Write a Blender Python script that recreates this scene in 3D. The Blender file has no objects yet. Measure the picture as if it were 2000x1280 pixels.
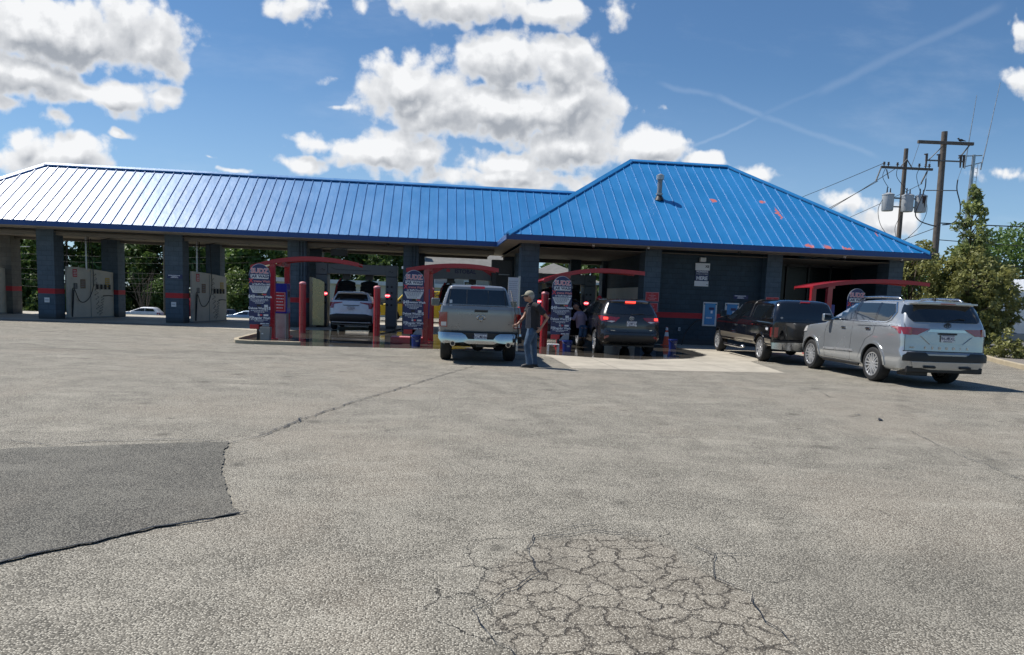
import bpy, bmesh, math, random
import numpy as np
from mathutils import Vector, Matrix, noise as mnoise

R = math.radians
PI = math.pi
sc = bpy.context.scene
C = sc.collection

# ------------------------------------------------------------------ camera
F_PX, YAW, PITCH, ROLL, CY = 1420.0, .109, .110, .038, 740.0
cam = bpy.data.cameras.new('camera')
cam_o = bpy.data.objects.new('camera', cam); C.objects.link(cam_o)
cam.sensor_width = 36.0; cam.sensor_fit = 'HORIZONTAL'
cam.lens = F_PX / 2000 * 36.0
cam.shift_y = (CY - 640.0) / 2000.0
cam.clip_start = .1; cam.clip_end = 3000
fw = Vector((math.sin(YAW) * math.cos(PITCH), math.cos(YAW) * math.cos(PITCH), -math.sin(PITCH)))
r0 = Vector((math.cos(YAW), -math.sin(YAW), 0)); u0 = r0.cross(fw)
rr = r0 * math.cos(ROLL) + u0 * math.sin(ROLL); uu = -r0 * math.sin(ROLL) + u0 * math.cos(ROLL)
m = Matrix((rr, uu, -fw)).transposed().to_4x4(); m.translation = (0, 0, 1.6)
cam_o.matrix_world = m
sc.camera = cam_o

# ------------------------------------------------------------------ light, sky
SUN_TO = Vector((-.57, .27, 1.0)).normalized()
SUN_EL = math.asin(SUN_TO.z); SUN_AZ = math.atan2(SUN_TO.x, SUN_TO.y)
sun = bpy.data.lights.new('sun', 'SUN'); sun.energy = 5.0; sun.angle = R(.53); sun.color = (1.0, .955, .88)
sun_o = bpy.data.objects.new('sun', sun); C.objects.link(sun_o)
sun_o.rotation_euler = (-SUN_TO).to_track_quat('-Z', 'Y').to_euler(); sun_o.location = SUN_TO * 60
sc.view_settings.view_transform = 'Standard'; sc.view_settings.look = 'None'
sc.view_settings.exposure = 0.18; sc.view_settings.gamma = 1.0
sc.cycles.max_bounces = 7; sc.cycles.diffuse_bounces = 3; sc.cycles.glossy_bounces = 4; sc.cycles.transmission_bounces = 4; sc.cycles.caustics_reflective = False; sc.cycles.caustics_refractive = False
SKY_STRENGTH = .078


class NT:
    """tiny helper to write node trees"""
    def __init__(s, nt, dims='3D'): s.nt = nt; s.dims = dims
    def n(s, t, **k):
        o = s.nt.nodes.new(t)
        for a, v in k.items():
            if a.startswith('i_'): continue
            setattr(o, a, v)
        return o
    def put(s, sock, v):
        if v is None: return
        if isinstance(v, bpy.types.NodeSocket): s.nt.links.new(v, sock)
        elif isinstance(v, (tuple, list)) and len(v) == 3 and sock.type == 'RGBA': sock.default_value = (*v, 1)
        else: sock.default_value = v
    def math(s, op, a, b=None, c=None, clamp=False):
        o = s.n('ShaderNodeMath', operation=op, use_clamp=clamp)
        s.put(o.inputs[0], a); s.put(o.inputs[1], b)
        if c is not None: s.put(o.inputs[2], c)
        return o.outputs[0]
    def vmath(s, op, a, b=None):
        o = s.n('ShaderNodeVectorMath', operation=op)
        s.put(o.inputs[0], a); s.put(o.inputs[1], b)
        return o.outputs['Value'] if op in ('LENGTH', 'DISTANCE', 'DOT_PRODUCT') else o.outputs[0]
    def noise(s, vec, scale, detail=4, rough=.55, dist=0.0, out=0):
        o = s.n('ShaderNodeTexNoise', noise_dimensions=s.dims); s.put(o.inputs['Vector'], vec)
        o.inputs['Scale'].default_value = scale; o.inputs['Detail'].default_value = detail
        o.inputs['Roughness'].default_value = rough; o.inputs['Distortion'].default_value = dist
        return o.outputs[out]
    def vor(s, vec, scale, feature='F1', out='Distance', rnd=1.0):
        o = s.n('ShaderNodeTexVoronoi', feature=feature, voronoi_dimensions=s.dims); s.put(o.inputs['Vector'], vec)
        o.inputs['Scale'].default_value = scale; o.inputs['Randomness'].default_value = rnd
        return o.outputs[out]
    def mix(s, fac, a, b, blend='MIX'):
        o = s.n('ShaderNodeMix', data_type='RGBA', blend_type=blend)
        s.put(o.inputs[0], fac); s.put(o.inputs[6], a); s.put(o.inputs[7], b)
        return o.outputs[2]
    def ramp(s, v, lo, hi, a=0.0, b=1.0, smooth=True):
        o = s.n('ShaderNodeMapRange', interpolation_type='SMOOTHSTEP' if smooth else 'LINEAR')
        s.put(o.inputs[0], v); s.put(o.inputs[1], lo); s.put(o.inputs[2], hi); s.put(o.inputs[3], a); s.put(o.inputs[4], b)
        return o.outputs[0]
    def comb(s, x, y, z):
        o = s.n('ShaderNodeCombineXYZ'); s.put(o.inputs[0], x); s.put(o.inputs[1], y); s.put(o.inputs[2], z); return o.outputs[0]
    def sep(s, v):
        o = s.n('ShaderNodeSeparateXYZ'); s.put(o.inputs[0], v); return o.outputs


world = bpy.data.worlds.new('World'); sc.world = world; world.use_nodes = True
world.cycles.sampling_method = 'MANUAL'; world.cycles.sample_map_resolution = 128
wt = world.node_tree; wt.nodes.clear(); W = NT(wt, '2D')
sky = W.n('ShaderNodeTexSky', sky_type='NISHITA'); sky.sun_disc = False
sky.sun_elevation = SUN_EL; sky.sun_rotation = SUN_AZ
sky.altitude = 60; sky.air_density = 1.0; sky.dust_density = .1; sky.ozone_density = 2.4
tc = W.n('ShaderNodeTexCoord'); D = tc.outputs['Generated']
dx, dy, dz = W.sep(D)
dys = W.math('MAXIMUM', dy, .08)
U0 = W.math('DIVIDE', dx, dys); V0 = W.math('DIVIDE', dz, dys)
P0 = W.comb(U0, V0, 0.0)
# clouds: (azimuth tangent, elevation tangent, half widths, weight) of each cumulus, as directions from the place
CLOUDS = [(-0.47, 0.309, 0.141, 0.055, 1.15), (-0.361, 0.293, 0.059, 0.037, 1), (-0.508, 0.252, 0.079, 0.037, 1), (-0.415, 0.236, 0.080, 0.024, 1.15), (-0.536, 0.219, 0.027, 0.015, 0.8), (-0.482, 0.201, 0.029, 0.015, 0.7), (-0.486, 0.16, 0.078, 0.025, 1.15), (-0.528, 0.173, 0.025, 0.021, 1), (-0.185, 0.356, 0.039, 0.031, 0.75), (-0.098, 0.359, 0.013, 0.018, 0.55), (0.024, 0.382, 0.095, 0.026, 1), (0.140, 0.378, 0.055, 0.022, 1), (0.08, 0.311, 0.075, 0.048, 1.1), (0.155, 0.31, 0.054, 0.044, 1), (-0.027, 0.275, 0.084, 0.039, 1), (0.068, 0.248, 0.167, 0.038, 1.2), (0.171, 0.268, 0.077, 0.038, 1.0), (0.232, 0.386, 0.029, 0.025, 0.65), (-0.075, 0.185, 0.080, 0.030, 1.15), (-0.155, 0.191, 0.04, 0.018, 0.9), (-0.174, 0.161, 0.040, 0.015, 0.9), (0.084, 0.183, 0.098, 0.024, 1), (0.181, 0.208, 0.096, 0.042, 1.1), (0.28, 0.212, 0.066, 0.034, 1.15), (0.099, 0.159, 0.135, 0.018, 1.1), (0.361, 0.202, 0.04, 0.014, 0.9), (0.451, 0.19, 0.033, 0.018, 0.95), (0.575, 0.156, 0.054, 0.017, 0.9), (0.651, 0.134, 0.059, 0.025, 0.8), (0.825, 0.405, 0.03, 0.026, 0.8), (0.834, 0.337, 0.036, 0.024, 0.65), (0.826, 0.21, 0.065, 0.017, 0.6), (-0.129, 0.242, 0.032, 0.006, 0.6), (-0.146, 0.276, 0.02, 0.01, 0.5), (-0.4, 0.19, 0.017, 0.006, 0.55), (-0.3, 0.164, 0.015, 0.004, 0.5), (-0.268, 0.149, 0.023, 0.005, 0.6), (0.299, 0.27, 0.017, 0.008, 0.45), (-0.067, 0.301, 0.013, 0.009, 0.45)]
grp = bpy.data.node_groups.new('cloud_field', 'ShaderNodeTree')
grp.interface.new_socket('P', in_out='INPUT', socket_type='NodeSocketVector')
grp.interface.new_socket('F', in_out='OUTPUT', socket_type='NodeSocketFloat')
grp.interface.new_socket('S', in_out='OUTPUT', socket_type='NodeSocketFloat')
g = NT(grp, '2D'); gi = g.n('NodeGroupInput'); go = g.n('NodeGroupOutput')
gp = gi.outputs[0]
nz = g.n('ShaderNodeTexNoise', noise_dimensions='2D'); g.put(nz.inputs['Vector'], gp); nz.inputs['Scale'].default_value = 9; nz.inputs['Detail'].default_value = 3; nz.inputs['Roughness'].default_value = .6
wob = g.vmath('MULTIPLY', g.vmath('SUBTRACT', nz.outputs[1], (.5, .5, .5)), (.055, .04, 0))
gq = g.vmath('ADD', gp, wob)
acc = None
for (a, b, ru, rv, wgt) in CLOUDS:
    d = g.vmath('SUBTRACT', gq, (a, b, 0))
    d = g.vmath('MULTIPLY', d, (1 / (ru * .94), 1 / (rv * .92), 0))
    l = g.vmath('LENGTH', d)
    f = g.math('MULTIPLY_ADD', l, -.62 * wgt, wgt)
    if acc is None: acc = f
    else:
        o = g.n('ShaderNodeMath', operation='SMOOTH_MAX'); g.put(o.inputs[0], acc); g.put(o.inputs[1], f); o.inputs[2].default_value = .07; acc = o.outputs[0]
n1 = g.noise(gp, 13, 8, .60)
g.put(go.inputs[1], acc)
n2 = g.n('ShaderNodeTexVoronoi', feature='F1', voronoi_dimensions='2D'); g.put(n2.inputs['Vector'], g.vmath('ADD', gp, g.vmath('MULTIPLY', nz.outputs[1], (.03, .03, 0)))); n2.inputs['Scale'].default_value = 34
acc = g.math('ADD', acc, g.math('MULTIPLY', g.math('SUBTRACT', n1, .5), 1.15))
acc = g.math('ADD', acc, g.math('MULTIPLY', g.math('SUBTRACT', .42, n2.outputs[0]), .30))
n3 = g.n('ShaderNodeTexVoronoi', feature='F1', voronoi_dimensions='2D'); g.put(n3.inputs['Vector'], g.vmath('ADD', gp, g.vmath('MULTIPLY', nz.outputs[1], (.03, .03, 0)))); n3.inputs['Scale'].default_value = 78
acc = g.math('ADD', acc, g.math('MULTIPLY', g.math('SUBTRACT', .42, n3.outputs[0]), .13))
g.put(go.inputs[0], acc)
def cfield(P):
    o = wt.nodes.new('ShaderNodeGroup'); o.node_tree = grp; W.put(o.inputs[0], P); return o.outputs
F0, S0 = cfield(P0)
F1, S1 = cfield(W.vmath('ADD', P0, (-.006, .022, 0)))
dens = W.math('MULTIPLY', W.ramp(F0, .25, .58), W.ramp(S0, -.02, .22))
# sky elsewhere: a plain layer of scattered cumulus
dzs = W.math('MAXIMUM', dz, .04)
PL = W.comb(W.math('DIVIDE', dx, dzs), W.math('DIVIDE', dy, dzs), 0.0)
L0 = W.noise(PL, .95, 8, .6, .3)
L1 = W.noise(W.vmath('ADD', PL, (-.12, .06, 0)), .95, 6, .6, .3)
ldens = W.math('MULTIPLY', W.ramp(L0, .61, .71), W.ramp(dz, .03, .12))
front = W.math('MULTIPLY', W.ramp(dy, .25, .4), W.ramp(V0, .62, .5))
dS = W.math('SUBTRACT', S1, S0); dN = W.math('SUBTRACT', W.math('SUBTRACT', F1, S1), W.math('SUBTRACT', F0, S0))
shade_f = W.math('MULTIPLY', W.ramp(W.math('ADD', W.math('MULTIPLY', dS, 1.5), W.math('MULTIPLY', dN, 1.15)), -.52, .30, smooth=False), W.ramp(F0, .25, .85))
shade_l = W.ramp(L1, .52, .72)
cd = W.n('ShaderNodeMix', data_type='FLOAT'); W.put(cd.inputs[0], front); W.put(cd.inputs[2], ldens); W.put(cd.inputs[3], dens)
sd = W.n('ShaderNodeMix', data_type='FLOAT'); W.put(sd.inputs[0], front); W.put(sd.inputs[2], shade_l); W.put(sd.inputs[3], shade_f)
edge = W.ramp(F0, .5, .95)
ccol = W.mix(sd.outputs[0], (.82, .83, .845), (.33, .355, .395))
ccol = W.mix(W.math('MULTIPLY', W.math('SUBTRACT', 1.0, W.noise(P0, 40, 5, .6)), W.math('MULTIPLY', sd.outputs[0], .22)), ccol, (.36, .40, .47))
# contrails
def seg(a, b, width, amp):
    ab = (b[0] - a[0], b[1] - a[1]); L = math.hypot(*ab); t = (ab[0] / L, ab[1] / L)
    q = W.vmath('SUBTRACT', W.vmath('ADD', P0, W.vmath('MULTIPLY', W.vmath('SUBTRACT', W.noise(P0, 12, 4, .6, out=1), (.5, .5, .5)), (.012, .012, 0))), (a[0], a[1], 0))
    al = W.vmath('DOT_PRODUCT', q, (t[0], t[1], 0)); ac = W.math('ABSOLUTE', W.vmath('DOT_PRODUCT', q, (-t[1], t[0], 0)))
    e = W.math('MULTIPLY', W.ramp(al, -.01, .02), W.ramp(al, L + .01, L - .02))
    return W.math('MULTIPLY', W.math('MULTIPLY', e, W.ramp(ac, width, 0.0)), amp)
tr = None
for a, b, w_, am in (((.337, .212), (.438, .261), .0035, .38), ((.438, .261), (.60, .343), .005, .12), ((.52, .30), (.786, .437), .010, .26), ((.295, .298), (.377, .285), .006, .30), ((.372, .286), (.450, .262), .006, .36), ((.44, .264), (.619, .219), .006, .26)):
    s_ = seg(a, b, w_, am); tr = s_ if tr is None else W.math('MAXIMUM', tr, s_)
tr = W.math('MULTIPLY', W.math('MULTIPLY', tr, front), .27)
cirrus = W.math('MULTIPLY', W.ramp(W.noise(W.vmath('MULTIPLY', P0, (1.2, 4.0, 1)), 3.0, 6, .6), .5, .85), .10)
CB = 1.0 / 1.0
skyc = W.n('ShaderNodeVectorMath', operation='SCALE'); W.put(skyc.inputs[0], sky.outputs[0]); skyc.inputs[3].default_value = SKY_STRENGTH
skyv = W.vmath('MULTIPLY', skyc.outputs[0], (.76, 1.0, 1.18))
skyv = W.mix(W.math('MULTIPLY', W.ramp(V0, .34, .02), .42), skyv, (.40, .56, .80))
base = W.mix(W.math('MAXIMUM', tr, cirrus), skyv, (.80, .86, .95))
fin = W.mix(cd.outputs[0], base, ccol)
bg = W.n('ShaderNodeBackground'); W.put(bg.inputs[0], fin); bg.inputs[1].default_value = 1.0
wo = W.n('ShaderNodeOutputWorld'); wt.links.new(bg.outputs[0], wo.inputs[0])

# ------------------------------------------------------------------ materials
MATS = {}
def mat(name, col=(.5, .5, .5), rough=.6, metal=0.0, spec=.5, coat=0.0, var=.0, vscale=3.0, bump=0.0, bscale=40.0, emit=None, estr=0.0, dirt=0.0):
    if name in MATS: return MATS[name]
    m_ = bpy.data.materials.new(name); m_.use_nodes = True; t = NT(m_.node_tree); b = m_.node_tree.nodes['Principled BSDF']
    tcn = t.n('ShaderNodeTexCoord').outputs['Object']
    c = (*col, 1)
    if var > 0 or dirt > 0:
        nf = t.noise(tcn, vscale, 6, .6)
        dk = tuple(x * (1 - var) for x in col); lt = tuple(min(1, x * (1 + var)) for x in col)
        cc = t.mix(t.ramp(nf, .3, .7), dk, lt)
        if dirt > 0:
            cc = t.mix(t.math('MULTIPLY', t.ramp(t.noise(tcn, vscale * 2.7, 8, .7), .48, .7), dirt), cc, (.16, .14, .11))
        t.put(b.inputs['Base Color'], cc)
        t.put(b.inputs['Roughness'], t.ramp(nf, .3, .7, max(0.02, rough - .07), rough + .07))
    else:
        b.inputs['Base Color'].default_value = c
        b.inputs['Roughness'].default_value = rough
    b.inputs['Metallic'].default_value = metal
    b.inputs['Specular IOR Level'].default_value = spec
    if coat: b.inputs['Coat Weight'].default_value = coat; b.inputs['Coat Roughness'].default_value = .04
    if bump:
        bn = t.n('ShaderNodeBump'); bn.inputs['Strength'].default_value = bump; bn.inputs['Distance'].default_value = .01
        t.put(bn.inputs['Height'], t.noise(tcn, bscale, 5, .6)); t.put(b.inputs['Normal'], bn.outputs[0])
    if emit: b.inputs['Emission Color'].default_value = (*emit, 1); b.inputs['Emission Strength'].default_value = estr
    MATS[name] = m_
    return m_

def new_mat(name):
    m_ = bpy.data.materials.new(name); m_.use_nodes = True; MATS[name] = m_
    return m_, NT(m_.node_tree), m_.node_tree.nodes['Principled BSDF']

def asphalt(name, c1, c2, stone, crack_mask=False, tint=None):
    m_, t, b = new_mat(name); t.dims = '2D'
    co = t.n('ShaderNodeTexCoord').outputs['Object']
    big = t.noise(co, .35, 5, .6); mid = t.noise(co, 1.7, 7, .65); fine = t.noise(co, 38, 4, .75)
    streak = t.noise(t.vmath('MULTIPLY', co, (.5, 1.6, 1)), 1.1, 6, .65)
    col = t.mix(t.ramp(mid, .36, .66), c1, c2)
    col = t.mix(t.math('MULTIPLY', t.ramp(big, .44, .68), .45), col, tuple(x * y for x, y in zip(c2, (1.18, 1.08, 1.02))))
    col = t.mix(t.math('MULTIPLY', t.ramp(streak, .56, .74), .42), col, tuple(x * .62 for x in c1))
    col = t.mix(t.math('MULTIPLY', t.ramp(t.noise(t.vmath('MULTIPLY', co, (.7, 1.5, 1)), 1.0, 7, .7), .54, .72), .8), col, tuple(x * 1.4 for x in c2))
    # aggregate
    vs = t.n('ShaderNodeTexVoronoi', voronoi_dimensions='2D'); t.put(vs.inputs['Vector'], co); vs.inputs['Scale'].default_value = 95
    vr = t.sep(vs.outputs['Color'])[0]
    st = t.math('MULTIPLY', t.ramp(vs.outputs['Distance'], .50, .28), t.ramp(vr, .35, .9))
    col = t.mix(t.math('MULTIPLY', st, .85), col, stone)
    pit = t.math('MULTIPLY', t.ramp(vs.outputs['Distance'], .40, .70), .85)
    col = t.mix(pit, col, tuple(x * .34 for x in c1))
    v2 = t.n('ShaderNodeTexVoronoi', voronoi_dimensions='2D'); t.put(v2.inputs['Vector'], co); v2.inputs['Scale'].default_value = 55
    v2r = t.sep(v2.outputs['Color'])
    col = t.mix(t.math('MULTIPLY', t.ramp(v2r[1], .5, .95), .26), col, tuple(x * 1.55 for x in c2))
    col = t.mix(t.math('MULTIPLY', t.math('MULTIPLY', t.ramp(v2.outputs[0], .30, .12), t.ramp(v2r[2], .84, .9)), .6), col, tuple(x * .3 for x in c1))
    h = t.math('ADD', t.math('MULTIPLY', vs.outputs['Distance'], -1.0), t.math('MULTIPLY', fine, .8))
    if crack_mask:
        wob_ = t.vmath('MULTIPLY', t.vmath('SUBTRACT', t.noise(co, 4, 5, .75, out=1), (.5, .5, .5)), (.20, .20, 0))
        cw = t.vmath('ADD', co, wob_)
        e1 = t.vor(t.vmath('MULTIPLY', cw, (1, 1.12, 0)), 5.2, 'DISTANCE_TO_EDGE')
        e2 = t.vor(t.vmath('MULTIPLY', cw, (1.4, 1, 0)), 2.1, 'DISTANCE_TO_EDGE')
        ex = t.vmath('LENGTH', t.vmath('MULTIPLY', t.vmath('SUBTRACT', cw, (1.06, 3.60, 0)), (1 / .78, 1 / 1.20, 0)))
        msk = t.ramp(t.math('ADD', ex, t.math('MULTIPLY', t.noise(co, 2.5, 3), .5)), 1.28, 1.12)
        w1 = t.ramp(t.noise(co, 7, 4), .35, .65, .022, .062)
        ln = t.math('MULTIPLY', t.ramp(e1, w1, 0.004), msk)
        ln2 = t.math('MULTIPLY', t.ramp(e2, .016, .003), t.math('MULTIPLY', t.ramp(ex, 1.75, 1.2), t.ramp(t.noise(co, 1.7, 3), .5, .6)))
        # faint hairline cracks over the whole lot
        e3 = t.vor(t.vmath('ADD', co, t.vmath('MULTIPLY', t.noise(co, 2.2, 5, .7, out=1), (.5, .5, 0))), .55, 'DISTANCE_TO_EDGE')
        ln3 = t.math('MULTIPLY', t.ramp(e3, .007, .001), t.math('MULTIPLY', t.ramp(t.noise(co, .6, 3), .60, .70), .5))
        ln = t.math('MAXIMUM', t.math('MAXIMUM', ln, ln2), ln3)
        halo = t.math('MULTIPLY', t.ramp(e1, .12, .02), msk)
        col = t.mix(t.math('MULTIPLY', halo, .22), col, (.055, .05, .045))
        col = t.mix(t.math('MULTIPLY', ln, .93), col, (.018, .016, .014))
        col = t.mix(t.math('MULTIPLY', msk, .16), col, tuple(x * y for x, y in zip(c2, (1.25, 1.1, 1.0))))
        # darker oily stain to the right of the cracked spot and a long tyre-worn band
        ox = t.vmath('LENGTH', t.vmath('MULTIPLY', t.vmath('SUBTRACT', co, (3.1, 3.9, 0)), (1 / 1.5, 1 / .9, 0)))
        om = t.math('MULTIPLY', t.ramp(t.math('ADD', ox, t.math('MULTIPLY', t.noise(co, 1.6, 6, .7), 1.1)), 1.55, 1.0), .22)
        col = t.mix(om, col, tuple(x * .42 for x in c1))
        band = t.math('MULTIPLY', t.ramp(t.math('ABSOLUTE', t.math('SUBTRACT', t.math('MULTIPLY_ADD', t.sep(co)[0], -.10, t.sep(co)[1]), 19.1)), .9, .1), t.ramp(t.noise(t.vmath('MULTIPLY', co, (.25, 3, 1)), 1.2, 5, .6), .42, .62))
        col = t.mix(t.math('MULTIPLY', band, .34), col, tuple(x * .40 for x in c1))
        h = t.math('SUBTRACT', h, t.math('MULTIPLY', ln, 3.0))
    od = t.n('ShaderNodeTexVoronoi', voronoi_dimensions='2D'); t.put(od.inputs['Vector'], t.vmath('ADD', co, t.vmath('MULTIPLY', t.noise(co, 6, 3, .6, out=1), (.12, .12, 0)))); od.inputs['Scale'].default_value = .85
    odc = t.sep(od.outputs['Color'])
    col = t.mix(t.math('MULTIPLY', t.math('MULTIPLY', t.ramp(od.outputs[0], t.ramp(odc[0], 0, 1, .03, .17), .01), t.ramp(odc[1], .55, .8)), .55), col, tuple(x * .35 for x in c1))
    for (ax, ay, rad) in ((-14.0, 9.0, 15.5), (-14.0, 9.0, 17.1), (24.0, 2.0, 17.0), (24.0, 2.0, 18.6), (3.0, 34.0, 19.6)):
        dd = t.math('ABSOLUTE', t.math('SUBTRACT', t.vmath('LENGTH', t.vmath('SUBTRACT', t.vmath('MULTIPLY', co, (1, 1, 0)), (ax, ay, 0))), rad))
        col = t.mix(t.math('MULTIPLY', t.math('MULTIPLY', t.ramp(dd, .16, .05), t.ramp(t.noise(co, 1.3, 5, .7), .42, .66)), .30), col, tuple(x * .45 for x in c1))
    t.put(b.inputs['Base Color'], col)
    b.inputs['Roughness'].default_value = .88; b.inputs['Specular IOR Level'].default_value = .35
    bn = t.n('ShaderNodeBump'); bn.inputs['Strength'].default_value = .8; bn.inputs['Distance'].default_value = .0045
    t.put(bn.inputs['Height'], h); t.put(b.inputs['Normal'], bn.outputs[0])
    return m_

asphalt('asphalt', (.142, .130, .106), (.232, .213, .175), (.60, .56, .47), crack_mask=True)
asphalt('asphalt_dark', (.076, .072, .062), (.128, .121, .103), (.34, .32, .27))

def concrete(name, wet=False):
    m_, t, b = new_mat(name)
    co = t.n('ShaderNodeTexCoord').outputs['Object']
    n_ = t.noise(co, 1.3, 8, .65)
    col = t.mix(t.ramp(n_, .3, .7), (.35, .315, .255), (.47, .425, .345))
    col = t.mix(t.math('MULTIPLY', t.ramp(t.noise(co, .5, 6, .65), .52, .7), .6), col, (.17, .15, .125))
    col = t.mix(t.math('MULTIPLY', t.ramp(t.noise(co, 60, 3), .55, .75), .25), col, (.16, .15, .13))
    x, y, z = t.sep(co)
    # tooled joints every 3 m, one slab to the next
    for ax, per, off in ((x, 3.1, .5), (y, 3.4, .2)):
        fr = t.math('ABSOLUTE', t.math('SUBTRACT', t.math('FRACT', t.math('DIVIDE', t.math('ADD', ax, off + 40), per)), .5))
        col = t.mix(t.math('MULTIPLY', t.ramp(fr, .006, .001), .7), col, (.07, .06, .05))
    if wet:
        # running water keeps whole stretches dark and glossy, dry islands stay pale
        wn = t.noise(t.vmath('MULTIPLY', co, (.55, 1.25, 1)), 1.0, 5, .55, .6)
        area = t.ramp(t.vmath('LENGTH', t.vmath('MULTIPLY', t.vmath('SUBTRACT', co, (-2.6, 25.6, 0)), (1 / 4.3, 1 / 6.2, 0))), 1.12, .85)
        area2 = t.ramp(t.vmath('LENGTH', t.vmath('MULTIPLY', t.vmath('SUBTRACT', co, (5.4, 25.2, 0)), (1 / 3.9, 1 / 5.2, 0))), 1.06, .88)
        area = t.math('MAXIMUM', area, area2)
        wet_m = t.ramp(t.math('ADD', wn, t.math('MULTIPLY', area, .52)), .82, .90)
        damp = t.ramp(t.math('ADD', wn, t.math('MULTIPLY', area, .58)), .74, .86)
        col = t.mix(t.math('MULTIPLY', damp, .88), col, (.036, .032, .027))
        rip = t.noise(co, 14, 3)
        t.put(b.inputs['Roughness'], t.ramp(wet_m, 0, 1, .75, .045))
        bn = t.n('ShaderNodeBump'); t.put(bn.inputs['Strength'], t.ramp(wet_m, 0, 1, .4, .03)); bn.inputs['Distance'].default_value = .01
        t.put(bn.inputs['Height'], rip); t.put(b.inputs['Normal'], bn.outputs[0])
    else:
        b.inputs['Roughness'].default_value = .85
    t.put(b.inputs['Base Color'], col)
    return m_
concrete('concrete'); concrete('concrete_wet', True)

def cmu(name, c1, c2, band=False, scale=1.0):
    m_, t, b = new_mat(name)
    co = t.n('ShaderNodeTexCoord').outputs['Object']
    x, y, z = t.sep(co)
    v = t.comb(t.math('ADD', x, y), z, 0.0)
    br = t.n('ShaderNodeTexBrick'); t.put(br.inputs['Vector'], v)
    br.inputs['Scale'].default_value = 1.0; br.inputs['Brick Width'].default_value = .405; br.inputs['Row Height'].default_value = .203
    br.inputs['Mortar Size'].default_value = .008; br.inputs['Mortar Smooth'].default_value = .3; br.offset = .5
    br.inputs['Color1'].default_value = (*c1, 1); br.inputs['Color2'].default_value = (*c2, 1)
    br.inputs['Mortar'].default_value = tuple(q * .62 for q in c1) + (1,)
    col = br.outputs[0]
    col = t.mix(t.math('MULTIPLY', t.ramp(t.noise(co, 2.2, 7, .7), .45, .75), .5), col, tuple(q * 1.5 + .01 for q in c2))
    if band:
        bm_ = t.math('MULTIPLY', t.ramp(z, 1.065, 1.07, smooth=False), t.ramp(z, 1.285, 1.28, smooth=False))
        col = t.mix(bm_, col, (.42, .022, .03))
        col = t.mix(t.ramp(z, .35, .02), col, (.045, .05, .052))
    t.put(b.inputs['Base Color'], col); b.inputs['Roughness'].default_value = .72
    bn = t.n('ShaderNodeBump'); bn.inputs['Strength'].default_value = .6; bn.inputs['Distance'].default_value = .012
    t.put(bn.inputs['Height'], t.math('ADD', t.math('MULTIPLY', br.outputs['Fac'], -1.0), t.math('MULTIPLY', t.noise(co, 30, 4, .7), .35))); t.put(b.inputs['Normal'], bn.outputs[0])
    return m_
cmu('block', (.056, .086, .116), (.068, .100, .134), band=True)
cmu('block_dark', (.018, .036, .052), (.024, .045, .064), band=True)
cmu('block_grey', (.095, .092, .08), (.12, .115, .10), band=True)

def roof_metal():
    m_, t, b = new_mat('roof_blue')
    co = t.n('ShaderNodeTexCoord').outputs['Object']
    n_ = t.noise(t.vmath('MULTIPLY', co, (1, 1, .4)), .9, 5, .6)
    col = t.mix(t.ramp(n_, .3, .75), (.004, .170, .43), (.007, .198, .49))
    col = t.mix(t.math('MULTIPLY', t.ramp(t.noise(t.vmath('MULTIPLY', co, (5, .7, .7)), 1.5, 5, .65), .6, .8), .35), col, (.01, .11, .40))
    x_ = t.sep(co)[0]
    pw = t.n('ShaderNodeTexWhiteNoise', noise_dimensions='1D'); t.put(pw.inputs['W'], t.math('FLOOR', t.math('DIVIDE', t.math('ADD', x_, 37.587), .4064)))
    col = t.mix(t.math('MULTIPLY', pw.outputs[0], .22), col, (.006, .125, .36))
    col = t.mix(t.math('MULTIPLY', t.ramp(t.noise(t.vmath('MULTIPLY', co, (6, .35, .35)), 1.0, 6, .7), .52, .78), .30), col, (.03, .16, .32))
    # paint worn through to the old orange coat
    for (px, py, rx, ry) in ((11.32, 29.66, .16, .13), (13.45, 29.75, .15, .11), (13.86, 29.0, .07, .42), (14.25, 27.06, .22, .12), (15.0, 27.05, .19, .10), (15.8, 27.0, .16, .06), (17.55, 28.0, .06, .08)):
        wv = t.vmath('MULTIPLY', t.vmath('SUBTRACT', t.noise(co, 3.5, 4, .7, out=1), (.5, .5, .5)), (.5, .5, 0))
        d_ = t.vmath('LENGTH', t.vmath('MULTIPLY', t.vmath('SUBTRACT', t.vmath('ADD', t.vmath('MULTIPLY', co, (1, 1, 0)), wv), (px, py, 0)), (1 / rx, 1 / ry, 0)))
        col = t.mix(t.math('MULTIPLY', t.ramp(d_, 1.1, .6), .85), col, (.72, .16, .07))
    t.put(b.inputs['Base Color'], col)
    t.put(b.inputs['Roughness'], t.ramp(n_, .3, .7, .40, .47)); b.inputs['Metallic'].default_value = 0.0
    b.inputs['Specular IOR Level'].default_value = 1.0
    bn = t.n('ShaderNodeBump'); bn.inputs['Strength'].default_value = .22; bn.inputs['Distance'].default_value = .05
    t.put(bn.inputs['Height'], t.noise(t.vmath('MULTIPLY', co, (1.6, .8, .8)), 1.5, 3)); t.put(b.inputs['Normal'], bn.outputs[0])
roof_metal()

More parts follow.
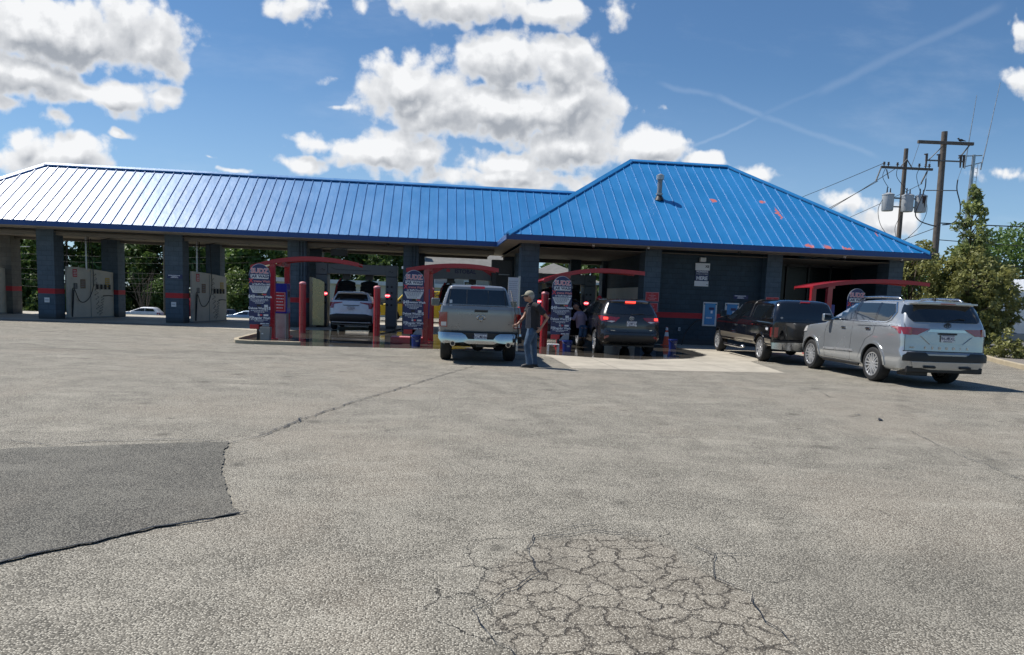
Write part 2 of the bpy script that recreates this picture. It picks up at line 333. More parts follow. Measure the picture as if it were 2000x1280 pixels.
def leaf_mat(name, dark, light, trans=.25, scale=.9):
    m_, t, b = new_mat(name)
    ob = t.n('ShaderNodeTexCoord').outputs['Object']
    n_ = t.noise(ob, scale, 4, .6); w_ = t.n('ShaderNodeTexWhiteNoise', noise_dimensions='3D')
    t.put(w_.inputs[0], t.vmath('SNAP', ob, (.12, .12, .12)))
    f = t.math('ADD', t.math('MULTIPLY', t.ramp(n_, .3, .7), .6), t.math('MULTIPLY', w_.outputs[0], .5))
    col = t.mix(f, dark, light)
    t.put(b.inputs['Base Color'], col); b.inputs['Roughness'].default_value = .55
    b.inputs['Specular IOR Level'].default_value = .4
    tr_ = t.n('ShaderNodeBsdfTranslucent'); t.put(tr_.inputs[0], t.mix(.5, col, tuple(min(1, x * 1.6) for x in light)))
    ms = t.n('ShaderNodeMixShader'); ms.inputs[0].default_value = trans
    nt = m_.node_tree; out = nt.nodes['Material Output']
    nt.links.new(b.outputs[0], ms.inputs[1]); nt.links.new(tr_.outputs[0], ms.inputs[2]); nt.links.new(ms.outputs[0], out.inputs[0])
leaf_mat('leaf_dark', (.026, .048, .014), (.115, .180, .045))
leaf_mat('leaf_mid', (.032, .060, .016), (.13, .21, .05))
leaf_mat('leaf_bright', (.05, .085, .02), (.17, .235, .06))
leaf_mat('leaf_holly', (.070, .092, .030), (.30, .34, .11))
leaf_mat('leaf_olive', (.072, .084, .028), (.31, .31, .10))
leaf_mat('leaf_right', (.040, .075, .018), (.150, .235, .055))
leaf_mat('blossom_red', (.30, .015, .02), (.55, .05, .06))
mat('bark', (.11, .085, .062), .9, var=.3, vscale=8, bump=.6, bscale=25)
mat('red_paint', (.40, .018, .028), .32, coat=.4, var=.12, vscale=2, dirt=.12)
mat('red_fascia', (.36, .016, .024), .35, var=.1, vscale=2)
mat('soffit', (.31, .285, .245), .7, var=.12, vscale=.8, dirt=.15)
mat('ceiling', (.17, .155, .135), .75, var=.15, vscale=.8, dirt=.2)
mat('fascia', (.006, .05, .20), .4, var=.08)
mat('cream_panel', (.56, .53, .46), .5, var=.08, vscale=1.2, dirt=.16)
mat('white_metal', (.62, .63, .64), .4, var=.06, dirt=.12)
mat('grey_metal', (.22, .23, .24), .42, metal=.3, var=.1)
mat('machine_grey', (.12, .13, .145), .45, var=.08, dirt=.1)
mat('dark_metal', (.03, .032, .036), .45, var=.2)
mat('black', (.012, .012, .013), .5, var=.15)
mat('black_gloss', (.008, .008, .010), .10, coat=.5)
mat('rubber', (.018, .018, .019), .82, var=.25, vscale=9, bump=.3, bscale=60)
mat('chrome', (.50, .50, .50), .14, metal=1.0, var=.05)
mat('wheel_bright', (.60, .61, .63), .30, metal=.65, var=.05)
mat('alloy', (.50, .51, .53), .22, metal=1.0, var=.06)
mat('glass_dark', (.006, .008, .010), .03, spec=.9, coat=.3)
mat('glass_dim', (.006, .007, .008), .25, spec=.25)
mat('glass_tint', (.012, .018, .022), .03, spec=.8, coat=.3)
mat('paint_silver', (.40, .42, .435), .22, metal=.55, coat=1.0, var=.03, vscale=1)
mat('paint_taupe', (.235, .235, .235), .30, metal=.5, coat=1.0, var=.03, vscale=1)
mat('paint_graphite', (.042, .040, .039), .30, metal=.6, coat=1.0, var=.04, vscale=1)
mat('paint_black', (.006, .006, .008), .12, coat=1.0, var=.1)
mat('paint_tan', (.30, .265, .21), .35, metal=.5, coat=.8, var=.05)
mat('paint_white', (.62, .64, .67), .28, coat=1.0, var=.03)
mat('paint_yellow', (.75, .52, .02), .35, coat=.6, var=.05)
mat('paint_navy', (.012, .016, .03), .2, coat=1.0)
mat('paint_pale_blue', (.30, .38, .47), .3, metal=.4, coat=1.0)
mat('lamp_red', (.26, .012, .014), .12, coat=1.0, spec=.8)
mat('lamp_red_lit', (.6, .02, .02), .15, coat=1.0, emit=(1.0, .05, .03), estr=2.2)
mat('lamp_clear', (.62, .60, .58), .15, coat=1.0)
mat('plate_white', (.60, .62, .66), .45)
mat('ink_navy', (.012, .016, .075), .5)
mat('sign_navy', (.014, .022, .10), .35, var=.08)
mat('sign_blue', (.018, .04, .26), .3, var=.06)
mat('sign_red', (.48, .02, .03), .4)
mat('ink_red', (.62, .05, .07), .45)
mat('ink_pink', (.58, .22, .24), .5)
mat('ink_white', (.72, .74, .78), .5)
mat('ink_grey', (.32, .34, .38), .5)
mat('sign_white', (.66, .67, .69), .45, var=.04)
mat('kiosk_blue', (.012, .022, .30), .3, coat=.3)
mat('vend_blue', (.02, .22, .48), .35, coat=.2, var=.05)
mat('bucket_blue', (.008, .024, .17), .35, coat=.2)
mat('cone_orange', (.72, .09, .03), .5)
mat('galvanised', (.36, .37, .38), .38, metal=.8, var=.12, vscale=4)
mat('wood_pole', (.12, .10, .085), .85, var=.25, vscale=4, bump=.4, bscale=20)
mat('transformer', (.42, .44, .46), .45, var=.08, dirt=.1)
mat('rust_stain', (.05, .025, .018), .8)
mat('wire', (.02, .02, .022), .6)
mat('old_steel', (.13, .125, .12), .6, var=.2)
mat('insulator', (.07, .045, .035), .25)
mat('skin', (.34, .18, .12), .5, var=.06, vscale=20)
mat('shirt_black', (.016, .016, .020), .85, var=.25, vscale=6, bump=.3, bscale=25)
mat('shirt_grey', (.10, .095, .105), .85, var=.15, vscale=6, bump=.3, bscale=25)
mat('denim', (.045, .082, .140), .85, var=.35, vscale=7, bump=.4, bscale=30)
mat('cap_tan', (.27, .25, .19), .8, var=.1, vscale=20)
mat('hair_grey', (.32, .30, .28), .8)
mat('shirt_mauve', (.30, .23, .30), .85, var=.1)
mat('shoe_dark', (.02, .02, .022), .6)
mat('brush_black', (.008, .008, .009), .95, var=.3, bump=.8, bscale=30)
mat('house_wall', (.36, .34, .31), .8, var=.08)
mat('house_tan', (.26, .18, .12), .85, var=.12)
mat('roof_grey', (.17, .165, .155), .9, var=.15, vscale=2, bump=.4, bscale=12)
mat('steel_mirror', (.26, .235, .15), .30, metal=1.0, var=.1, vscale=2)  # yellow of the screen's reflections is put into the base colour
mat('kerb_conc', (.40, .34, .24), .85, var=.12, vscale=2, dirt=.1)
mat('gravel', (.19, .17, .15), .95, var=.35, vscale=14, bump=.8, bscale=40)
mat('grass', (.075, .085, .030), .95, var=.4, vscale=1.1, bump=.6, bscale=12, dirt=.5)
mat('dry_grass', (.20, .15, .075), .95, var=.35, vscale=2, bump=.6, bscale=12)
mat('road', (.12, .118, .112), .9, var=.15, vscale=.5)
mat('road_line', (.55, .55, .52), .7)
mat('stop_red', (.5, .01, .01), .4, emit=(1.0, .03, .05), estr=2.5)
mat('stop_word', (.9, .4, .4), .4, emit=(1.0, .6, .6), estr=2.0)
mat('blue_lamp', (.1, .3, .8), .4, emit=(.1, .35, 1.0), estr=2.0)
mat('poster_yellow', (.50, .33, .05), .5)
mat('foam_blue', (.03, .06, .22), .9, var=.3, bump=.8, bscale=20)
mat('tire_letter', (.3, .3, .3), .8)


# ------------------------------------------------------------------ mesh helpers
class B:
    """collects shapes; build() links them as ONE mesh object"""
    def __init__(s): s.v = []; s.f = []; s.m = []; s.mats = []; s.cur = 0
    def use(s, name):
        if name not in s.mats: s.mats.append(name)
        s.cur = s.mats.index(name); return s
    def add(s, vs, fs, M=None):
        o = len(s.v)
        if M is not None: vs = [tuple(M @ Vector(p)) for p in vs]
        s.v += [tuple(p) for p in vs]; s.f += [tuple(i + o for i in f) for f in fs]; s.m += [s.cur] * len(fs); return s
    def box(s, c, d, M=None, rz=0, rx=0, ry=0):
        x, y, z = d[0] / 2, d[1] / 2, d[2] / 2
        vs = [(-x, -y, -z), (x, -y, -z), (x, y, -z), (-x, y, -z), (-x, -y, z), (x, -y, z), (x, y, z), (-x, y, z)]
        T = Matrix.Translation(c)
        if rx: T = T @ Matrix.Rotation(rx, 4, 'X')
        if rz: T = T @ Matrix.Rotation(rz, 4, 'Z')
        if ry: T = T @ Matrix.Rotation(ry, 4, 'Y')
        if M is not None: T = M @ T
        return s.add(vs, [(0, 3, 2, 1), (4, 5, 6, 7), (0, 1, 5, 4), (1, 2, 6, 5), (2, 3, 7, 6), (3, 0, 4, 7)], T)
    def b2(s, x0, x1, y0, y1, z0, z1): return s.box(((x0 + x1) / 2, (y0 + y1) / 2, (z0 + z1) / 2), (abs(x1 - x0), abs(y1 - y0), abs(z1 - z0)))
    def tube(s, pts, rad, n=8, caps=True, sx=1.0):
        pts = [Vector(p) for p in pts]; k = len(pts)
        if not isinstance(rad, (list, tuple)): rad = [rad] * k
        vs = []; fs = []; up = None
        for i, p in enumerate(pts):
            t = (pts[min(i + 1, k - 1)] - pts[max(i - 1, 0)])
            t = t.normalized() if t.length > 1e-9 else Vector((0, 0, 1))
            if up is None:
                up = Vector((0, 0, 1)) if abs(t.z) < .9 else Vector((0, 1, 0))
            a = t.cross(up)
            if a.length < 1e-4: a = t.cross(Vector((1, 0, 0)))
            a.normalize(); b_ = a.cross(t).normalized(); up = b_
            for j in range(n):
                q = 2 * PI * j / n
                vs.append(p + a * math.cos(q) * rad[i] * sx + b_ * math.sin(q) * rad[i])
        for i in range(k - 1):
            for j in range(n):
                fs.append((i * n + j, i * n + (j + 1) % n, (i + 1) * n + (j + 1) % n, (i + 1) * n + j))
        if caps: fs += [tuple(range(n - 1, -1, -1)), tuple((k - 1) * n + j for j in range(n))]
        return s.add(vs, fs)
    def lathe(s, prof, n=24, M=None, caps=True):
        """prof = [(r, h)] about local Z"""
        vs = []; fs = []
        for r_, h in prof:
            for j in range(n):
                q = 2 * PI * j / n; vs.append((r_ * math.cos(q), r_ * math.sin(q), h))
        k = len(prof)
        for i in range(k - 1):
            for j in range(n): fs.append((i * n + j, i * n + (j + 1) % n, (i + 1) * n + (j + 1) % n, (i + 1) * n + j))
        if caps: fs += [tuple(range(n - 1, -1, -1)), tuple((k - 1) * n + j for j in range(n))]
        return s.add(vs, fs, M)
    def prism(s, poly, h0, h1, M=None):
        n = len(poly); vs = [(x, y, h0) for x, y in poly] + [(x, y, h1) for x, y in poly]
        fs = [tuple(range(n - 1, -1, -1)), tuple(range(n, 2 * n))] + [(i, (i + 1) % n, n + (i + 1) % n, n + i) for i in range(n)]
        return s.add(vs, fs, M)
    def ball(s, c, r_, n=12, sc_=(1, 1, 1)):
        prof = [(max(1e-4, math.sin(PI * i / n)) * r_, -math.cos(PI * i / n) * r_) for i in range(n + 1)]
        M = Matrix.Translation(c) @ Matrix.Diagonal((*sc_, 1))
        return s.lathe(prof, n * 2 if n < 8 else 16, M)
    def text(s, txt, size, M, align='CENTER', bold=0.0, ext=.002):
        vs, fs = text_geo(txt, size, align, bold, ext)
        return s.add(vs, fs, M)
    def build(s, name, mats=None, parent=None, smooth=False, bevel=0, loc=None, auto=None, remesh=0):
        me = bpy.data.meshes.new(name); me.from_pydata(s.v, [], s.f)
        ml = mats if isinstance(mats, (list, tuple)) else ([mats] if mats else s.mats)
        for q in ml: me.materials.append(MATS[q])
        if not mats or isinstance(mats, (list, tuple)):
            me.polygons.foreach_set('material_index', s.m)
        bm = bmesh.new(); bm.from_mesh(me); bmesh.ops.recalc_face_normals(bm, faces=bm.faces); bm.to_mesh(me); bm.free()
        if smooth: me.polygons.foreach_set('use_smooth', [True] * len(me.polygons))
        if auto: me.set_sharp_from_angle(angle=R(auto))
        me.update()
        o = bpy.data.objects.new(name, me); C.objects.link(o)
        if parent is not None: o.parent = parent
        if loc: o.location = loc
        if bevel:
            md = o.modifiers.new('bevel', 'BEVEL'); md.width = bevel; md.segments = 2; md.limit_method = 'ANGLE'
        if remesh:
            md = o.modifiers.new('remesh', 'REMESH'); md.mode = 'VOXEL'; md.voxel_size = remesh; md.use_smooth_shade = True
            md = o.modifiers.new('smooth', 'SMOOTH'); md.iterations = 4; md.factor = .5
        return o

_txt = {}
def text_geo(txt, size, align, bold, ext):
    key = (txt, size, align, bold, ext)
    if key in _txt: return _txt[key]
    cu = bpy.data.curves.new('tmp', 'FONT'); cu.body = txt; cu.size = size; cu.align_x = align; cu.align_y = 'CENTER'
    cu.extrude = ext; cu.offset = bold; cu.resolution_u = 3
    o = bpy.data.objects.new('tmp', cu)
    me = o.to_mesh()
    vs = [tuple(v.co) for v in me.vertices]; fs = [tuple(p.vertices) for p in me.polygons]
    o.to_mesh_clear(); bpy.data.objects.remove(o); bpy.data.curves.remove(cu)
    _txt[key] = (vs, fs); return vs, fs

def tag(o, label=None, cat=None, group=None, kind=None):
    if label: o['label'] = label
    if cat: o['category'] = cat
    if group: o['group'] = group
    if kind: o['kind'] = kind
    return o

def empty(name, loc, rz=0, label=None, cat=None, group=None):
    o = bpy.data.objects.new(name, None); C.objects.link(o); o.location = loc; o.rotation_euler = (0, 0, rz); o.empty_display_size = .2
    return tag(o, label, cat, group)

def copy_tree(o, parent=None, depth=0):
    c = o.copy(); C.objects.link(c); c.parent = parent
    for ch in list(o.children): copy_tree(ch, c)
    return c

def FACE(x, y, z, rz=0):
    """matrix that stands a flat XY drawing upright, facing -Y"""
    return Matrix.Translation((x, y, z)) @ Matrix.Rotation(rz, 4, 'Z') @ Matrix.Rotation(PI / 2, 4, 'X')

def bars(b, x0, x1, y, z, h, seed, M=None, fill=.9):
    """a row of illegibly small print, word by word"""
    rnd = random.Random(seed); x = x0
    while x < x1:
        w_ = rnd.uniform(.02, .06)
        if x + w_ > x1: break
        b.box((x + w_ / 2, y, z), (w_, .003, h), M); x += w_ + .012

# ------------------------------------------------------------------ ground
def sheet(name, poly, z, m_, label=None):
    b = B(); n = len(poly); b.add([(x, y, z) for x, y in poly], [tuple(range(n))])
    o = b.build(name, m_); o['kind'] = 'structure'
    if o.data.polygons and o.data.polygons[0].normal.z < 0: o.data.flip_normals()
    return o

def gz(x, y):
    y0 = 40.5 if x < -6 else (40.5 + (x + 6) * 2.2 if x < 0 else 53.7)
    y1 = y0 + 48
    t = min(1, max(0, (y - y0) / (y1 - y0)))
    return -3.0 * t - .02
xs = [-900, -400, -200, -120, -80, -60] + [q for q in range(-50, 51, 2)] + [60, 80, 120, 200, 400, 900]
ys = [-60, -20, 0, 10, 20, 30] + [36 + 1.5 * q for q in range(50)] + [120, 150, 200, 300, 600, 1500]
b = B(); vs = [(x, y, gz(x, y)) for y in ys for x in xs]; nx = len(xs)
fs = [(j * nx + i, j * nx + i + 1, (j + 1) * nx + i + 1, (j + 1) * nx + i) for j in range(len(ys) - 1) for i in range(nx - 1)]
b.add(vs, fs); tag(b.build('ground', 'grass', smooth=True), kind='structure')
sheet('parking_lot', [(-60, -40), (60, -40), (60, 20.2), (18.2, 20.2), (20.6, 25.2), (22.5, 31), (22.5, 50), (-5, 50), (-6, 40.4), (-60, 40.4)], 0.0, 'asphalt')
def ragged(poly, step=.05, amp=.014, seed=3):
    rnd = random.Random(seed); P = []
    for (x0, y0), (x1, y1) in zip(poly, poly[1:] + poly[:1]):
        n = max(1, int(math.hypot(x1 - x0, y1 - y0) / step))
        for i in range(n): t = i / n; P.append((x0 + (x1 - x0) * t + rnd.uniform(-amp, amp), y0 + (y1 - y0) * t + rnd.uniform(-amp, amp)))
    return P
sheet('asphalt_patch', ragged([(-9, 4.9), (-4.9, 6.75), (-4.4, 7.05), (-4.02, 7.17), (-3.81, 7.28), (-3.22, 7.42), (-2.75, 7.55), (-2.32, 7.65), (-2.08, 7.67), (-2.0, 7.2), (-1.89, 6.77), (-1.80, 6.4), (-1.65, 5.97), (-1.52, 5.62), (-1.44, 5.39), (-1.34, 5.22), (-1.45, 5.12), (-1.62, 5.03), (-1.8, 4.87), (-1.93, 4.72), (-2.1, 4.53), (-2.3, 4.36), (-2.4, 4.24), (-2.9, 3.7), (-4, 2.6), (-9, 1)]), .012, 'asphalt_dark')
sheet('concrete_apron', [(-23, 31.2), (-11.5, 31.35), (-8.3, 29.5), (-6.6, 28.9), (-6.3, 26.0), (-5.75, 21.7), (-3.6, 21.6), (.3, 21.95), (3.29, 20.35), (3.29, 16.95), (5.9, 17.05), (8.75, 17.3), (9.35, 20.6), (11.5, 23.2), (17, 26.6), (20.1, 27.6), (20.1, 40.3), (-6, 40.3), (-23, 39.9)], .004, 'concrete_wet')
# cracks: thin sunken dark lines drawn on the pavement
def ribbon(b, pts, w, seed, z=.0145):
    rnd = random.Random(seed); P = []
    for (x0, y0), (x1, y1) in zip(pts[:-1], pts[1:]):
        L = math.hypot(x1 - x0, y1 - y0); n = max(2, int(L / .09))
        for i in range(n):
            t = i / n; P.append((x0 + (x1 - x0) * t + rnd.uniform(-1, 1) * .022, y0 + (y1 - y0) * t + rnd.uniform(-1, 1) * .022))
    P.append(pts[-1]); vs = []
    for i, (x, y) in enumerate(P):
        a = P[max(0, i - 1)]; c = P[min(len(P) - 1, i + 1)]; tx, ty = c[0] - a[0], c[1] - a[1]; L = math.hypot(tx, ty) or 1
        hw = w * rnd.uniform(.15, 1.0) / 2; vs += [(x - ty / L * hw, y + tx / L * hw, z), (x + ty / L * hw, y - tx / L * hw, z)]
    b.add(vs, [(2 * i, 2 * i + 1, 2 * i + 3, 2 * i + 2) for i in range(len(P) - 1)])
b = B()
for k, (pts, w_) in enumerate([([(-2.06, 7.64), (-1.81, 8.14), (-1.56, 9.25), (-1.2, 10.52), (-0.56, 12.38), (0.15, 14.53), (0.93, 16.77)], .026),
                        ([(-1.9, 8.1), (-1.7, 8.7), (-1.62, 9.3)], .02),
                        ([(-2.08, 7.70), (-2.61, 7.78), (-3.3, 7.66), (-3.68, 7.43), (-4.25, 7.59), (-5, 7.5)], .022),
                        ([(-1.28, 5.23), (-1.45, 5.12), (-1.8, 4.87), (-2.1, 4.53), (-2.3, 4.36), (-2.4, 4.24), (-2.9, 3.7)], .026),
                        ([(5.6, 5.8), (5.79, 6.4), (5.94, 6.99), (6.01, 7.54), (6.35, 8.71), (6.5, 9.2)], .012), ([(6.0, 7.3), (6.3, 7.38), (6.9, 7.4)], .012),
                        ([(6.6, 10.0), (6.7, 10.2)], .09), ([(6.5, 10.5), (6.6, 10.52)], .08), ([(7.3, 12.6), (7.6, 13.54)], .012),
                        ([(.42, 3.05), (.28, 3.31), (.24, 3.59), (.42, 3.79), (.67, 4.08), (.60, 4.38), (.7, 4.72), (1.06, 4.94), (1.27, 5.07)], .011),
                        ([(.77, 4.72), (1.14, 4.83), (1.56, 4.75), (1.72, 4.57), (1.85, 4.38), (2.09, 4.38)], .009),
                        ([(1.85, 4.38), (1.78, 4.24), (1.7, 3.99), (1.8, 3.73), (1.73, 3.5), (1.76, 3.1)], .009)]):
    ribbon(b, pts, w_, k + 5)
tag(b.build('pavement_cracks', 'black'), kind='structure')

# far side: bank, road, verge
sheet('dirt_bank', [(-80, 40.4), (-13, 40.4), (-14, 60), (-80, 60)], -.001, 'dry_grass').location.z = 0
bm_ = bpy.data.objects['dirt_bank']; bpy.data.objects.remove(bm_)
b = B(); gx = [-80, -60, -40, -30, -22, -14]; gy = [40.4 + 2 * i for i in range(10)]
b.add([(x, y, gz(x, y) + .03) for y in gy for x in gx], [(j * 6 + i, j * 6 + i + 1, (j + 1) * 6 + i + 1, (j + 1) * 6 + i) for j in range(9) for i in range(5)])
tag(b.build('dirt_bank', 'dry_grass', smooth=True), kind='structure')
sheet('road', [(-200, 89), (-2, 89), (40, 104), (200, 104), (200, 118), (-200, 104)], -2.98, 'road')
b = B().use('road_line')
for i in range(30): b.b2(-130 + i * 5, -127.6 + i * 5, 96.4, 96.55, -2.976, -2.972)
tag(b.build('road_marking'), kind='structure')

# kerb at the right, kerb of the first island, red kerb blocks
def kerb(name, pts, w, h, m_):
    b = B(); L = []; Rr = []
    for i, (x, y) in enumerate(pts):
        a = pts[max(0, i - 1)]; c = pts[min(len(pts) - 1, i + 1)]; tx, ty = c[0] - a[0], c[1] - a[1]; l = math.hypot(tx, ty)
        L.append((x - ty / l * w / 2, y + tx / l * w / 2)); Rr.append((x + ty / l * w / 2, y - tx / l * w / 2))
    n = len(pts); vs = []
    for i in range(n): vs += [(*L[i], -.01), (*L[i], h), (*Rr[i], h), (*Rr[i], -.01)]
    fs = []
    for i in range(n - 1):
        o = i * 4
        for q in range(3): fs.append((o + q, o + q + 1, o + q + 5, o + q + 4))
    fs += [(0, 1, 2, 3), ((n - 1) * 4 + 3, (n - 1) * 4 + 2, (n - 1) * 4 + 1, (n - 1) * 4)]
    b.add(vs, fs); o = b.build(name, m_, bevel=.02); o['kind'] = 'structure'; return o
kerb('kerb', [(16.9, 17.6), (17.6, 19.2), (18.35, 20.8), (19.4, 23.0), (20.6, 25.2), (21.5, 27.5), (22.6, 31), (22.6, 40)], .16, .15, 'kerb_conc')
sheet('gravel_bed', [(17.1, 17.6), (18.5, 20.8), (19.5, 23.0), (20.7, 25.2), (21.6, 27.5), (22.7, 31), (22.7, 33), (60, 33), (60, 17)], .06, 'gravel')
sheet('side_street', [(22.7, 33), (90, 33), (90, 60), (22.7, 60)], .03, 'road')
kerb('island_kerb', [(-3.9, 21.9), (-5.2, 21.85), (-5.75, 22.1), (-5.95, 22.8), (-6.0, 24.2), (-6.05, 25.8)], .14, .10, 'kerb_conc')

# ------------------------------------------------------------------ the car wash building
S = .4064
bld = empty('car_wash_building', (0, 0, 0), 0, 'long blue metal roofed car wash building with dark slate block columns and open bays', 'car wash')
ZE, ZRW, ZRM = 3.94, 6.69, 7.80
XM0, XM1, YM0, YMR, YM1 = 2.58, 19.20, 26.94, 32.2, 37.46
RX0, RX1 = 8.40, 12.85
XW0, YW0, YWR, YW1 = -21.1, 31.12, 34.96, 38.80
RWX = -17.25
def roof(name, corners, ridge, seam0, cut_right=None):
    """corners: eave FL FR BR BL; ridge: two points; standing seams on front and back slopes"""
    b = B().use('roof_blue')
    (x0, yf, x1, yb, ze) = corners; (ra, rb, yr, zr) = ridge
    v = [(x0, yf, ze), (x1, yf, ze), (x1, yb, ze), (x0, yb, ze), (ra, yr, zr), (rb, yr, zr)]
    fs = [(0, 1, 5, 4), (2, 3, 4, 5), (3, 0, 4), (1, 2, 5)]
    b.add(v, fs)
    n = 80
    for side, ye in ((1, yf), (-1, yb)):
        x = seam0
        while x < x1 - .02:
            if x > x0 + .05:
                if x < ra: t = (x - x0) / (ra - x0)
                elif x > rb: t = (x1 - x) / (x1 - rb)
                else: t = 1
                t = max(0, t * .985)
                yy = ye + (yr - ye) * t; zz = ze + (zr - ze) * t
                d = Vector((0, yr - ye, zr - ze)).normalized(); nn = Vector((0, -d.z * (1 if side > 0 else -1), abs(d.y))).normalized()
                h = .034; w = .013
                p0 = Vector((x, ye, ze)); p1 = Vector((x, yy, zz))
                vs = []
                for p in (p0, p1):
                    for sx, hh in ((-w, 0), (-w, h), (w, h), (w, 0)): vs.append(tuple(p + Vector((sx, 0, 0)) + nn * hh))
                b.add(vs, [(0, 1, 5, 4), (1, 2, 6, 5), (2, 3, 7, 6), (0, 3, 2, 1), (4, 5, 6, 7)])
            x += S
    # ends (hip triangles): seams running up in x
    for xe, rx in ((x0, ra), (x1, rb)):
        y = yf + S * .7
        while y < yb:
            t = min((y - yf) / (yr - yf), (yb - y) / (yb - yr)) * .985
            p0 = Vector((xe, y, ze)); p1 = p0.lerp(Vector((rx, y, zr)), t)
            d = Vector((rx - xe, 0, zr - ze)).normalized(); nn = Vector((-d.z * (1 if rx > xe else -1), 0, abs(d.x))).normalized(); vs = []
            for p in (p0, p1):
                for sy, hh in ((-.013, 0), (-.013, .034), (.013, .034), (.013, 0)): vs.append(tuple(p + Vector((0, sy, 0)) + nn * hh))
            b.add(vs, [(0, 1, 5, 4), (1, 2, 6, 5), (2, 3, 7, 6), (0, 3, 2, 1), (4, 5, 6, 7)])
            y += S
    # caps along ridge and hips
    def cap(p, q, w=.15, up=.075):
        p = Vector(p); q = Vector(q); t = (q - p).normalized(); s_ = t.cross(Vector((0, 0, 1))).normalized(); vs = []
        for e in (p, q):
            for k_, h_ in ((-w, -w * .55 + up - .045), (-w, -w * .55 + up), (0, up + .02), (w, -w * .55 + up), (w, -w * .55 + up - .045)): vs.append(tuple(e + s_ * k_ + Vector((0, 0, h_))))
        b.add(vs, [(i, i + 1, i + 6, i + 5) for i in range(4)] + [(0, 1, 2, 3, 4), (9, 8, 7, 6, 5)])
    R1, R2 = (ra, yr, zr), (rb, yr, zr)
    cap(R1, R2); cap((x0, yf, ze), R1); cap((x0, yb, ze), R1)
    if not cut_right: cap((x1, yf, ze), R2); cap((x1, yb, ze), R2)
    return b.build(name, None, bld)
rm = roof('roof', (XM0, YM0, XM1, YM1, ZE), (RX0, RX1, YMR, ZRM), 3.06); rm['label'] = 'high hipped roof over the wash tunnels, paint chipped to orange'
rw = roof('roof', (XW0, YW0, 8.0, YW1, ZE), (RWX, 6.5, YWR, ZRW), 2.451 - 57 * S, cut_right=True); rw['label'] = 'long low blue roof over the self service bays'
# fascia and soffit
b = B().use('fascia')
FT, FB = ZE + .012, ZE - .19
def fascia_run(x0, x1, y0, y1, skip=()):
    if 'f' not in skip: b.b2(x0, x1, y0 - .04, y0, FB, FT)
    if 'b' not in skip: b.b2(x0, x1, y1, y1 + .04, FB, FT)
    if 'l' not in skip: b.b2(x0 - .04, x0, y0 - .04, y1 + .04, FB, FT)
    if 'r' not in skip: b.b2(x1, x1 + .04, y0 - .04, y1 + .04, FB, FT)
fascia_run(XM0, XM1, YM0, YM1)
fascia_run(XW0, XM0 - .05, YW0, YW1, ('r',))
b.build('fascia', None, bld)
b = B().use('soffit')
b.b2(XM0, XM1, YM0, 28.22, 3.73, 3.752)
b.b2(XM0, 3.2, 28.22, YM1, 3.73, 3.752)
b.b2(XW0, XM0, YW0, 32.55, 3.73, 3.752); b.b2(XW0, XM0, 37.3, YW1, 3.73, 3.752); b.b2(19.05, XM1, 28.22, YM1, 3.73, 3.752); b.b2(3.2, 19.05, 36.4, YM1, 3.73, 3.752)
b.b2(XW0, -20.4, 32.55, 37.3, 3.73, 3.752)
b.build('soffit', None, bld)
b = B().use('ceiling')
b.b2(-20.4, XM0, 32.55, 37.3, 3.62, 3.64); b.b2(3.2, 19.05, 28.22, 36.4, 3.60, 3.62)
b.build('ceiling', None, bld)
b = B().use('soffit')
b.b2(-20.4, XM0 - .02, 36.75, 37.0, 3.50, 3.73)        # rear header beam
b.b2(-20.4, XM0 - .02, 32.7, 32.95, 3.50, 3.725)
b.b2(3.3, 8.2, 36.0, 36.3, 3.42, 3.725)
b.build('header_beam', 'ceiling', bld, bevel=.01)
for (x0, x1) in ((-21.9, -21.2), (-16.5, -15.82), (-11.4, -10.68), (-6.35, -5.55), (-1.42, -.76), (3.55, 4.2)):
    b = B().use('block'); b.b2(x0, x1, 32.5, 33.3, 0, 3.735)
    if x0 == -6.35 or x0 == -1.42:
        for k in range(3): b.tube([(x1 - .06 - k * .13, 32.44, .1), (x1 - .06 - k * .13, 32.44, 3.7)], .03, 8)
    b.build('column', None, bld)
for (x0, x1) in ((-20.3, -19.6), (-15.62, -14.9), (-10.9, -10.25), (-6.2, -5.5), (-1.2, -.55)):
    B().use('block_grey' if x0 < -20 else 'block').b2(x0, x1, 36.4, 37.2, 0, 3.735).build('column', None, bld)
for (x0, x1) in ((3.27, 3.97), (8.17, 8.83), (13.18, 13.82), (18.38, 19.0)):
    B().use('block').b2(x0, x1, 28.2, 29.0, 0, 3.735).build('column', None, bld)
for (x0, x1) in ((3.3, 3.95), (6.6, 7.1), (8.2, 8.8)):
    B().use('block').b2(x0, x1, 35.6, 36.3, 0, 3.735).build('column', None, bld)
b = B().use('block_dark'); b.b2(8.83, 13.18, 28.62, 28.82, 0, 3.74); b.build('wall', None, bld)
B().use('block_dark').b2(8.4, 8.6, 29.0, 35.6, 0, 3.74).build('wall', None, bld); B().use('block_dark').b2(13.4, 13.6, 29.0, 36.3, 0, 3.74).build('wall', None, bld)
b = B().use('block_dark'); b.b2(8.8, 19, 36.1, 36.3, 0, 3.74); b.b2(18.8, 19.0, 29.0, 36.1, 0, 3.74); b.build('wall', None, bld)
# inside of the tunnel bay at the right: glazed screen with upright frames
b = B().use('glass_dim'); b.b2(13.6, 18.8, 31.58, 31.60, .9, 3.5); b.b2(13.6, 18.8, 31.50, 31.70, 0, .9)
b.use('dark_metal')
for i in range(6): b.b2(13.6 + i * 1.03, 13.66 + i * 1.03, 31.5, 31.57, .9, 3.6)
b.b2(13.6, 18.8, 31.5, 31.57, 3.5, 3.6); b.b2(13.6, 18.8, 31.5, 31.57, .9, .96)
b.build('window_screen', None, bld)
b = B().use('dark_metal'); b.b2(13.55, 13.6, 29.1, 31.5, 0, 2.4); b.build('roller_door', None, bld)
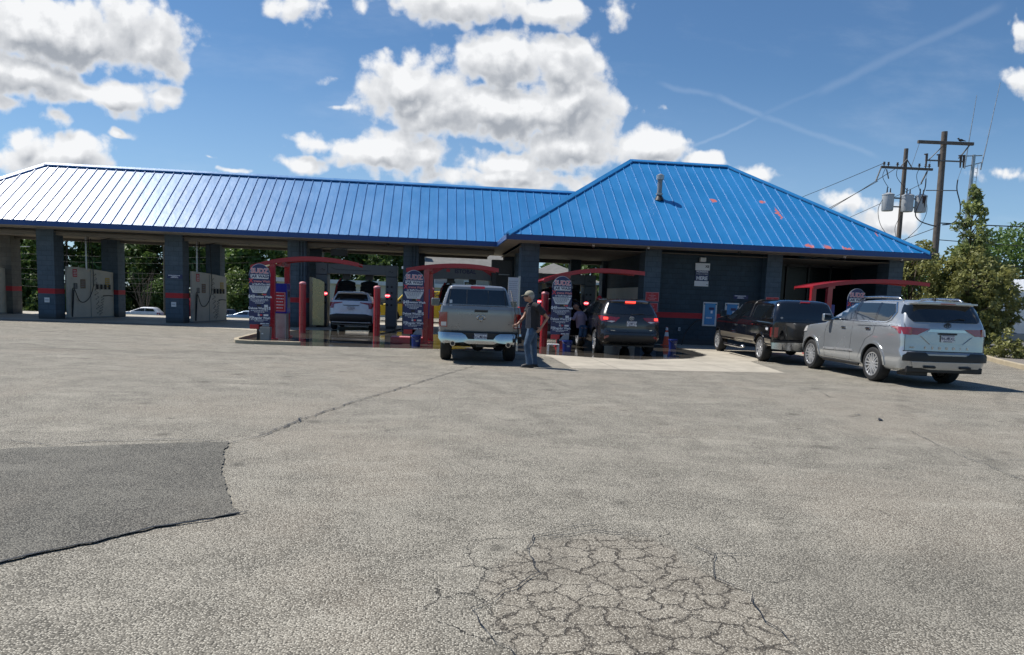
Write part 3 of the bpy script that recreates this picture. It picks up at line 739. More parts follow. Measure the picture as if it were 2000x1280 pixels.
# white partitions between the self-service bays
def swing(e, x, a=R(-11.5)):
    pv = Vector((x, 33.3, 0)); M_ = Matrix.Rotation(a, 3, 'Z'); e.location = pv + M_ @ (Vector(e.location) - pv); e.rotation_euler.z += a
def divider(x, y0, y1, ztop0, ztop1):
    b = B().use('cream_panel')
    n = 8; poly = [(y0, .05), (y1, .05)] + [(y1 - (y1 - y0) * i / n, ztop1 + (ztop0 - ztop1) * (i / n) - .035 * (1 - math.sin(PI * i / n))) for i in range(n + 1)]
    M = Matrix.Translation((x - .04, 0, 0)) @ Matrix(((0, 0, 1, 0), (1, 0, 0, 0), (0, 1, 0, 0), (0, 0, 0, 1)))
    b.prism(poly, 0, .08, M)
    b.use('grey_metal')
    for yy in (y0 + (y1 - y0) * .48,): b.box((x + .045, yy, 1.1), (.012, .03, 2.1))
    b.box((x, (y0 + y1) / 2, .03), (.14, y1 - y0, .06))
    o = b.build('bay_divider', None, bld); swing(o, x); return o
DIV = []
for x in (-20.5, -15.74, -10.60, -5.9): DIV.append(divider(x, 33.3, 36.4, 2.28, 2.12))
b = B().use('cream_panel'); b.b2(8.28, 8.36, 29.2, 34.8, .05, 2.25); b.build('bay_divider', None, bld)
# roof vent pipe
vp = B().use('grey_metal')
vp.tube([(8.99, 29.54, 5.7), (8.99, 29.54, 6.72)], .10, 14); vp.use('galvanised'); vp.tube([(8.99, 29.54, 6.62), (8.99, 29.54, 6.80)], .155, 14); vp.tube([(8.99, 29.54, 6.80), (8.99, 29.54, 6.86)], [.155, .05], 14)
vp.tube([(8.99, 29.54, 6.02), (8.99, 29.54, 6.08)], .14, 14); vp.use('dark_metal'); vp.tube([(8.99, 29.54, 5.80), (8.99, 29.54, 5.99)], [.2, .11], 14)
vp.build('vent_pipe', None, bld, smooth=True, auto=40)['label'] = 'grey capped vent pipe standing on the blue roof slope'
# things on and under the soffit
def cam_dome(x, y, z, m_='white_metal'):
    e = empty('security_camera', (x, y, z), 0)
    b = B().use(m_); b.lathe([(.055, 0), (.055, -.05), (.04, -.07)], 14); b.build('mount', None, e)
    B().use('black_gloss').ball((0, 0, -.08), .048, 8).build('lens', None, e, smooth=True)
    return e
for i, (x, y, m_, lab) in enumerate(((5.9, 27.4, 'white_metal', 'small white dome camera under the eave above the canopy of the dark grey SUV'), (8.0, 27.3, 'white_metal', 'small white dome camera under the eave just left of the column with the pink notice'),
                  (11.6, 27.3, 'dark_metal', 'small black dome camera under the eave above the members sign'), (15.9, 27.3, 'white_metal', 'small white dome camera under the eave above the right bay opening'), (18.35, 27.4, 'white_metal', 'small white dome camera under the eave at the right corner column'),
                  (-2.05, 31.8, 'dark_metal', 'small dark dome camera under the low roof eave'))):
    tag(cam_dome(x, y, 3.73, m_), lab, 'camera', 'dome cameras under the eaves')
def tube_light(x, y, label):
    e = empty('ceiling_light', (x, y, 3.6), 0, label, 'light', 'bay ceiling lights')
    B().use('dark_metal').b2(-.45, .45, -.09, .09, -.09, 0).build('housing', None, e, bevel=.01)
    B().use('lamp_clear').b2(-.42, .42, -.07, .07, -.105, -.092).build('diffuser', None, e)
    b = B().use('black'); b.tube([(-.4, 0, -.02), (-1.0, .1, -.08), (-1.5, .15, -.2), (-2.2, .25, -.22), (-2.3, .3, -.5)], .018, 6); b.build('cable', None, e)
for x, lab in ((-17.9, 'slim bay light with a sagging cable, ceiling of the leftmost bay'), (-13.0, 'slim bay light with a sagging cable left of the second front column'), (-8.6, 'slim bay light with a sagging cable between second and third columns'), (-4.0, 'slim bay light hanging over the entrance left bollard')):
    tube_light(x, 33.4, lab)
e = empty('flood_light', (10.62, 28.6, 3.42), 0, 'white wall flood light above the members sign', 'light')
B().use('white_metal').b2(-.12, .12, -.16, -.0, -.07, .09).build('housing', None, e, bevel=.015); B().use('lamp_clear').b2(-.10, .10, -.13, -.02, -.082, -.071).build('lens', None, e)

# gear on the dividers: hoses, signs, gun holders
def bay_gear(x, k):
    g_ = 'wash wands hanging on the bay dividers'
    where = ['leftmost', 'first fully visible', 'second fully visible', 'rightmost'][k]
    e = empty('hose', (x + .05, 0, 0), 0, f'black boom hose hanging in a loop on the {where} cream bay divider', 'hose', 'boom hoses on the bay dividers')
    b = B().use('black')
    P = [(0, 34.85, 3.55), (0.02, 34.9, 2.6), (.03, 34.95, 1.6), (.04, 34.7, 1.0), (.04, 34.3, .72), (.04, 33.95, .8), (.04, 33.72, 1.2), (.04, 33.6, 1.33), (.04, 33.52, 1.1), (.04, 33.47, .1)]
    Q = []
    for i in range(len(P) - 1):
        a0, a1, a2, a3 = Vector(P[max(0, i - 1)]), Vector(P[i]), Vector(P[i + 1]), Vector(P[min(len(P) - 1, i + 2)])
        for t in (0, .25, .5, .75): Q.append(.5 * ((2 * a1) + (a2 - a0) * t + (2 * a0 - 5 * a1 + 4 * a2 - a3) * t * t + (-a0 + 3 * a1 - 3 * a2 + a3) * t ** 3))
    Q.append(Vector(P[-1])); b.tube(Q, .016, 6); b.build('tube', None, e, smooth=True)
    b = B().use('dark_metal'); b.tube([(.06, 33.47, .08), (.06, 33.6, 1.25)], .03, 6); b.build('wand', None, e); swing(e, x)
    e2 = empty('coiled_hose', (x + .06, 0, 0), 0, f'thin coiled hose drooping on the {where} cream bay divider', 'hose', 'coiled hoses on the bay dividers')
    b = B().use('black'); pts = [(0.03 * math.sin(i * .9), 35.05 + .10 * math.cos(i * .9) * (i % 3 + 1) / 2 + i * .004, 2.0 - i * .03) for i in range(64)]
    b.tube(pts, .008, 5); pts = [(.03 * math.sin(i), 35.6 + .08 * math.cos(i) - i * .004, 1.0 - i * .02) for i in range(44)]; b.tube(pts, .008, 5)
    b.tube([(0, 35.65, 1.0), (0, 36.0, 1.02), (0, 36.3, 1.0)], .022, 6); b.build('tube', None, e2); swing(e2, x)
    for j in range(4):
        h = B().use('black'); h.b2(x + .04, x + .10, 35.18 + .28 * j, 35.28 + .28 * j, 1.30, 1.52)
        hb = h.build('brush_holder', None, bevel=.01); swing(hb, x)
        tag(hb, f'black gun holder {["nearest the front", "second from the front", "third from the front", "nearest the rear column"][j]} on the {where} cream bay divider', 'holder', 'gun holders on the bay dividers')
    def plate(y, z, w, h, m_, lab, ink='ink_white'):
        e3 = empty('notice_sign', (x + .05, y, z), PI / 2, lab, 'sign', 'notices on the bay dividers')
        B().use(m_).b2(-w / 2, w / 2, -.006, .006, -h / 2, h / 2).build('panel', None, e3)
        b = B().use(ink)
        for r_ in range(4): bars(b, -w * .38, w * .38, -.009, h * (.30 - .2 * r_), h * .07, r_ + k * 7)
        b.build('lettering', None, e3); swing(e3, x)
    plate(33.78, 1.98, .26, .34, 'sign_red', f'small red notice high on the {where} cream bay divider')
    plate(34.28, 1.52, .32, .40, 'house_tan', f'brown instruction board on the {where} cream bay divider', 'ink_grey')
    plate(33.80, 1.42, .22, .24, 'dark_metal', f'small square black framed notice on the {where} cream bay divider', 'ink_grey')
    plate(35.95, 1.62, .30, .42, 'poster_yellow', f'yellow poster near the rear of the {where} cream bay divider', 'ink_grey')
    e4 = empty('coin_box', (x - .30, 32.44, 1.4), 0, f'coin box on the column before the {where} cream bay divider', 'coin box', 'coin boxes at the bay dividers')
    b = B().use('dark_metal'); b.b2(.02, .16, .3, .52, -.3, .35); b.use('white_metal'); b.b2(.161, .168, .33, .48, .12, .33); b.build('case', None, e4, bevel=.01)
bay_gear(-15.74, 1); bay_gear(-10.60, 2)
# vertical supply pipes at the rear of the bays
for x, lab in ((-15.2, 'pale vertical supply pipe above the first cream bay divider'), (-10.5, 'pale vertical supply pipe above the second cream bay divider')):
    b = B().use('galvanised'); b.tube([(x - .15, 34.3, 2.15), (x - .15, 34.3, 3.6)], .045, 8); b.use('black'); b.tube([(x - .05, 34.35, 2.2), (x - .05, 34.3, 3.6)], .02, 6)
    tag(b.build('supply_pipe'), lab, 'pipe', 'supply pipes in the bays')
# small number plates on the front columns and a strip sign
for x, k in ((-16.16, 'leftmost front column'), (-11.04, 'second front column from the left')):
    e = empty('bay_number_sign', (x + (.02 if k[0] == 'l' else -.02), 32.49, .80), 0, f'small square white bay number sign low on the {k}', 'sign', 'bay number signs')
    B().use('sign_white').b2(-.10, .10, -.012, .0, -.10, .10).build('panel', None, e); b = B().use('ink_grey'); bars(b, -.07, .07, -.014, 0, .05, 3); b.build('lettering', None, e)
def strip_sign(x, y, z, w, lab):
    e = empty('strip_sign', (x, y, z), 0, lab, 'sign', 'navy strip signs'); B().use('sign_navy').b2(-w / 2, w / 2, -.012, 0, -.085, .085).build('panel', None, e)
    b = B().use('ink_white'); bars(b, -w * .42, w * .42, -.014, .045, .03, 11); bars(b, -w * .2, w * .2, -.014, 0, .025, 12); bars(b, -w * .26, w * .26, -.014, -.045, .025, 13); b.build('lettering', None, e)
strip_sign(-11.0, 32.49, 1.98, .62, 'navy strip sign with white print on the second front column')
strip_sign(12.35, 28.60, 1.98 + .02, .62, 'navy strip sign with white print on the block wall above the vending machines')

# members sign
e = empty('members_sign', (10.66, 28.60, 2.82), 0, 'members welcome here sign of white and black panels on the dark block wall', 'sign')
B().use('sign_navy').b2(-.27, .27, -.014, 0, -.26, .22).build('panel', None, e)
B().use('sign_white').b2(-.30, .30, -.03, 0, .19, .47).build('panel', None, e); B().use('sign_white').b2(-.30, .28, -.03, 0, -.45, -.24).build('panel', None, e)
b = B().use('ink_white'); b.text('MEMBERS', .115, FACE(0, -.018, .135), bold=.002); b.text('HERE', .20, FACE(0, -.018, -.13), bold=.006)
b.use('ink_grey'); b.text('WELCOME', .105, FACE(0, -.018, .035), bold=.001);
b.use('black'); b.text('XE', .13, FACE(.19, -.034, .34), bold=.004); b.box((.22, -.032, -.37), (.05, .004, .02)); b.build('lettering', None, e)
# red notices on the columns
for x, y, z, lab in ((8.53, 28.19, 1.87, 'upper pink red notice on the column right of the dark grey SUV'), (8.50, 28.19, 1.45, 'lower pink red notice on the column, half hidden by the dark grey SUV'), (13.5, 28.19, 1.86, 'pink red framed notice on the column behind the black pickup')):
    e = empty('warning_sign', (x, y, z), 0, lab, 'sign', 'red framed notices on the columns')
    B().use('ink_pink').b2(-.27, .27, -.014, 0, -.18, .18).build('frame', None, e)
    B().use('sign_red').b2(-.25, .25, -.018, -.0145, -.16, .16).build('panel', None, e)
    b = B().use('ink_pink')
    b.text('NO', .06, FACE(0, -.021, .115))
    for q, (hw, zz) in enumerate(((.13, .055), (.06, 0), (.18, -.055), (.12, -.11))): bars(b, -hw, hw, -.021, zz, .03, 40 + q)
    b.build('lettering', None, e)
# vending machines in the wall
for x, lab in ((11.08, 'blue fronted change machine in a white frame on the block wall, full front in view'), (12.0, 'blue fronted change machine in a white frame, half hidden by the black pickup')):
    e = empty('vending_machine', (x, 28.62, 1.28), 0, lab, 'vending machine', 'change machines in the block wall')
    B().use('white_metal').b2(-.29, .29, -.06, 0, -.50, .47).build('frame', None, e, bevel=.01)
    B().use('vend_blue').b2(-.22, .22, -.08, -.062, -.44, .42).build('panel', None, e, bevel=.008)
    b = B().use('sign_navy'); b.b2(-.06, .16, -.09, -.081, .16, .26); b.use('ink_white'); b.b2(.02, .10, -.088, -.081, .02, .13); bars(b, -.16, .14, -.083, -.16, .06, 4); b.use('black')
    for sx in (-1, 1): b.b2(sx * .24 - .02, sx * .24 + .02, -.07, -.061, .36, .42)
    b.build('print', None, e)
e = empty('outlet_box', (9.85, 28.60, .62), 0, 'small grey outlet box low on the block wall', 'outlet'); B().use('white_metal').b2(-.04, .04, -.04, 0, -.07, .07).build('box', None, e); B().use('grey_metal').b2(-.03, .03, -.046, -.04, -.05, .05).build('cover', None, e)

# ------------------------------------------------------------------ vehicles
class Car:
    """stacked plan outlines. lev rows: z, half width, y rear, y front, rear corner radius, front corner radius"""
    def __init__(s, lev, bow_r=.07, bow_f=.18, bow_s=.025):
        s.L = lev; s.br = bow_r; s.bf = bow_f; s.bs = bow_s
    def row(s, z):
        L = s.L
        if z <= L[0][0]: return L[0][1:]
        if z >= L[-1][0]: return L[-1][1:]
        for i in range(len(L) - 1):
            if L[i][0] <= z <= L[i + 1][0]:
                t = (z - L[i][0]) / (L[i + 1][0] - L[i][0] + 1e-9)
                return [a + (b_ - a) * t for a, b_ in zip(L[i][1:], L[i + 1][1:])]
    def rear(s, x, z):
        w, yr, yf, rr_, rf = s.row(z); ax = min(abs(x), w); y = yr + s.br * (ax / w) ** 2
        if ax > w - rr_: d = ax - (w - rr_); y += rr_ - math.sqrt(max(0, rr_ * rr_ - d * d))
        return Vector((max(-w, min(w, x)), y, z))
    def side(s, y, z, sg):
        w, yr, yf, rr_, rf = s.row(z); t = (y - (yr + yf) / 2) / ((yf - yr) / 2); x = w * (1 - s.bs * t * t * min(1, abs(t)))
        y0 = yr + s.br; 
        if y < y0 + rr_:
            d = y0 + rr_ - y; x -= rr_ - math.sqrt(max(0, rr_ * rr_ - min(d, rr_) ** 2))
        y1 = yf - s.bf
        if y > y1 - rf:
            d = y - (y1 - rf); x -= rf - math.sqrt(max(0, rf * rf - min(d, rf) ** 2))
        return Vector((sg * x, y, z))
    def front(s, x, z):
        w, yr, yf, rr_, rf = s.row(z); ax = min(abs(x), w); y = yf - s.bf * (ax / w) ** 2
        if ax > w - rf: d = ax - (w - rf); y -= rf - math.sqrt(max(0, rf * rf - d * d))
        return Vector((max(-w, min(w, x)), y, z))
    def ring(s, z, ns=22, nc=6, nx=10):
        w, yr, yf, rr_, rf = s.row(z); P = []
        ya = yr + s.br + rr_; yb = yf - s.bf - rf
        def sx(y):
            t = (y - (yr + yf) / 2) / ((yf - yr) / 2); return w * (1 - s.bs * t * t * min(1, abs(t)))
        for i in range(nx + 1):   # rear face, left to right
            x = -(w - rr_) + 2 * (w - rr_) * i / nx; P.append((x, yr + s.br * (x / w) ** 2))
        for i in range(1, nc):
            q = PI / 2 * i / nc; x = (w - rr_) + rr_ * math.sin(q); y = ya - rr_ * math.cos(q)
            y = y + (yr + s.br * min(1, x / w) ** 2 - (yr + s.br)) * (1 - i / nc); P.append((x + (sx(ya) - w) * (i / nc), y))
        for i in range(ns + 1): y = ya + (yb - ya) * i / ns; P.append((sx(y), y))
        for i in range(1, nc):
            q = PI / 2 * i / nc; P.append(((sx(yb) - rf) + rf * math.cos(q), yb + rf * math.sin(q)))
        xw = sx(yb) - rf
        for i in range(nx + 1):
            x = xw - 2 * xw * i / nx; P.append((x, yf - s.bf * (1 if i in (0, nx) else (abs(x) / max(xw, .01)) ** 2)))
        n_half = len(P)
        for i in range(nc - 1, 0, -1):
            q = PI / 2 * i / nc; P.append((-((sx(yb) - rf) + rf * math.cos(q)), yb + rf * math.sin(q)))
        for i in range(ns + 1): y = yb - (yb - ya) * i / ns; P.append((-sx(y), y))
        for i in range(nc - 1, 0, -1):
            q = PI / 2 * i / nc; x = (w - rr_) + rr_ * math.sin(q); y = ya - rr_ * math.cos(q)
            y = y + (yr + s.br * min(1, x / w) ** 2 - (yr + s.br)) * (1 - i / nc); P.append((-(x + (sx(ya) - w) * (i / nc)), y))
        return P
    def shell(s, b):
        z0, z1 = s.L[0][0], s.L[-1][0]; zs = []
        for i in range(len(s.L) - 1):
            n = max(1, int((s.L[i + 1][0] - s.L[i][0]) / .07)); zs += [s.L[i][0] + (s.L[i + 1][0] - s.L[i][0]) * k / n for k in range(n)]
        zs.append(z1); vs = []; fs = []; n = None
        for z in zs:
            r_ = s.ring(z); n = len(r_); vs += [(x, y, z) for x, y in r_]
        for i in range(len(zs) - 1):
            for j in range(n): fs.append((i * n + j, i * n + (j + 1) % n, (i + 1) * n + (j + 1) % n, (i + 1) * n + j))
        top = s.ring(z1); cy_ = sum(p[1] for p in top) / n; k = len(vs); prev = (len(zs) - 1) * n
        for sc_, dz_ in ((.85, .008), (.55, .014)):
            vs += [(x * sc_, cy_ + (y - cy_) * sc_, z1 + dz_) for x, y in top]
            for j in range(n): fs.append((prev + j, prev + (j + 1) % n, k + (j + 1) % n, k + j))
            prev = k; k = len(vs)
        fs.append(tuple(prev + j for j in range(n))); fs.append(tuple(range(n - 1, -1, -1)))
        b.add(vs, fs)

def conform(b, poly, fn, off=.004, thick=.01, step=.10):
    """cut a flat outline into cells and wrap it on a body surface, with real thickness"""
    bm = bmesh.new(); vs = [bm.verts.new((x, y, 0)) for x, y in poly]; bm.faces.new(vs)
    xs_ = [p[0] for p in poly]; ys_ = [p[1] for p in poly]
    for ax, lo, hi in ((0, min(xs_), max(xs_)), (1, min(ys_), max(ys_))):
        k = math.floor(lo / step) + 1
        while k * step < hi - 1e-4:
            co = [0, 0, 0]; co[ax] = k * step; no = [0, 0, 0]; no[ax] = 1
            bmesh.ops.bisect_plane(bm, geom=bm.verts[:] + bm.edges[:] + bm.faces[:], plane_co=co, plane_no=no); k += 1
    bm.verts.ensure_lookup_table(); bm.verts.index_update()
    outer = []; inner = []; cen = fn(sum(xs_) / len(xs_), sum(ys_) / len(ys_))
    for v in bm.verts:
        p = fn(v.co.x, v.co.y); e = .01
        a = fn(v.co.x + e, v.co.y) - fn(v.co.x - e, v.co.y); c = fn(v.co.x, v.co.y + e) - fn(v.co.x, v.co.y - e)
        nn = a.cross(c)
        nn = nn.normalized() if nn.length > 1e-9 else Vector((0, -1, 0))
        ref = Vector((p.x, p.y - conform.mid, 0))
        if nn.dot(ref) < 0: nn = -nn
        outer.append(tuple(p + nn * (off + thick))); inner.append(tuple(p + nn * (off - .012)))
    n = len(outer); fs = [tuple(v.index for v in f.verts) for f in bm.faces] 
    for e in bm.edges:
        if len(e.link_faces) == 1: i, j = e.verts[0].index, e.verts[1].index; fs.append((i, j, n + j, n + i))
    bm.free(); b.add(outer + inner, fs)
conform.mid = 2.5

def rect(x0, x1, z0, z1, r_=0.0):
    if not r_: return [(x0, z0), (x1, z0), (x1, z1), (x0, z1)]
    P = []
    for cx, cz, a in ((x1 - r_, z0 + r_, -90), (x1 - r_, z1 - r_, 0), (x0 + r_, z1 - r_, 90), (x0 + r_, z0 + r_, 180)):
        for k in range(4): q = R(a + 30 * k); P.append((cx + r_ * math.cos(q), cz + r_ * math.sin(q)))
    return P

def wheel(parent, x, y, r_, w, sg, style='spoke', n_sp=6, rim='alloy', steer=0):
    root = empty('wheel', (x, y, r_)); root.parent = parent; root.rotation_euler = (0, 0, steer)
    for k_ in ('label', 'category', 'group'):
        if k_ in root: del root[k_]
    M = Matrix.Rotation(PI / 2 * sg, 4, 'Y')
    b = B(); ri = r_ * .68
    prof = [(ri, -w / 2 + .01), (ri + .02, -w / 2 - .004), (r_ - .045, -w / 2), (r_ - .008, -w / 2 + .035), (r_, -w / 2 + .06), (r_, 0)]
    prof = prof + [(a, -h) for a, h in prof[::-1][1:]]
    b.lathe(prof, 36, M, caps=False); b.use('rubber'); o = b.build('tyre', 'rubber', root, smooth=True, auto=35)
    b = B().use('wheel_bright' if rim == 'chrome' else rim)
    b.lathe([(ri + .004, w / 2 - .02), (ri, w / 2 - .002), (ri - .018, w / 2 - .004), (ri - .025, w / 2 - .05), (ri - .025, -w / 2 + .02)], 32, M, caps=False)
    b.lathe([(.0001, w / 2 - .018), (.055, w / 2 - .018), (.07, w / 2 - .04), (.07, w / 2 - .09)], 16, M, caps=False)
    for k in range(n_sp):
        for dq, wd in (((-.16, .020), (.16, .020)) if style == 'double' else ((0, .045),)):
            q = 2 * PI * k / n_sp; T = M @ Matrix.Rotation(q, 4, 'Z')
            a0 = Vector((.05, 0)); a1 = Vector((ri - .01, 0)); c_, s_ = math.cos(dq), math.sin(dq)
            p0 = Vector((.055, .02 * (1 if dq > 0 else -1 if dq < 0 else 0))); p1 = Vector(((ri - .012) * c_, (ri - .012) * s_))
            tt = (p1 - p0).normalized(); nn = Vector((-tt.y, tt.x)) * wd; nn2 = nn * .8
            vs = [(*(p0 - nn), w / 2 - .02), (*(p0 + nn), w / 2 - .02), (*(p1 + nn2), w / 2 - .012), (*(p1 - nn2), w / 2 - .012), (*(p0 - nn), w / 2 - .06), (*(p0 + nn), w / 2 - .06), (*(p1 + nn2), w / 2 - .05), (*(p1 - nn2), w / 2 - .05)]
            b.add(vs, [(0, 1, 2, 3), (4, 7, 6, 5), (0, 4, 5, 1), (1, 5, 6, 2), (2, 6, 7, 3), (3, 7, 4, 0)], T)
    b.use('black'); b.lathe([(.0001, w / 2 - .085), (ri - .03, w / 2 - .085)], 24, M, caps=False)
    b.use('dark_metal'); b.lathe([(.0001, -w / 2 + .05), (ri - .03, -w / 2 + .05)], 24, M, caps=False)
    b.build('rim', None, root, smooth=True, auto=30)
    return root

def cut_arches(o, cuts):
    """cuts: (x, y, z, radius, length)"""
    b = B()
    for (x, y, z, r_, l) in cuts: b.tube([(x - l / 2, y, z), (x + l / 2, y, z)], r_, 40)
    c = b.build('cutter', 'black'); c.parent = o.parent
    md = o.modifiers.new('cut', 'BOOLEAN'); md.operation = 'DIFFERENCE'; md.solver = 'EXACT'; md.object = c; md.material_mode = 'TRANSFER'
    bpy.context.view_layer.update(); dg = bpy.context.evaluated_depsgraph_get(); me = bpy.data.meshes.new_from_object(o.evaluated_get(dg))
    o.modifiers.clear(); old = o.data; o.data = me; bpy.data.objects.remove(c)
    me.set_sharp_from_angle(angle=R(32))

def vehicle(name, label, cat, loc, yaw, car, paint, wheels, wr, ww, rim='alloy', style='double', nsp=6, extra=None, lower=None, arch_z=None, group=None, cuts=True, steer=0):
    root = empty(name, (*loc, 0), yaw, label, cat, group)
    b = B().use(paint); cars = car if isinstance(car, list) else [car]
    cars[0].shell(b)
    body = b.build('body', None, root, smooth=True, auto=38)
    for c_ in cars[1:]:
        b = B().use(paint); c_.shell(b); b.build(extra or 'cab', None, root, smooth=True, auto=38)
    half = cars[0].row(.6)[0]
    if cuts:
        cut_arches(body, [(sg * half, y, wr + .015, wr * 1.15, .62) for y in wheels for sg in (-1, 1)])
    for y in wheels:
        for sg in (-1, 1): wheel(root, sg * (half - ww / 2 - .015), y, wr, ww, sg, style, nsp, rim, steer if y == max(wheels) else 0)
    return root, body, cars[0]

def arch_trim(root, car, y, wr, mat_, wd=.06, th=.018, z0=.25):
    for sg in (-1, 1):
        b = B().use(mat_); n = 16; ri, ro = wr * 1.13, wr * 1.13 + wd
        for i in range(n):
            q0, q1 = PI * i / n - .0, PI * (i + 1) / n
            P = [(y + r_ * math.cos(q), wr + .015 + r_ * math.sin(q)) for r_, q in ((ri, q0), (ro, q0), (ro, q1), (ri, q1))]
            fn = lambda a, c: car.side(a, c, sg)
            p = [fn(*t) for t in P]; o = Vector((sg * th, 0, 0))
            b.add([tuple(v + o) for v in p] + [tuple(v - o) for v in p], [(0, 1, 2, 3), (7, 6, 5, 4), (0, 4, 5, 1), (1, 5, 6, 2), (2, 6, 7, 3), (3, 7, 4, 0)])
        b.build('wheel_arch', None, root, smooth=True, auto=50)

def plate(root, x, y, z, txt, frame='chrome'):
    e = empty('licence_plate', (x, y, z)); e.parent = root
    B().use('plate_white').b2(-.152, .152, -.008, 0, -.076, .076).build('panel', None, e, bevel=.003)
    b = B().use('ink_navy'); b.text(txt[0], .10, FACE(-.078, -.0095, -.005), bold=.0); b.text(txt[1], .10, FACE(.080, -.0095, -.005), bold=.0)
    b.box((0, -.0095, .0), (.022, .003, .04)); b.box((0, -.0095, .018), (.04, .003, .012)); b.box((0, -.0095, .062), (.28, .003, .016)); b.box((0, -.0095, -.064), (.20, .003, .014)); b.build('lettering', None, e)

def rlamp(root, car, poly, mat_='lamp_red', side=None, sg=-1, extra=None, th=.014):
    conform.mid = 2.5; b = B().use(mat_); conform(b, poly, car.rear, .002, th)
    if side: conform(b, side, lambda y, z: car.side(y, z, sg), .002, th)
    if extra: b.use('lamp_clear'); conform(b, extra, car.rear, .004, th)
    return b.build('tail_light', None, root, smooth=True, auto=40)
mir = lambda P: [(-x, z) for x, z in P][::-1]

def side_piece(root, car, name, poly, m_, off=.003, th=.006, sgs=(-1, 1), step=.12):
    for sg in sgs:
        b = B().use(m_); conform(b, poly, lambda y, z: car.side(y, z, sg), off, th, step); b.build(name, None, root, smooth=True, auto=40)
def rear_piece(root, car, name, poly, m_, off=.003, th=.006):
    b = B().use(m_); conform(b, poly, car.rear, off, th); return b.build(name, None, root, smooth=True, auto=40)
def front_piece(root, car, name, poly, m_, off=.003, th=.006):
    b = B().use(m_); conform(b, poly, car.front, off, th); return b.build(name, None, root, smooth=True, auto=40)
def mirrors(root, x, y, z, m_, w=.22, h=.2):
    for sg in (-1, 1):
        e = empty('side_mirror', (sg * x, y, z)); e.parent = root
        b = B().use(m_); b.box((sg * (w / 2), 0, 0), (w, .12, h)); b.box((-sg * .06, .02, -h * .25), (.16, .05, .05)); b.build('housing', None, e, bevel=.03, smooth=True, auto=50)
        B().use('glass_tint').box((sg * (w / 2), -.064, 0), (w * .84, .006, h * .8)).build('glass', None, e)
def seam_line(root, car, name, pts_list, sgs=(-1, 1), w=.008):
    b = B().use('black')
    for sg in sgs:
        for pts in pts_list:
            Q = []
            for (a, c) in pts: Q.append(car.side(a, c, sg) + Vector((sg * .0005, 0, 0)))
            b.tube(Q, w / 2, 4)
    b.build(name, None, root)
def dense(pts, n=6):
    Q = []
    for i in range(len(pts) - 1):
        for k in range(n): t = k / n; Q.append((pts[i][0] + (pts[i + 1][0] - pts[i][0]) * t, pts[i][1] + (pts[i + 1][1] - pts[i][1]) * t))
    return Q + [pts[-1]]
def handles(root, car, spots, m_='chrome', sgs=(-1, 1)):
    for sg in sgs:
        for (y, z) in spots:
            p = car.side(y, z, sg); b = B().use(m_); b.box((p.x + sg * .018, y, z), (.03, .20, .032)); b.use('black'); b.box((p.x + sg * .002, y, z - .004), (.008, .16, .06)); b.build('door_handle', None, root, bevel=.008)

# --- the silver family SUV at the right front
sl = [(.34, .90, .20, 5.02, .10, .30), (.40, .955, .05, 5.14, .16, .36), (.55, .985, .00, 5.20, .18, .38), (.74, .99, .0, 5.22, .18, .38), (.80, .985, .07, 5.20, .16, .36), (1.0, .985, .085, 5.16, .16, .34), (1.14, .98, .09, 5.05, .15, .32), (1.20, .97, .095, 4.85, .15, .30), (1.28, .962, .10, 4.0, .14, .25), (1.36, .945, .12, 3.72, .13, .20), (1.42, .93, .145, 3.58, .13, .16), (1.60, .875, .23, 3.12, .13, .12), (1.78, .80, .32, 2.72, .12, .12), (1.83, .77, .28, 2.56, .12, .12), (1.87, .72, .30, 2.38, .12, .14), (1.895, .60, .45, 2.1, .12, .14)]
c1 = Car(sl)
sq, body, _ = vehicle('silver_suv', 'big silver SUV with chrome wheels at the right, nearest vehicle to the camera', 'suv', (11.07, 14.62), R(-2.2), c1, 'paint_silver', (1.26, 4.28), .405, .27, rim='chrome', nsp=8)
side_piece(sq, c1, 'window', [(3.38, 1.405), (2.72, 1.80), (2.30, 1.815), (2.30, 1.405)], 'glass_tint')
side_piece(sq, c1, 'window', [(2.17, 1.405), (2.17, 1.815), (1.40, 1.815), (1.34, 1.405)], 'glass_tint')
side_piece(sq, c1, 'window', [(1.26, 1.41), (1.32, 1.815), (.80, 1.80), (.66, 1.62), (.78, 1.46), (.90, 1.41)], 'glass_tint')
side_piece(sq, c1, 'window_trim', [(3.42, 1.375), (.86, 1.375), (.70, 1.44), (.58, 1.62), (.74, 1.835), (.80, 1.835), (.63, 1.62), (.75, 1.45), (.90, 1.40), (3.42, 1.40)], 'chrome', th=.010)
side_piece(sq, c1, 'window_pillar', [(1.335, 1.405), (1.395, 1.825), (1.325, 1.825), (1.265, 1.405)], 'black_gloss')
side_piece(sq, c1, 'window_pillar', [(2.29, 1.405), (2.29, 1.83), (2.18, 1.83), (2.18, 1.405)], 'black_gloss')
rear_piece(sq, c1, 'rear_window', [(-.90, 1.60), (-.74, 1.435), (-.70, 1.425), (.70, 1.425), (.74, 1.435), (.90, 1.60), (.80, 1.80), (-.80, 1.80)], 'glass_dark')
b = B().use('paint_silver'); b.box((0, .27, 1.835), (1.36, .20, .035)); b.use('lamp_red'); b.box((0, .165, 1.83), (.34, .01, .018)); b.build('spoiler', None, sq, bevel=.012)
front_piece(sq, c1, 'windshield', [(-.82, 1.40), (.82, 1.40), (.70, 1.80), (-.70, 1.80)], 'glass_dark')
P = [(-.955, 1.30), (-.93, 1.15), (-.66, 1.145), (-.40, 1.285)]
rlamp(sq, c1, P, side=[(.12, 1.14), (.30, 1.155), (.42, 1.25), (.66, 1.305), (.12, 1.305)], sg=-1)
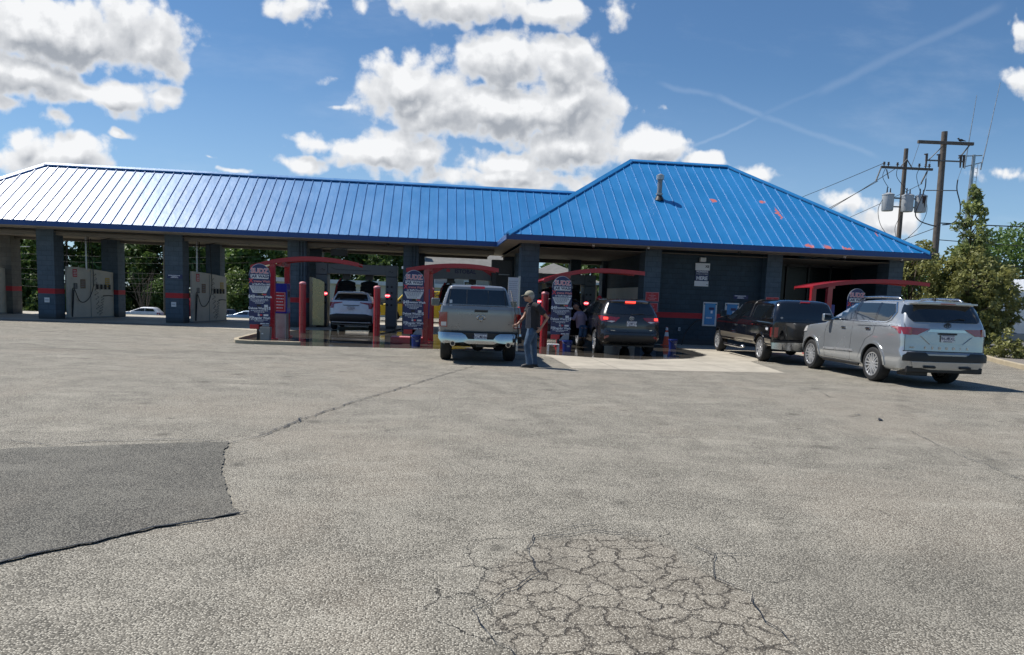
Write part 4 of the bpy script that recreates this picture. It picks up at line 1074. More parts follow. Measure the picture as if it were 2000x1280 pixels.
rlamp(sq, c1, mir(P), side=[(.12, 1.14), (.30, 1.155), (.42, 1.25), (.66, 1.305), (.12, 1.305)], sg=1)
rear_piece(sq, c1, 'chrome_bar', [(-.39, 1.275), (-.46, 1.215), (.46, 1.215), (.39, 1.275)], 'chrome', th=.012)
b = B().use('dark_metal'); conform(b, [(-.62, 1.135), (-.44, 1.20), (-.22, 1.20), (-.40, .95), (-.55, .92)], c1.rear, -.006, .001)
rear_piece(sq, c1, 'tailgate_crease', [(-.60, 1.13), (-.58, 1.13), (-.36, .96), (.36, .96), (.58, 1.13), (.60, 1.13), (.38, .945), (-.38, .945)], 'paint_silver', th=.02)
plate(sq, 0, c1.rear(0, 1.09).y - .022, 1.085, ('961', 'BXL'))
b = B().use('black'); b.b2(-.20, .20, .055, .075, 1.165, 1.205); b.build('plate_lamp', None, sq, bevel=.006)
b = B().use('chrome')
for i, ch in enumerate('SEQUOIA'): b.text(ch, .075, FACE(-.48 + i * .16, c1.rear(-.48 + i * .16, .87).y - .004, .87), bold=.003, ext=.006)
b.text('4WD', .05, FACE(-.76, c1.rear(-.76, .87).y - .004, .87), bold=.001, ext=.004); b.build('lettering', None, sq)
def oval_badge(root, x, y, z, s=.06, m_='chrome'):
    b = B().use(m_)
    for (rx, rz_, oz) in ((1.0, .70, 0), (.34, .66, 0), (.62, .30, .22)):
        pts = [(x + math.cos(q) * s * rx, y, z + oz * s + math.sin(q) * s * rz_) for q in [2 * PI * i / 24 for i in range(25)]]
        b.tube(pts, s * .09, 6, caps=False)
    b.build('badge', None, root, smooth=True)
oval_badge(sq, 0, c1.rear(0, 1.37).y - .015, 1.365, .075, 'dark_metal')
rear_piece(sq, c1, 'bumper', [(-.94, .70), (-.88, .75), (-.50, .75), (-.44, .71), (.44, .71), (.50, .75), (.88, .75), (.94, .70), (.94, .58), (-.94, .58)], 'black', th=.03)
rear_piece(sq, c1, 'bumper_skid', [(-.80, .57), (.80, .57), (.74, .45), (-.74, .45)], 'paint_silver', th=.035)
b = B().use('black'); 
for x in (-.40, .40): b.box((x, .0, .46), (.26, .10, .05))
b.b2(-.86, .86, .06, .3, .33, .46); b.box((-.55, .35, .33), (.5, .35, .16)); b.build('undertray', None, sq, bevel=.02)
side_piece(sq, c1, 'side_skirt', [(3.66, .30), (1.90, .30), (1.90, .37), (3.66, .37)], 'black', th=.02)
side_piece(sq, c1, 'side_molding', [(3.55, .60), (2.1, .64), (2.1, .69), (3.55, .65)], 'wheel_bright', th=.014)
arch_trim(sq, c1, 1.26, .405, 'paint_silver'); arch_trim(sq, c1, 4.28, .405, 'paint_silver')
mirrors(sq, .97, 3.34, 1.42, 'paint_silver', .20, .19); handles(sq, c1, [(2.62, 1.20), (1.52, 1.22)])
seam_line(sq, c1, 'door_seam', [dense([(2.23, .42), (2.23, 1.36)]), dense([(3.50, .42), (3.55, 1.0), (3.42, 1.34)]), dense([(1.88, .50), (1.60, .96), (1.30, 1.10), (1.24, 1.36)]), dense([(3.5, .42), (2.0, .42)])])
side_piece(sq, c1, 'shoulder_crease', [(2.0, 1.285), (.7, 1.305), (.7, 1.32), (2.0, 1.30)], 'paint_silver', th=.014)
b = B().use('black'); b.tube([c1.rear(x, .795) + Vector((0, -.001, 0)) for x in np.linspace(-.93, .93, 24)], .009, 4)
for sg in (-1, 1): b.tube([c1.rear(sg * .905, z) + Vector((0, -.001, 0)) for z in np.linspace(.8, 1.38, 10)], .006, 4)
b.tube([(-.05, .15, 1.44), (.30, .16, 1.52), (.42, .165, 1.50)], .010, 5); b.build('tailgate_seam', None, sq)
for sg in (-1, 1):
    b = B().use('alloy'); b.tube([(sg * .70, .65, 1.88), (sg * .71, .85, 1.945), (sg * .72, 1.5, 1.96), (sg * .71, 2.2, 1.95), (sg * .69, 2.5, 1.87)], [.012, .024, .026, .024, .012], 8); b.build('roof_rail', None, sq, smooth=True)
b = B().use('black'); b.add([(-.03, .62, 1.89), (.03, .62, 1.89), (.02, .80, 1.89), (-.02, .80, 1.89), (0, .60, 1.96), (0, .70, 1.955)], [(0, 1, 4), (1, 2, 5, 4), (2, 3, 5), (3, 0, 4, 5)]); b.build('antenna', None, sq)
b = B().use('lamp_clear'); conform(b, [(4.55, 1.02), (4.95, .98), (4.8, 1.14), (4.5, 1.16)], lambda y, z: c1.side(y, z, -1), .002, .012); b.build('headlight', None, sq)
b = B().use('lamp_clear'); conform(b, [(4.55, 1.02), (4.95, .98), (4.8, 1.14), (4.5, 1.16)], lambda y, z: c1.side(y, z, 1), .002, .012); b.build('headlight', None, sq)


# --- the pickup truck seen from behind
lowp = [(.48, .86, .30, 5.55, .08, .3), (.56, .95, .22, 5.70, .08, .34), (.74, .985, .20, 5.80, .07, .36), (1.0, .99, .185, 5.80, .07, .36), (1.16, .985, .18, 5.72, .07, .34), (1.24, .975, .18, 5.55, .07, .32), (1.32, .965, .185, 4.9, .07, .2), (1.375, .95, .20, 4.6, .06, .15)]
cabp = [(1.25, .955, 2.10, 4.90, .10, .2), (1.38, .935, 2.12, 4.50, .12, .16), (1.60, .865, 2.17, 3.95, .13, .14), (1.80, .785, 2.22, 3.50, .13, .14), (1.86, .75, 2.24, 3.38, .13, .14), (1.90, .66, 2.32, 3.2, .13, .14)]
c2 = Car(lowp, bow_r=.02, bow_s=.01); c2c = Car(cabp, bow_r=.03, bow_s=.01)
pk, body, _ = vehicle('silver_pickup', 'silver grey pickup truck with chrome rear bumper and twin exhausts, seen from behind', 'pickup', (1.10, 17.22), R(-.6), [c2, c2c], 'paint_taupe', (1.30, 4.87), .40, .28, rim='chrome', nsp=5, style='spoke')
conform.mid = 3.3
rear_piece(pk, c2c, 'rear_window', rect(-.78, .78, 1.375, 1.395) and [(-.83, 1.40), (.83, 1.40), (.74, 1.79), (-.74, 1.79)], 'glass_dark')
b = B().use('paint_taupe')
for sg in (-1, 1): b.tube([c2c.rear(sg * .28, z) + Vector((0, -.015, 0)) for z in (1.42, 1.78)], .008, 4)
b.build('window_frame', 'dark_metal', pk); p = c2c.rear(-.72, 1.46); B().use('white_metal').box((-.70, p.y - .018, 1.46), (.07, .004, .09)).build('sticker', None, pk)
rear_piece(pk, c2c, 'brake_light', rect(-.19, .19, 1.815, 1.865, .02), 'lamp_red', th=.02)
conform.mid = 2.5
P = [(-.965, .88), (-.80, .87), (-.80, 1.225), (-.965, 1.215)]
rlamp(pk, c2, P, side=[(.24, .89), (.36, .93), (.36, 1.19), (.24, 1.21)], sg=-1, extra=[(-.94, .895), (-.82, .895), (-.82, .99), (-.94, .99)])
rlamp(pk, c2, mir(P), side=[(.24, .89), (.36, .93), (.36, 1.19), (.24, 1.21)], sg=1, extra=[(.82, .895), (.94, .895), (.94, .99), (.82, .99)])
rear_piece(pk, c2, 'tailgate', [(-.775, .80), (.775, .80), (.775, 1.365), (-.775, 1.365)], 'paint_taupe', th=.025)
rear_piece(pk, c2, 'tailgate_crease', [(-.62, .985), (.62, .985), (.56, .965), (-.56, .965)], 'dark_metal', off=.02, th=.006)
rear_piece(pk, c2, 'tailgate_spoiler', [(-.775, 1.30), (.775, 1.30), (.775, 1.37), (-.775, 1.37)], 'paint_taupe', off=.02, th=.03)
b = B().use('black'); b.b2(-.16, .16, .12, .16, 1.245, 1.295); b.build('tailgate_handle', None, pk, bevel=.01)
# ram-horned head badge drawn as plain strokes
y_ = c2.rear(0, 1.1).y - .034; b = B().use('chrome')
for sg in (-1, 1):
    b.tube([(sg * .012, y_, 1.155), (sg * .06, y_, 1.165), (sg * .095, y_, 1.125), (sg * .085, y_, 1.075), (sg * .05, y_, 1.07), (sg * .055, y_, 1.10)], [.016, .02, .02, .016, .012, .006], 6)
    b.tube([(sg * .035, y_, 1.12), (sg * .022, y_, 1.06), (0, y_, 1.02)], .014, 6)
b.build('badge', None, pk, smooth=True)
bump = [(-.985, .745), (-.45, .735), (-.36, .69), (-.30, .605), (.30, .605), (.36, .69), (.45, .735), (.985, .745), (.975, .60), (.90, .50), (.40, .53), (.30, .50), (-.30, .50), (-.40, .53), (-.90, .50), (-.975, .60)]
b = B().use('chrome')
zl = Car([(.40, .99, .02, 5, .16, .2), (.52, .99, -.01, 5, .18, .2), (.66, .99, .0, 5, .18, .2), (.80, .99, .04, 5, .18, .2)], bow_r=.06)
conform(b, bump, zl.rear, 0, .03, .08); b.build('bumper', None, pk, smooth=True, auto=35)
b = B().use('black'); b.b2(-.42, .42, .03, .18, .58, .76); b.b2(-.9, .9, .08, .3, .70, .775); b.build('bumper_step', None, pk, bevel=.01)
plate(pk, .0, .012, .665, ('WCN', '146'))
for sg in (-1, 1):
    b = B().use('chrome'); b.tube([(sg * .66, -.02, .49), (sg * .66, .30, .50)], .062, 16); b.use('black'); b.tube([(sg * .66, -.024, .49), (sg * .66, -.019, .49)], .046, 14); b.build('exhaust_pipe', None, pk, smooth=True, auto=40)
b = B().use('black'); b.tube([(-.75, 1.30, .40), (.75, 1.30, .40)], .055, 8); b.ball((0, 1.3, .40), .17, 8); b.b2(-.45, -.35, .3, 5.2, .45, .58); b.b2(.35, .45, .3, 5.2, .45, .58); b.b2(-.10, .10, .05, .35, .42, .52); b.box((.25, .9, .46), (.3, .8, .16)); b.box((-.5, 3.0, .42), (.25, 1.4, .18)); b.build('axle', None, pk)
mirrors(pk, 1.0, 3.95, 1.42, 'paint_taupe', .24, .22)
b = B().use('black')
for sg in (-1, 1): b.tube([c2c.rear(sg * .76, 1.39) + Vector((0, -.02, 0)), c2c.rear(sg * .70, 1.8) + Vector((0, -.02, 0))], .006, 4)
b.build('window_seal', None, pk)
side_piece(pk, c2c, 'window', [(4.1, 1.40), (3.5, 1.78), (3.0, 1.80), (3.0, 1.40)], 'glass_dark'); side_piece(pk, c2c, 'window', [(2.9, 1.40), (2.9, 1.80), (2.45, 1.78), (2.40, 1.40)], 'glass_dark')
seam_line(pk, c2, 'door_seam', [dense([(2.06, .55), (2.06, 1.34)]), dense([(3.0, .55), (3.0, 1.3)]), dense([(3.98, .55), (4.0, 1.3)])])
handles(pk, c2, [(2.35, 1.17), (3.2, 1.17)])
arch_trim(pk, c2, 1.30, .40, 'paint_taupe', .05); arch_trim(pk, c2, 4.87, .40, 'paint_taupe', .05)

# --- dark grey SUV with its driver's door open
l3 = [(.30, .84, .22, 4.55, .10, .25), (.38, .90, .08, 4.72, .16, .3), (.52, .95, .0, 4.80, .20, .34), (.66, .955, .02, 4.82, .20, .34), (.74, .955, .06, 4.82, .20, .34), (.95, .955, .06, 4.78, .22, .32), (1.05, .945, .08, 4.62, .22, .30), (1.12, .935, .10, 4.3, .21, .26), (1.20, .915, .12, 3.75, .20, .2), (1.26, .89, .16, 3.45, .18, .16), (1.42, .815, .27, 2.98, .16, .14), (1.58, .73, .37, 2.60, .15, .12), (1.63, .69, .34, 2.45, .14, .12), (1.68, .60, .42, 2.2, .14, .12), (1.695, .50, .6, 1.9, .12, .12)]
c3 = Car(l3, bow_r=.11)
dg_, body, _ = vehicle('dark_grey_suv', 'dark grey SUV with lit brake lights and its driver door open under the red canopy', 'suv', (5.98, 21.65), 0, c3, 'paint_graphite', (1.0, 3.78), .37, .235, nsp=5, rim='chrome')
rear_piece(dg_, c3, 'rear_window', [(-.76, 1.27), (-.70, 1.245), (.70, 1.245), (.76, 1.27), (.64, 1.58), (-.64, 1.58)], 'glass_dark')
rear_piece(dg_, c3, 'brake_light', rect(-.16, .16, 1.605, 1.63), 'lamp_red_lit', th=.03)
P = [(-.93, 1.17), (-.90, 1.03), (-.62, .98), (-.52, 1.0), (-.38, 1.11), (-.36, 1.15)]
rlamp(dg_, c3, P, side=[(.26, 1.04), (.50, 1.12), (.58, 1.18), (.26, 1.18)], sg=-1, extra=[(-.76, 1.02), (-.60, .985), (-.50, 1.03), (-.62, 1.04)])
rlamp(dg_, c3, mir(P), side=[(.26, 1.04), (.50, 1.12), (.58, 1.18), (.26, 1.18)], sg=1, extra=[(.50, 1.03), (.60, .985), (.76, 1.02), (.62, 1.04)])
for sg in (-1, 1):
    b = B().use('lamp_red_lit'); P2 = [(sg * x, z) for x, z in ((.72, 1.07), (.84, 1.07), (.84, 1.14), (.72, 1.14))]; conform(b, P2, c3.rear, .010, .014); b.build('brake_light', None, dg_)
oval_badge(dg_, 0, c3.rear(0, 1.13).y - .02, 1.13, .07)
plate(dg_, 0, c3.rear(0, .96).y - .02, .965, ('CJR', '724')); b = B().use('chrome'); b.b2(-.64, -.42, .09, .10, .74, .755); b.box((.62, .10, .78), (.08, .01, .025)); b.build('lettering', None, dg_)
rear_piece(dg_, c3, 'bumper', [(-.80, .62), (.80, .62), (.76, .42), (-.76, .42)], 'black', th=.02)
rear_piece(dg_, c3, 'reflector', [(-.82, .56), (-.70, .60), (-.70, .54), (-.82, .50)], 'lamp_red', off=.02); rear_piece(dg_, c3, 'reflector', [(.70, .60), (.82, .56), (.82, .50), (.70, .54)], 'lamp_red', off=.02)
for sg in (-1, 1):
    b = B().use('chrome'); b.tube([c3.side(y, z, sg) if y > .3 else c3.rear(sg * (.95 - .0), z) for y, z in ((.95 + .0, .47), (.75, .47), (.5, .49), (.38, .54))], .014, 5); b.build('chrome_strip', None, dg_)
b = B().use('black'); b.tube([c3.rear(x, .70) + Vector((0, -.001, 0)) for x in np.linspace(-.78, .78, 20)], .008, 4)
for sg in (-1, 1): b.tube([c3.rear(sg * .75, z) + Vector((0, -.001, 0)) for z in np.linspace(.7, 1.22, 10)], .006, 4)
b.tube([(0, .13, 1.24), (.25, .155, 1.27), (.40, .165, 1.265)], .011, 5); b.build('tailgate_seam', None, dg_)
side_piece(dg_, c3, 'window', [(1.85, 1.25), (1.85, 1.58), (1.20, 1.57), (1.12, 1.25)], 'glass_dark'); side_piece(dg_, c3, 'window', [(1.04, 1.25), (1.12, 1.56), (.78, 1.52), (.56, 1.28), (.60, 1.25)], 'glass_dark')
side_piece(dg_, c3, 'window', [(3.0, 1.24), (2.5, 1.55), (1.95, 1.58), (1.95, 1.24)], 'glass_dark', sgs=(1,))
side_piece(dg_, c3, 'doorway', [(2.98, .42), (2.98, 1.22), (2.5, 1.55), (1.95, 1.58), (1.95, .42)], 'black', sgs=(-1,))
front_piece(dg_, c3, 'windshield', [(-.76, 1.26), (.76, 1.26), (.64, 1.58), (-.64, 1.58)], 'glass_dark')
seam_line(dg_, c3, 'door_seam', [dense([(1.9, .40), (1.9, 1.22)]), dense([(1.10, .95), (1.08, 1.22)])]); handles(dg_, c3, [(1.25, 1.05)])
for sg in (-1, 1):
    b = B().use('alloy'); b.tube([(sg * .60, .7, 1.665), (sg * .61, 1.0, 1.71), (sg * .61, 2.0, 1.71), (sg * .59, 2.3, 1.665)], .014, 6); b.build('roof_rail', None, dg_)
b = B().use('black'); b.b2(-.8, .8, .3, .8, .26, .36); b.tube([(-.7, 1.0, .32), (.7, 1.0, .32)], .05, 8); b.build('undertray', None, dg_)
# the open door, hinged at its front edge
dr = empty('front_door', (-.93, 2.98, 0), 0); dr.parent = dg_; dr.rotation_euler = (0, 0, R(-62))
b = B().use('paint_graphite'); Md = Matrix(((0, 0, 1, 0), (1, 0, 0, 0), (0, 1, 0, 0), (0, 0, 0, 1)))
b.prism([(0, .42), (0, 1.22), (-1.04, 1.22), (-1.06, .80), (-1.0, .42)], -.06, .02, Md)
b.use('black'); b.prism([(-.05, .45), (-.05, 1.18), (-.98, 1.18), (-.98, .45)], .021, .06, Md); b.tube([(0, -.02, 1.22), (0, -.5, 1.56), (0, -.95, 1.58), (0, -1.03, 1.22)], .03, 6); b.build('panel', None, dr, bevel=.01)
b = B().use('glass_dark'); b.prism([(-.06, 1.22), (-.5, 1.54), (-.94, 1.56), (-1.0, 1.22)], -.012, .0, Md); b.build('window', None, dr)
b = B().use('paint_graphite'); b.box((-.16, -.12, 1.28), (.22, .10, .15)); b.build('side_mirror', None, dr, bevel=.03)
# --- black pickup with a cap over the bed
l4 = [(.48, .90, .30, 5.9, .08, .3), (.56, .98, .22, 6.02, .08, .34), (.80, 1.0, .20, 6.08, .08, .34), (1.10, 1.0, .19, 6.05, .08, .34), (1.18, .985, .18, 5.95, .08, .3), (1.24, .97, .18, 5.2, .08, .2), (1.30, .95, .20, 4.75, .08, .15)]
k4 = [(1.18, .945, .24, 4.95, .12, .2), (1.30, .93, .26, 4.60, .12, .16), (1.50, .875, .31, 4.15, .14, .14), (1.72, .80, .40, 3.70, .16, .14), (1.80, .74, .46, 3.5, .17, .14), (1.85, .60, .62, 3.3, .17, .14), (1.862, .45, .8, 3.1, .17, .14)]
c4 = Car(l4, bow_r=.02, bow_s=.01); c4c = Car(k4, bow_r=.10, bow_s=.012)
bp, body, _ = vehicle('black_pickup', 'black and tan crew cab pickup with a black bed cap and chrome wheels', 'pickup', (10.65, 19.78), R(-4.9), [c4, c4c], 'paint_black', (1.20, 5.45), .385, .27, rim='chrome', nsp=8, style='spoke', extra='cab')
side_piece(bp, c4, 'lower_panel', [(5.02, .50), (1.66, .50), (1.66, .72), (5.02, .76)], 'paint_tan', th=.006); side_piece(bp, c4, 'lower_panel', [(.74, .50), (.30, .52), (.30, .70), (.80, .72)], 'paint_tan', th=.006)
conform.mid = 2.5
side_piece(bp, c4c, 'window', [(4.35, 1.27), (3.78, 1.68), (3.34, 1.72), (3.34, 1.27)], 'glass_dark'); side_piece(bp, c4c, 'window', [(3.22, 1.27), (3.22, 1.72), (2.52, 1.72), (2.46, 1.27)], 'glass_dark')
side_piece(bp, c4c, 'cap_window_frame', [(2.13, 1.28), (2.02, 1.70), (.62, 1.70), (.50, 1.30), (.56, 1.27)], 'alloy', th=.006)
side_piece(bp, c4c, 'cap_window', [(2.07, 1.30), (1.98, 1.675), (1.06, 1.675), (1.04, 1.30)], 'glass_dark', off=.008); side_piece(bp, c4c, 'cap_window', [(1.0, 1.30), (1.02, 1.675), (.66, 1.675), (.56, 1.31)], 'glass_dark', off=.008)
b = B().use('black')
for sg in (-1, 1): b.tube([c4c.side(2.30, z, sg) for z in np.linspace(1.2, 1.8, 8)], .014, 4)
b.tube([(x, 2.30, c) for x, c in ((-.74, 1.80), (-.60, 1.85), (0, 1.864), (.60, 1.85), (.74, 1.80))], .014, 4); b.build('cap_gap', None, bp)
rear_piece(bp, c4c, 'rear_window', [(-.82, 1.24), (.82, 1.24), (.68, 1.76), (-.68, 1.76)], 'glass_dark')
b = B().use('white_metal'); p = c4c.rear(-.70, 1.33); b.lathe([(.0001, 0), (.035, 0)], 12, Matrix.Translation((p.x, p.y - .02, p.z)) @ Matrix.Rotation(PI / 2, 4, 'X')); b.build('sticker', None, bp)
rear_piece(bp, c4c, 'brake_light', rect(-.14, .14, 1.775, 1.80), 'lamp_red', th=.02)
for sg in (-1, 1):
    P = [(sg * x, z) for x, z in ((.995, .77), (.82, .77), (.82, 1.06), (.995, 1.06))]; rlamp(bp, c4, P, side=[(.26, .78), (.33, .80), (.33, 1.04), (.26, 1.05)], sg=sg)
b = B().use('chrome'); conform(b, [(-1.0, .62), (-.98, .44), (-.40, .40), (.40, .40), (.98, .44), (1.0, .62), (.40, .64), (-.40, .64)], Car([(.3, 1.02, .02, 5, .2, .2), (.8, 1.02, .02, 5, .2, .2)], bow_r=.05).rear, 0, .03); b.use('black'); b.b2(-.96, .96, .06, .24, .62, .68); b.build('bumper', None, bp, smooth=True, auto=35)
for sg in (-1, 1):
    b = B().use('ink_white'); p = c4.side(.66, 1.0, sg); Mq = Matrix.Translation((p.x + sg * .006, .62, 1.0)) @ Matrix.Rotation(sg * PI / 2, 4, 'Z') @ Matrix.Rotation(PI / 2, 4, 'X'); b.text('4x4', .13, Mq, bold=.004); b.build('lettering', None, bp)
arch_trim(bp, c4, 1.20, .385, 'paint_black', .05); arch_trim(bp, c4, 5.45, .385, 'paint_black', .05)
mirrors(bp, .98, 4.55, 1.36, 'paint_black', .22, .24); handles(bp, c4, [(3.48, 1.02), (2.66, 1.02)], 'alloy')
seam_line(bp, c4, 'door_seam', [dense([(2.40, .5), (2.40, 1.2)]), dense([(3.28, .5), (3.28, 1.2)]), dense([(4.5, .5), (4.52, 1.15)]), dense([(2.32, .5), (2.32, 1.2)])])
for sg in (-1, 1):
    b = B().use('alloy'); b.tube([(sg * .98, 4.5, .36), (sg * 1.04, 4.3, .33), (sg * 1.04, 2.7, .33), (sg * .98, 2.5, .36)], .045, 10); b.build('running_board', None, bp, smooth=True)
b = B().use('black'); b.tube([(-.8, 1.2, .38), (.8, 1.2, .38)], .06, 8); b.ball((0, 1.2, .38), .18, 8); b.b2(-.45, .45, .5, 5.3, .40, .52); b.build('axle', None, bp)
front_piece(bp, c4c, 'windshield', [(-.8, 1.30), (.8, 1.30), (.68, 1.72), (-.68, 1.72)], 'glass_dark')
# --- white SUV in the wash bay
l5 = [(.24, .84, .20, 4.3, .1, .25), (.34, .90, .06, 4.45, .16, .3), (.62, .925, .0, 4.55, .2, .3), (.72, .925, .04, 4.55, .2, .3), (.95, .92, .07, 4.5, .2, .3), (1.08, .905, .10, 4.2, .2, .26), (1.20, .87, .14, 3.6, .18, .2), (1.26, .84, .18, 3.3, .17, .16), (1.42, .75, .32, 2.8, .15, .14), (1.56, .66, .44, 2.4, .14, .12), (1.60, .62, .36, 2.2, .12, .12), (1.635, .50, .5, 1.9, .12, .12)]
c5 = Car(l5, bow_r=.10)
ws, body, _ = vehicle('white_suv', 'white SUV with black lower bumper inside the gantry of the left wash bay', 'suv', (-3.47, 30.9), 0, c5, 'paint_white', (.95, 3.6), .36, .23, nsp=5, style='spoke')
rear_piece(ws, c5, 'rear_window', [(-.70, 1.25), (.70, 1.25), (.60, 1.52), (-.60, 1.52)], 'glass_dark')
b = B().use('paint_white'); b.box((0, .32, 1.585), (1.12, .26, .03)); b.build('spoiler', None, ws, bevel=.01)
P = [(-.88, 1.16), (-.84, .93), (-.72, .93), (-.70, 1.09), (-.36, 1.16), (-.36, 1.19)]
rlamp(ws, c5, P, side=[(.22, .95), (.4, 1.1), (.4, 1.16), (.22, 1.16)], sg=-1); rlamp(ws, c5, mir(P), side=[(.22, .95), (.4, 1.1), (.4, 1.16), (.22, 1.16)], sg=1)
rear_piece(ws, c5, 'tailgate_crease', [(-.35, 1.07), (.35, 1.07), (.30, 1.04), (-.30, 1.04)], 'black', th=.004)
rear_piece(ws, c5, 'bumper', [(-.87, .64), (-.60, .70), (.60, .70), (.87, .64), (.86, .28), (-.86, .28)], 'black', th=.012)
plate(ws, 0, c5.rear(0, .93).y - .02, .94, ('VLD', '308')); mirrors(ws, .93, 2.95, 1.15, 'paint_white', .2, .15)
side_piece(ws, c5, 'window', [(3.0, 1.26), (2.3, 1.52), (.9, 1.52), (.6, 1.28)], 'glass_dark'); side_piece(ws, c5, 'side_skirt', [(3.9, .26), (.5, .26), (.5, .45), (3.9, .45)], 'black')
b = B().use('black'); b.add([(-.02, .5, 1.63), (.02, .5, 1.63), (.0, .62, 1.63), (0, .50, 1.70)], [(0, 1, 3), (1, 2, 3), (2, 0, 3)]); b.b2(-.7, .7, .3, .6, .2, .3); b.build('antenna', None, ws)
# --- cars beyond, on the lower road (side on)
def far_car(name, label, x, y, paint, yaw, hz=1.0, L_=4.8):
    z0 = -3.0; k = L_ / 4.8
    lv = [(.28, .85, .1, 4.6, .1, .2), (.6, .93, 0, 4.75, .2, .3), (.95, .93, .05, 4.7, .2, .3), (1.08, .9, .1, 4.2, .2, .25), (1.16, .86, .2, 3.6, .18, .2), (1.55, .70, .55, 2.5, .15, .15), (1.66, .55, .75, 2.2, .12, .12)]
    c_ = Car([(a * hz, w, yr * k, yf * k, r1, r2) for a, w, yr, yf, r1, r2 in lv])
    rt, bd, _ = vehicle(name, label, 'car', (x, y), yaw, c_, paint, (.95 * k, 3.7 * k), .36, .22, nsp=5, style='spoke', group='cars on the lower road', cuts=False); rt.location.z = z0
    conform.mid = 2.2
    side_piece(rt, c_, 'window', [(3.0 * k, 1.2 * hz), (2.3 * k, 1.5 * hz), (1.75 * k, 1.52 * hz), (1.75 * k, 1.2 * hz)], 'glass_dark'); side_piece(rt, c_, 'window', [(1.68 * k, 1.2 * hz), (1.68 * k, 1.52 * hz), (.85 * k, 1.5 * hz), (.6 * k, 1.22 * hz)], 'glass_dark')
    P = [(-.88, 1.1 * hz), (-.84, .85 * hz), (-.66, .85 * hz), (-.66, 1.1 * hz)]; rlamp(rt, c_, P, side=[(.25, .88 * hz), (.4, .9 * hz), (.4, 1.1 * hz), (.25, 1.1 * hz)], sg=-1); rlamp(rt, c_, mir(P), side=[(.25, .88 * hz), (.4, .9 * hz), (.4, 1.1 * hz), (.25, 1.1 * hz)], sg=1)
    return rt
far_car('white_suv', 'white SUV with dark windows on the road seen under the second bay', -33.3, 94, 'paint_white', R(90), 1.12, 5.1)
far_car('white_car', 'end of a white car just left of the white SUV on the lower road', -39.6, 97.5, 'paint_white', R(90), 1.05)
far_car('pale_blue_car', 'pale blue grey car on the lower road behind the first menu sign', -21.0, 94, 'paint_pale_blue', R(90), 1.12, 5.4)
far_car('dark_car', 'dark car on the lower road behind the pale blue car', -25.0, 98, 'paint_navy', R(90), 1.12)
# --- dark vehicle inside the right tunnel bay, headlights towards us
l7 = [(.3, .85, .1, 4.5, .1, .3), (.6, .93, 0, 4.7, .2, .34), (.95, .93, .05, 4.65, .2, .34), (1.08, .9, .1, 4.4, .2, .3), (1.16, .86, .2, 3.6, .18, .2), (1.55, .70, .45, 2.5, .15, .15), (1.66, .55, .65, 2.2, .12, .12)]
c7 = Car(l7); nv, body, _ = vehicle('dark_blue_suv', 'dark blue SUV being washed in the bay behind the third menu sign', 'suv', (5.35, 29.6), 0, c7, 'paint_navy', (.95, 3.7), .36, .23, nsp=5, style='spoke')
conform.mid = 2.2
rear_piece(nv, c7, 'rear_window', [(-.7, 1.2), (.7, 1.2), (.6, 1.52), (-.6, 1.52)], 'glass_dark'); P = [(-.88, 1.1), (-.84, .9), (-.6, .9), (-.6, 1.1)]; rlamp(nv, c7, P); rlamp(nv, c7, mir(P))
plate(nv, 0, c7.rear(0, .9).y - .02, .9, ('KTB', '552'))
# --- yellow van beyond the wash
yv = empty('yellow_van', (-3.35, 43.6, 0), 0, 'bright yellow service van with rounded box and black lettering behind the wash bays', 'van')
b = B().use('paint_yellow'); Mv = Matrix(((1, 0, 0, 0), (0, 0, 1, 0), (0, 1, 0, 0), (0, 0, 0, 1)))
b.prism([(.1, .35), (.05, .85), (.3, 1.0), (1.0, 1.08), (1.5, 1.62), (2.2, 1.68), (2.3, .35)], -.9, .9, Mv)
b.prism([(2.3, .3), (2.3, 1.5), (2.4, 1.72), (2.7, 1.84), (5.2, 1.84), (5.45, 1.7), (5.5, 1.5), (5.5, .3)], -.98, .98, Mv); b.build('body', None, yv, bevel=.05, smooth=True, auto=40)
b = B().use('glass_dark'); b.prism([(1.12, 1.05), (1.58, 1.55), (2.1, 1.58), (2.1, 1.05)], -.915, .915, Mv); b.build('window', None, yv)
b = B().use('ink_navy'); b.text('CONE IN B', .17, FACE(3.6, -.99, 1.58), bold=.003); b.use('black'); b.text('S', .95, FACE(3.05, -.99, .85), bold=.02); b.tube([(2.9 + .6 * i / 12, -.99, 1.80 - .12 * math.sin(PI * i / 12)) for i in range(13)], .02, 5); b.build('lettering', None, yv)
for x in (.95, 4.6):
    for sg in (-1, 1):
        w_ = wheel(yv, x, sg * .85, .36, .22, 1, 'spoke', 5); w_.rotation_euler = (0, 0, PI / 2 * -sg)
b = B().use('white_metal'); b.b2(-.05, .25, -.95, .95, .38, .55); b.build('bumper', None, yv, bevel=.03)
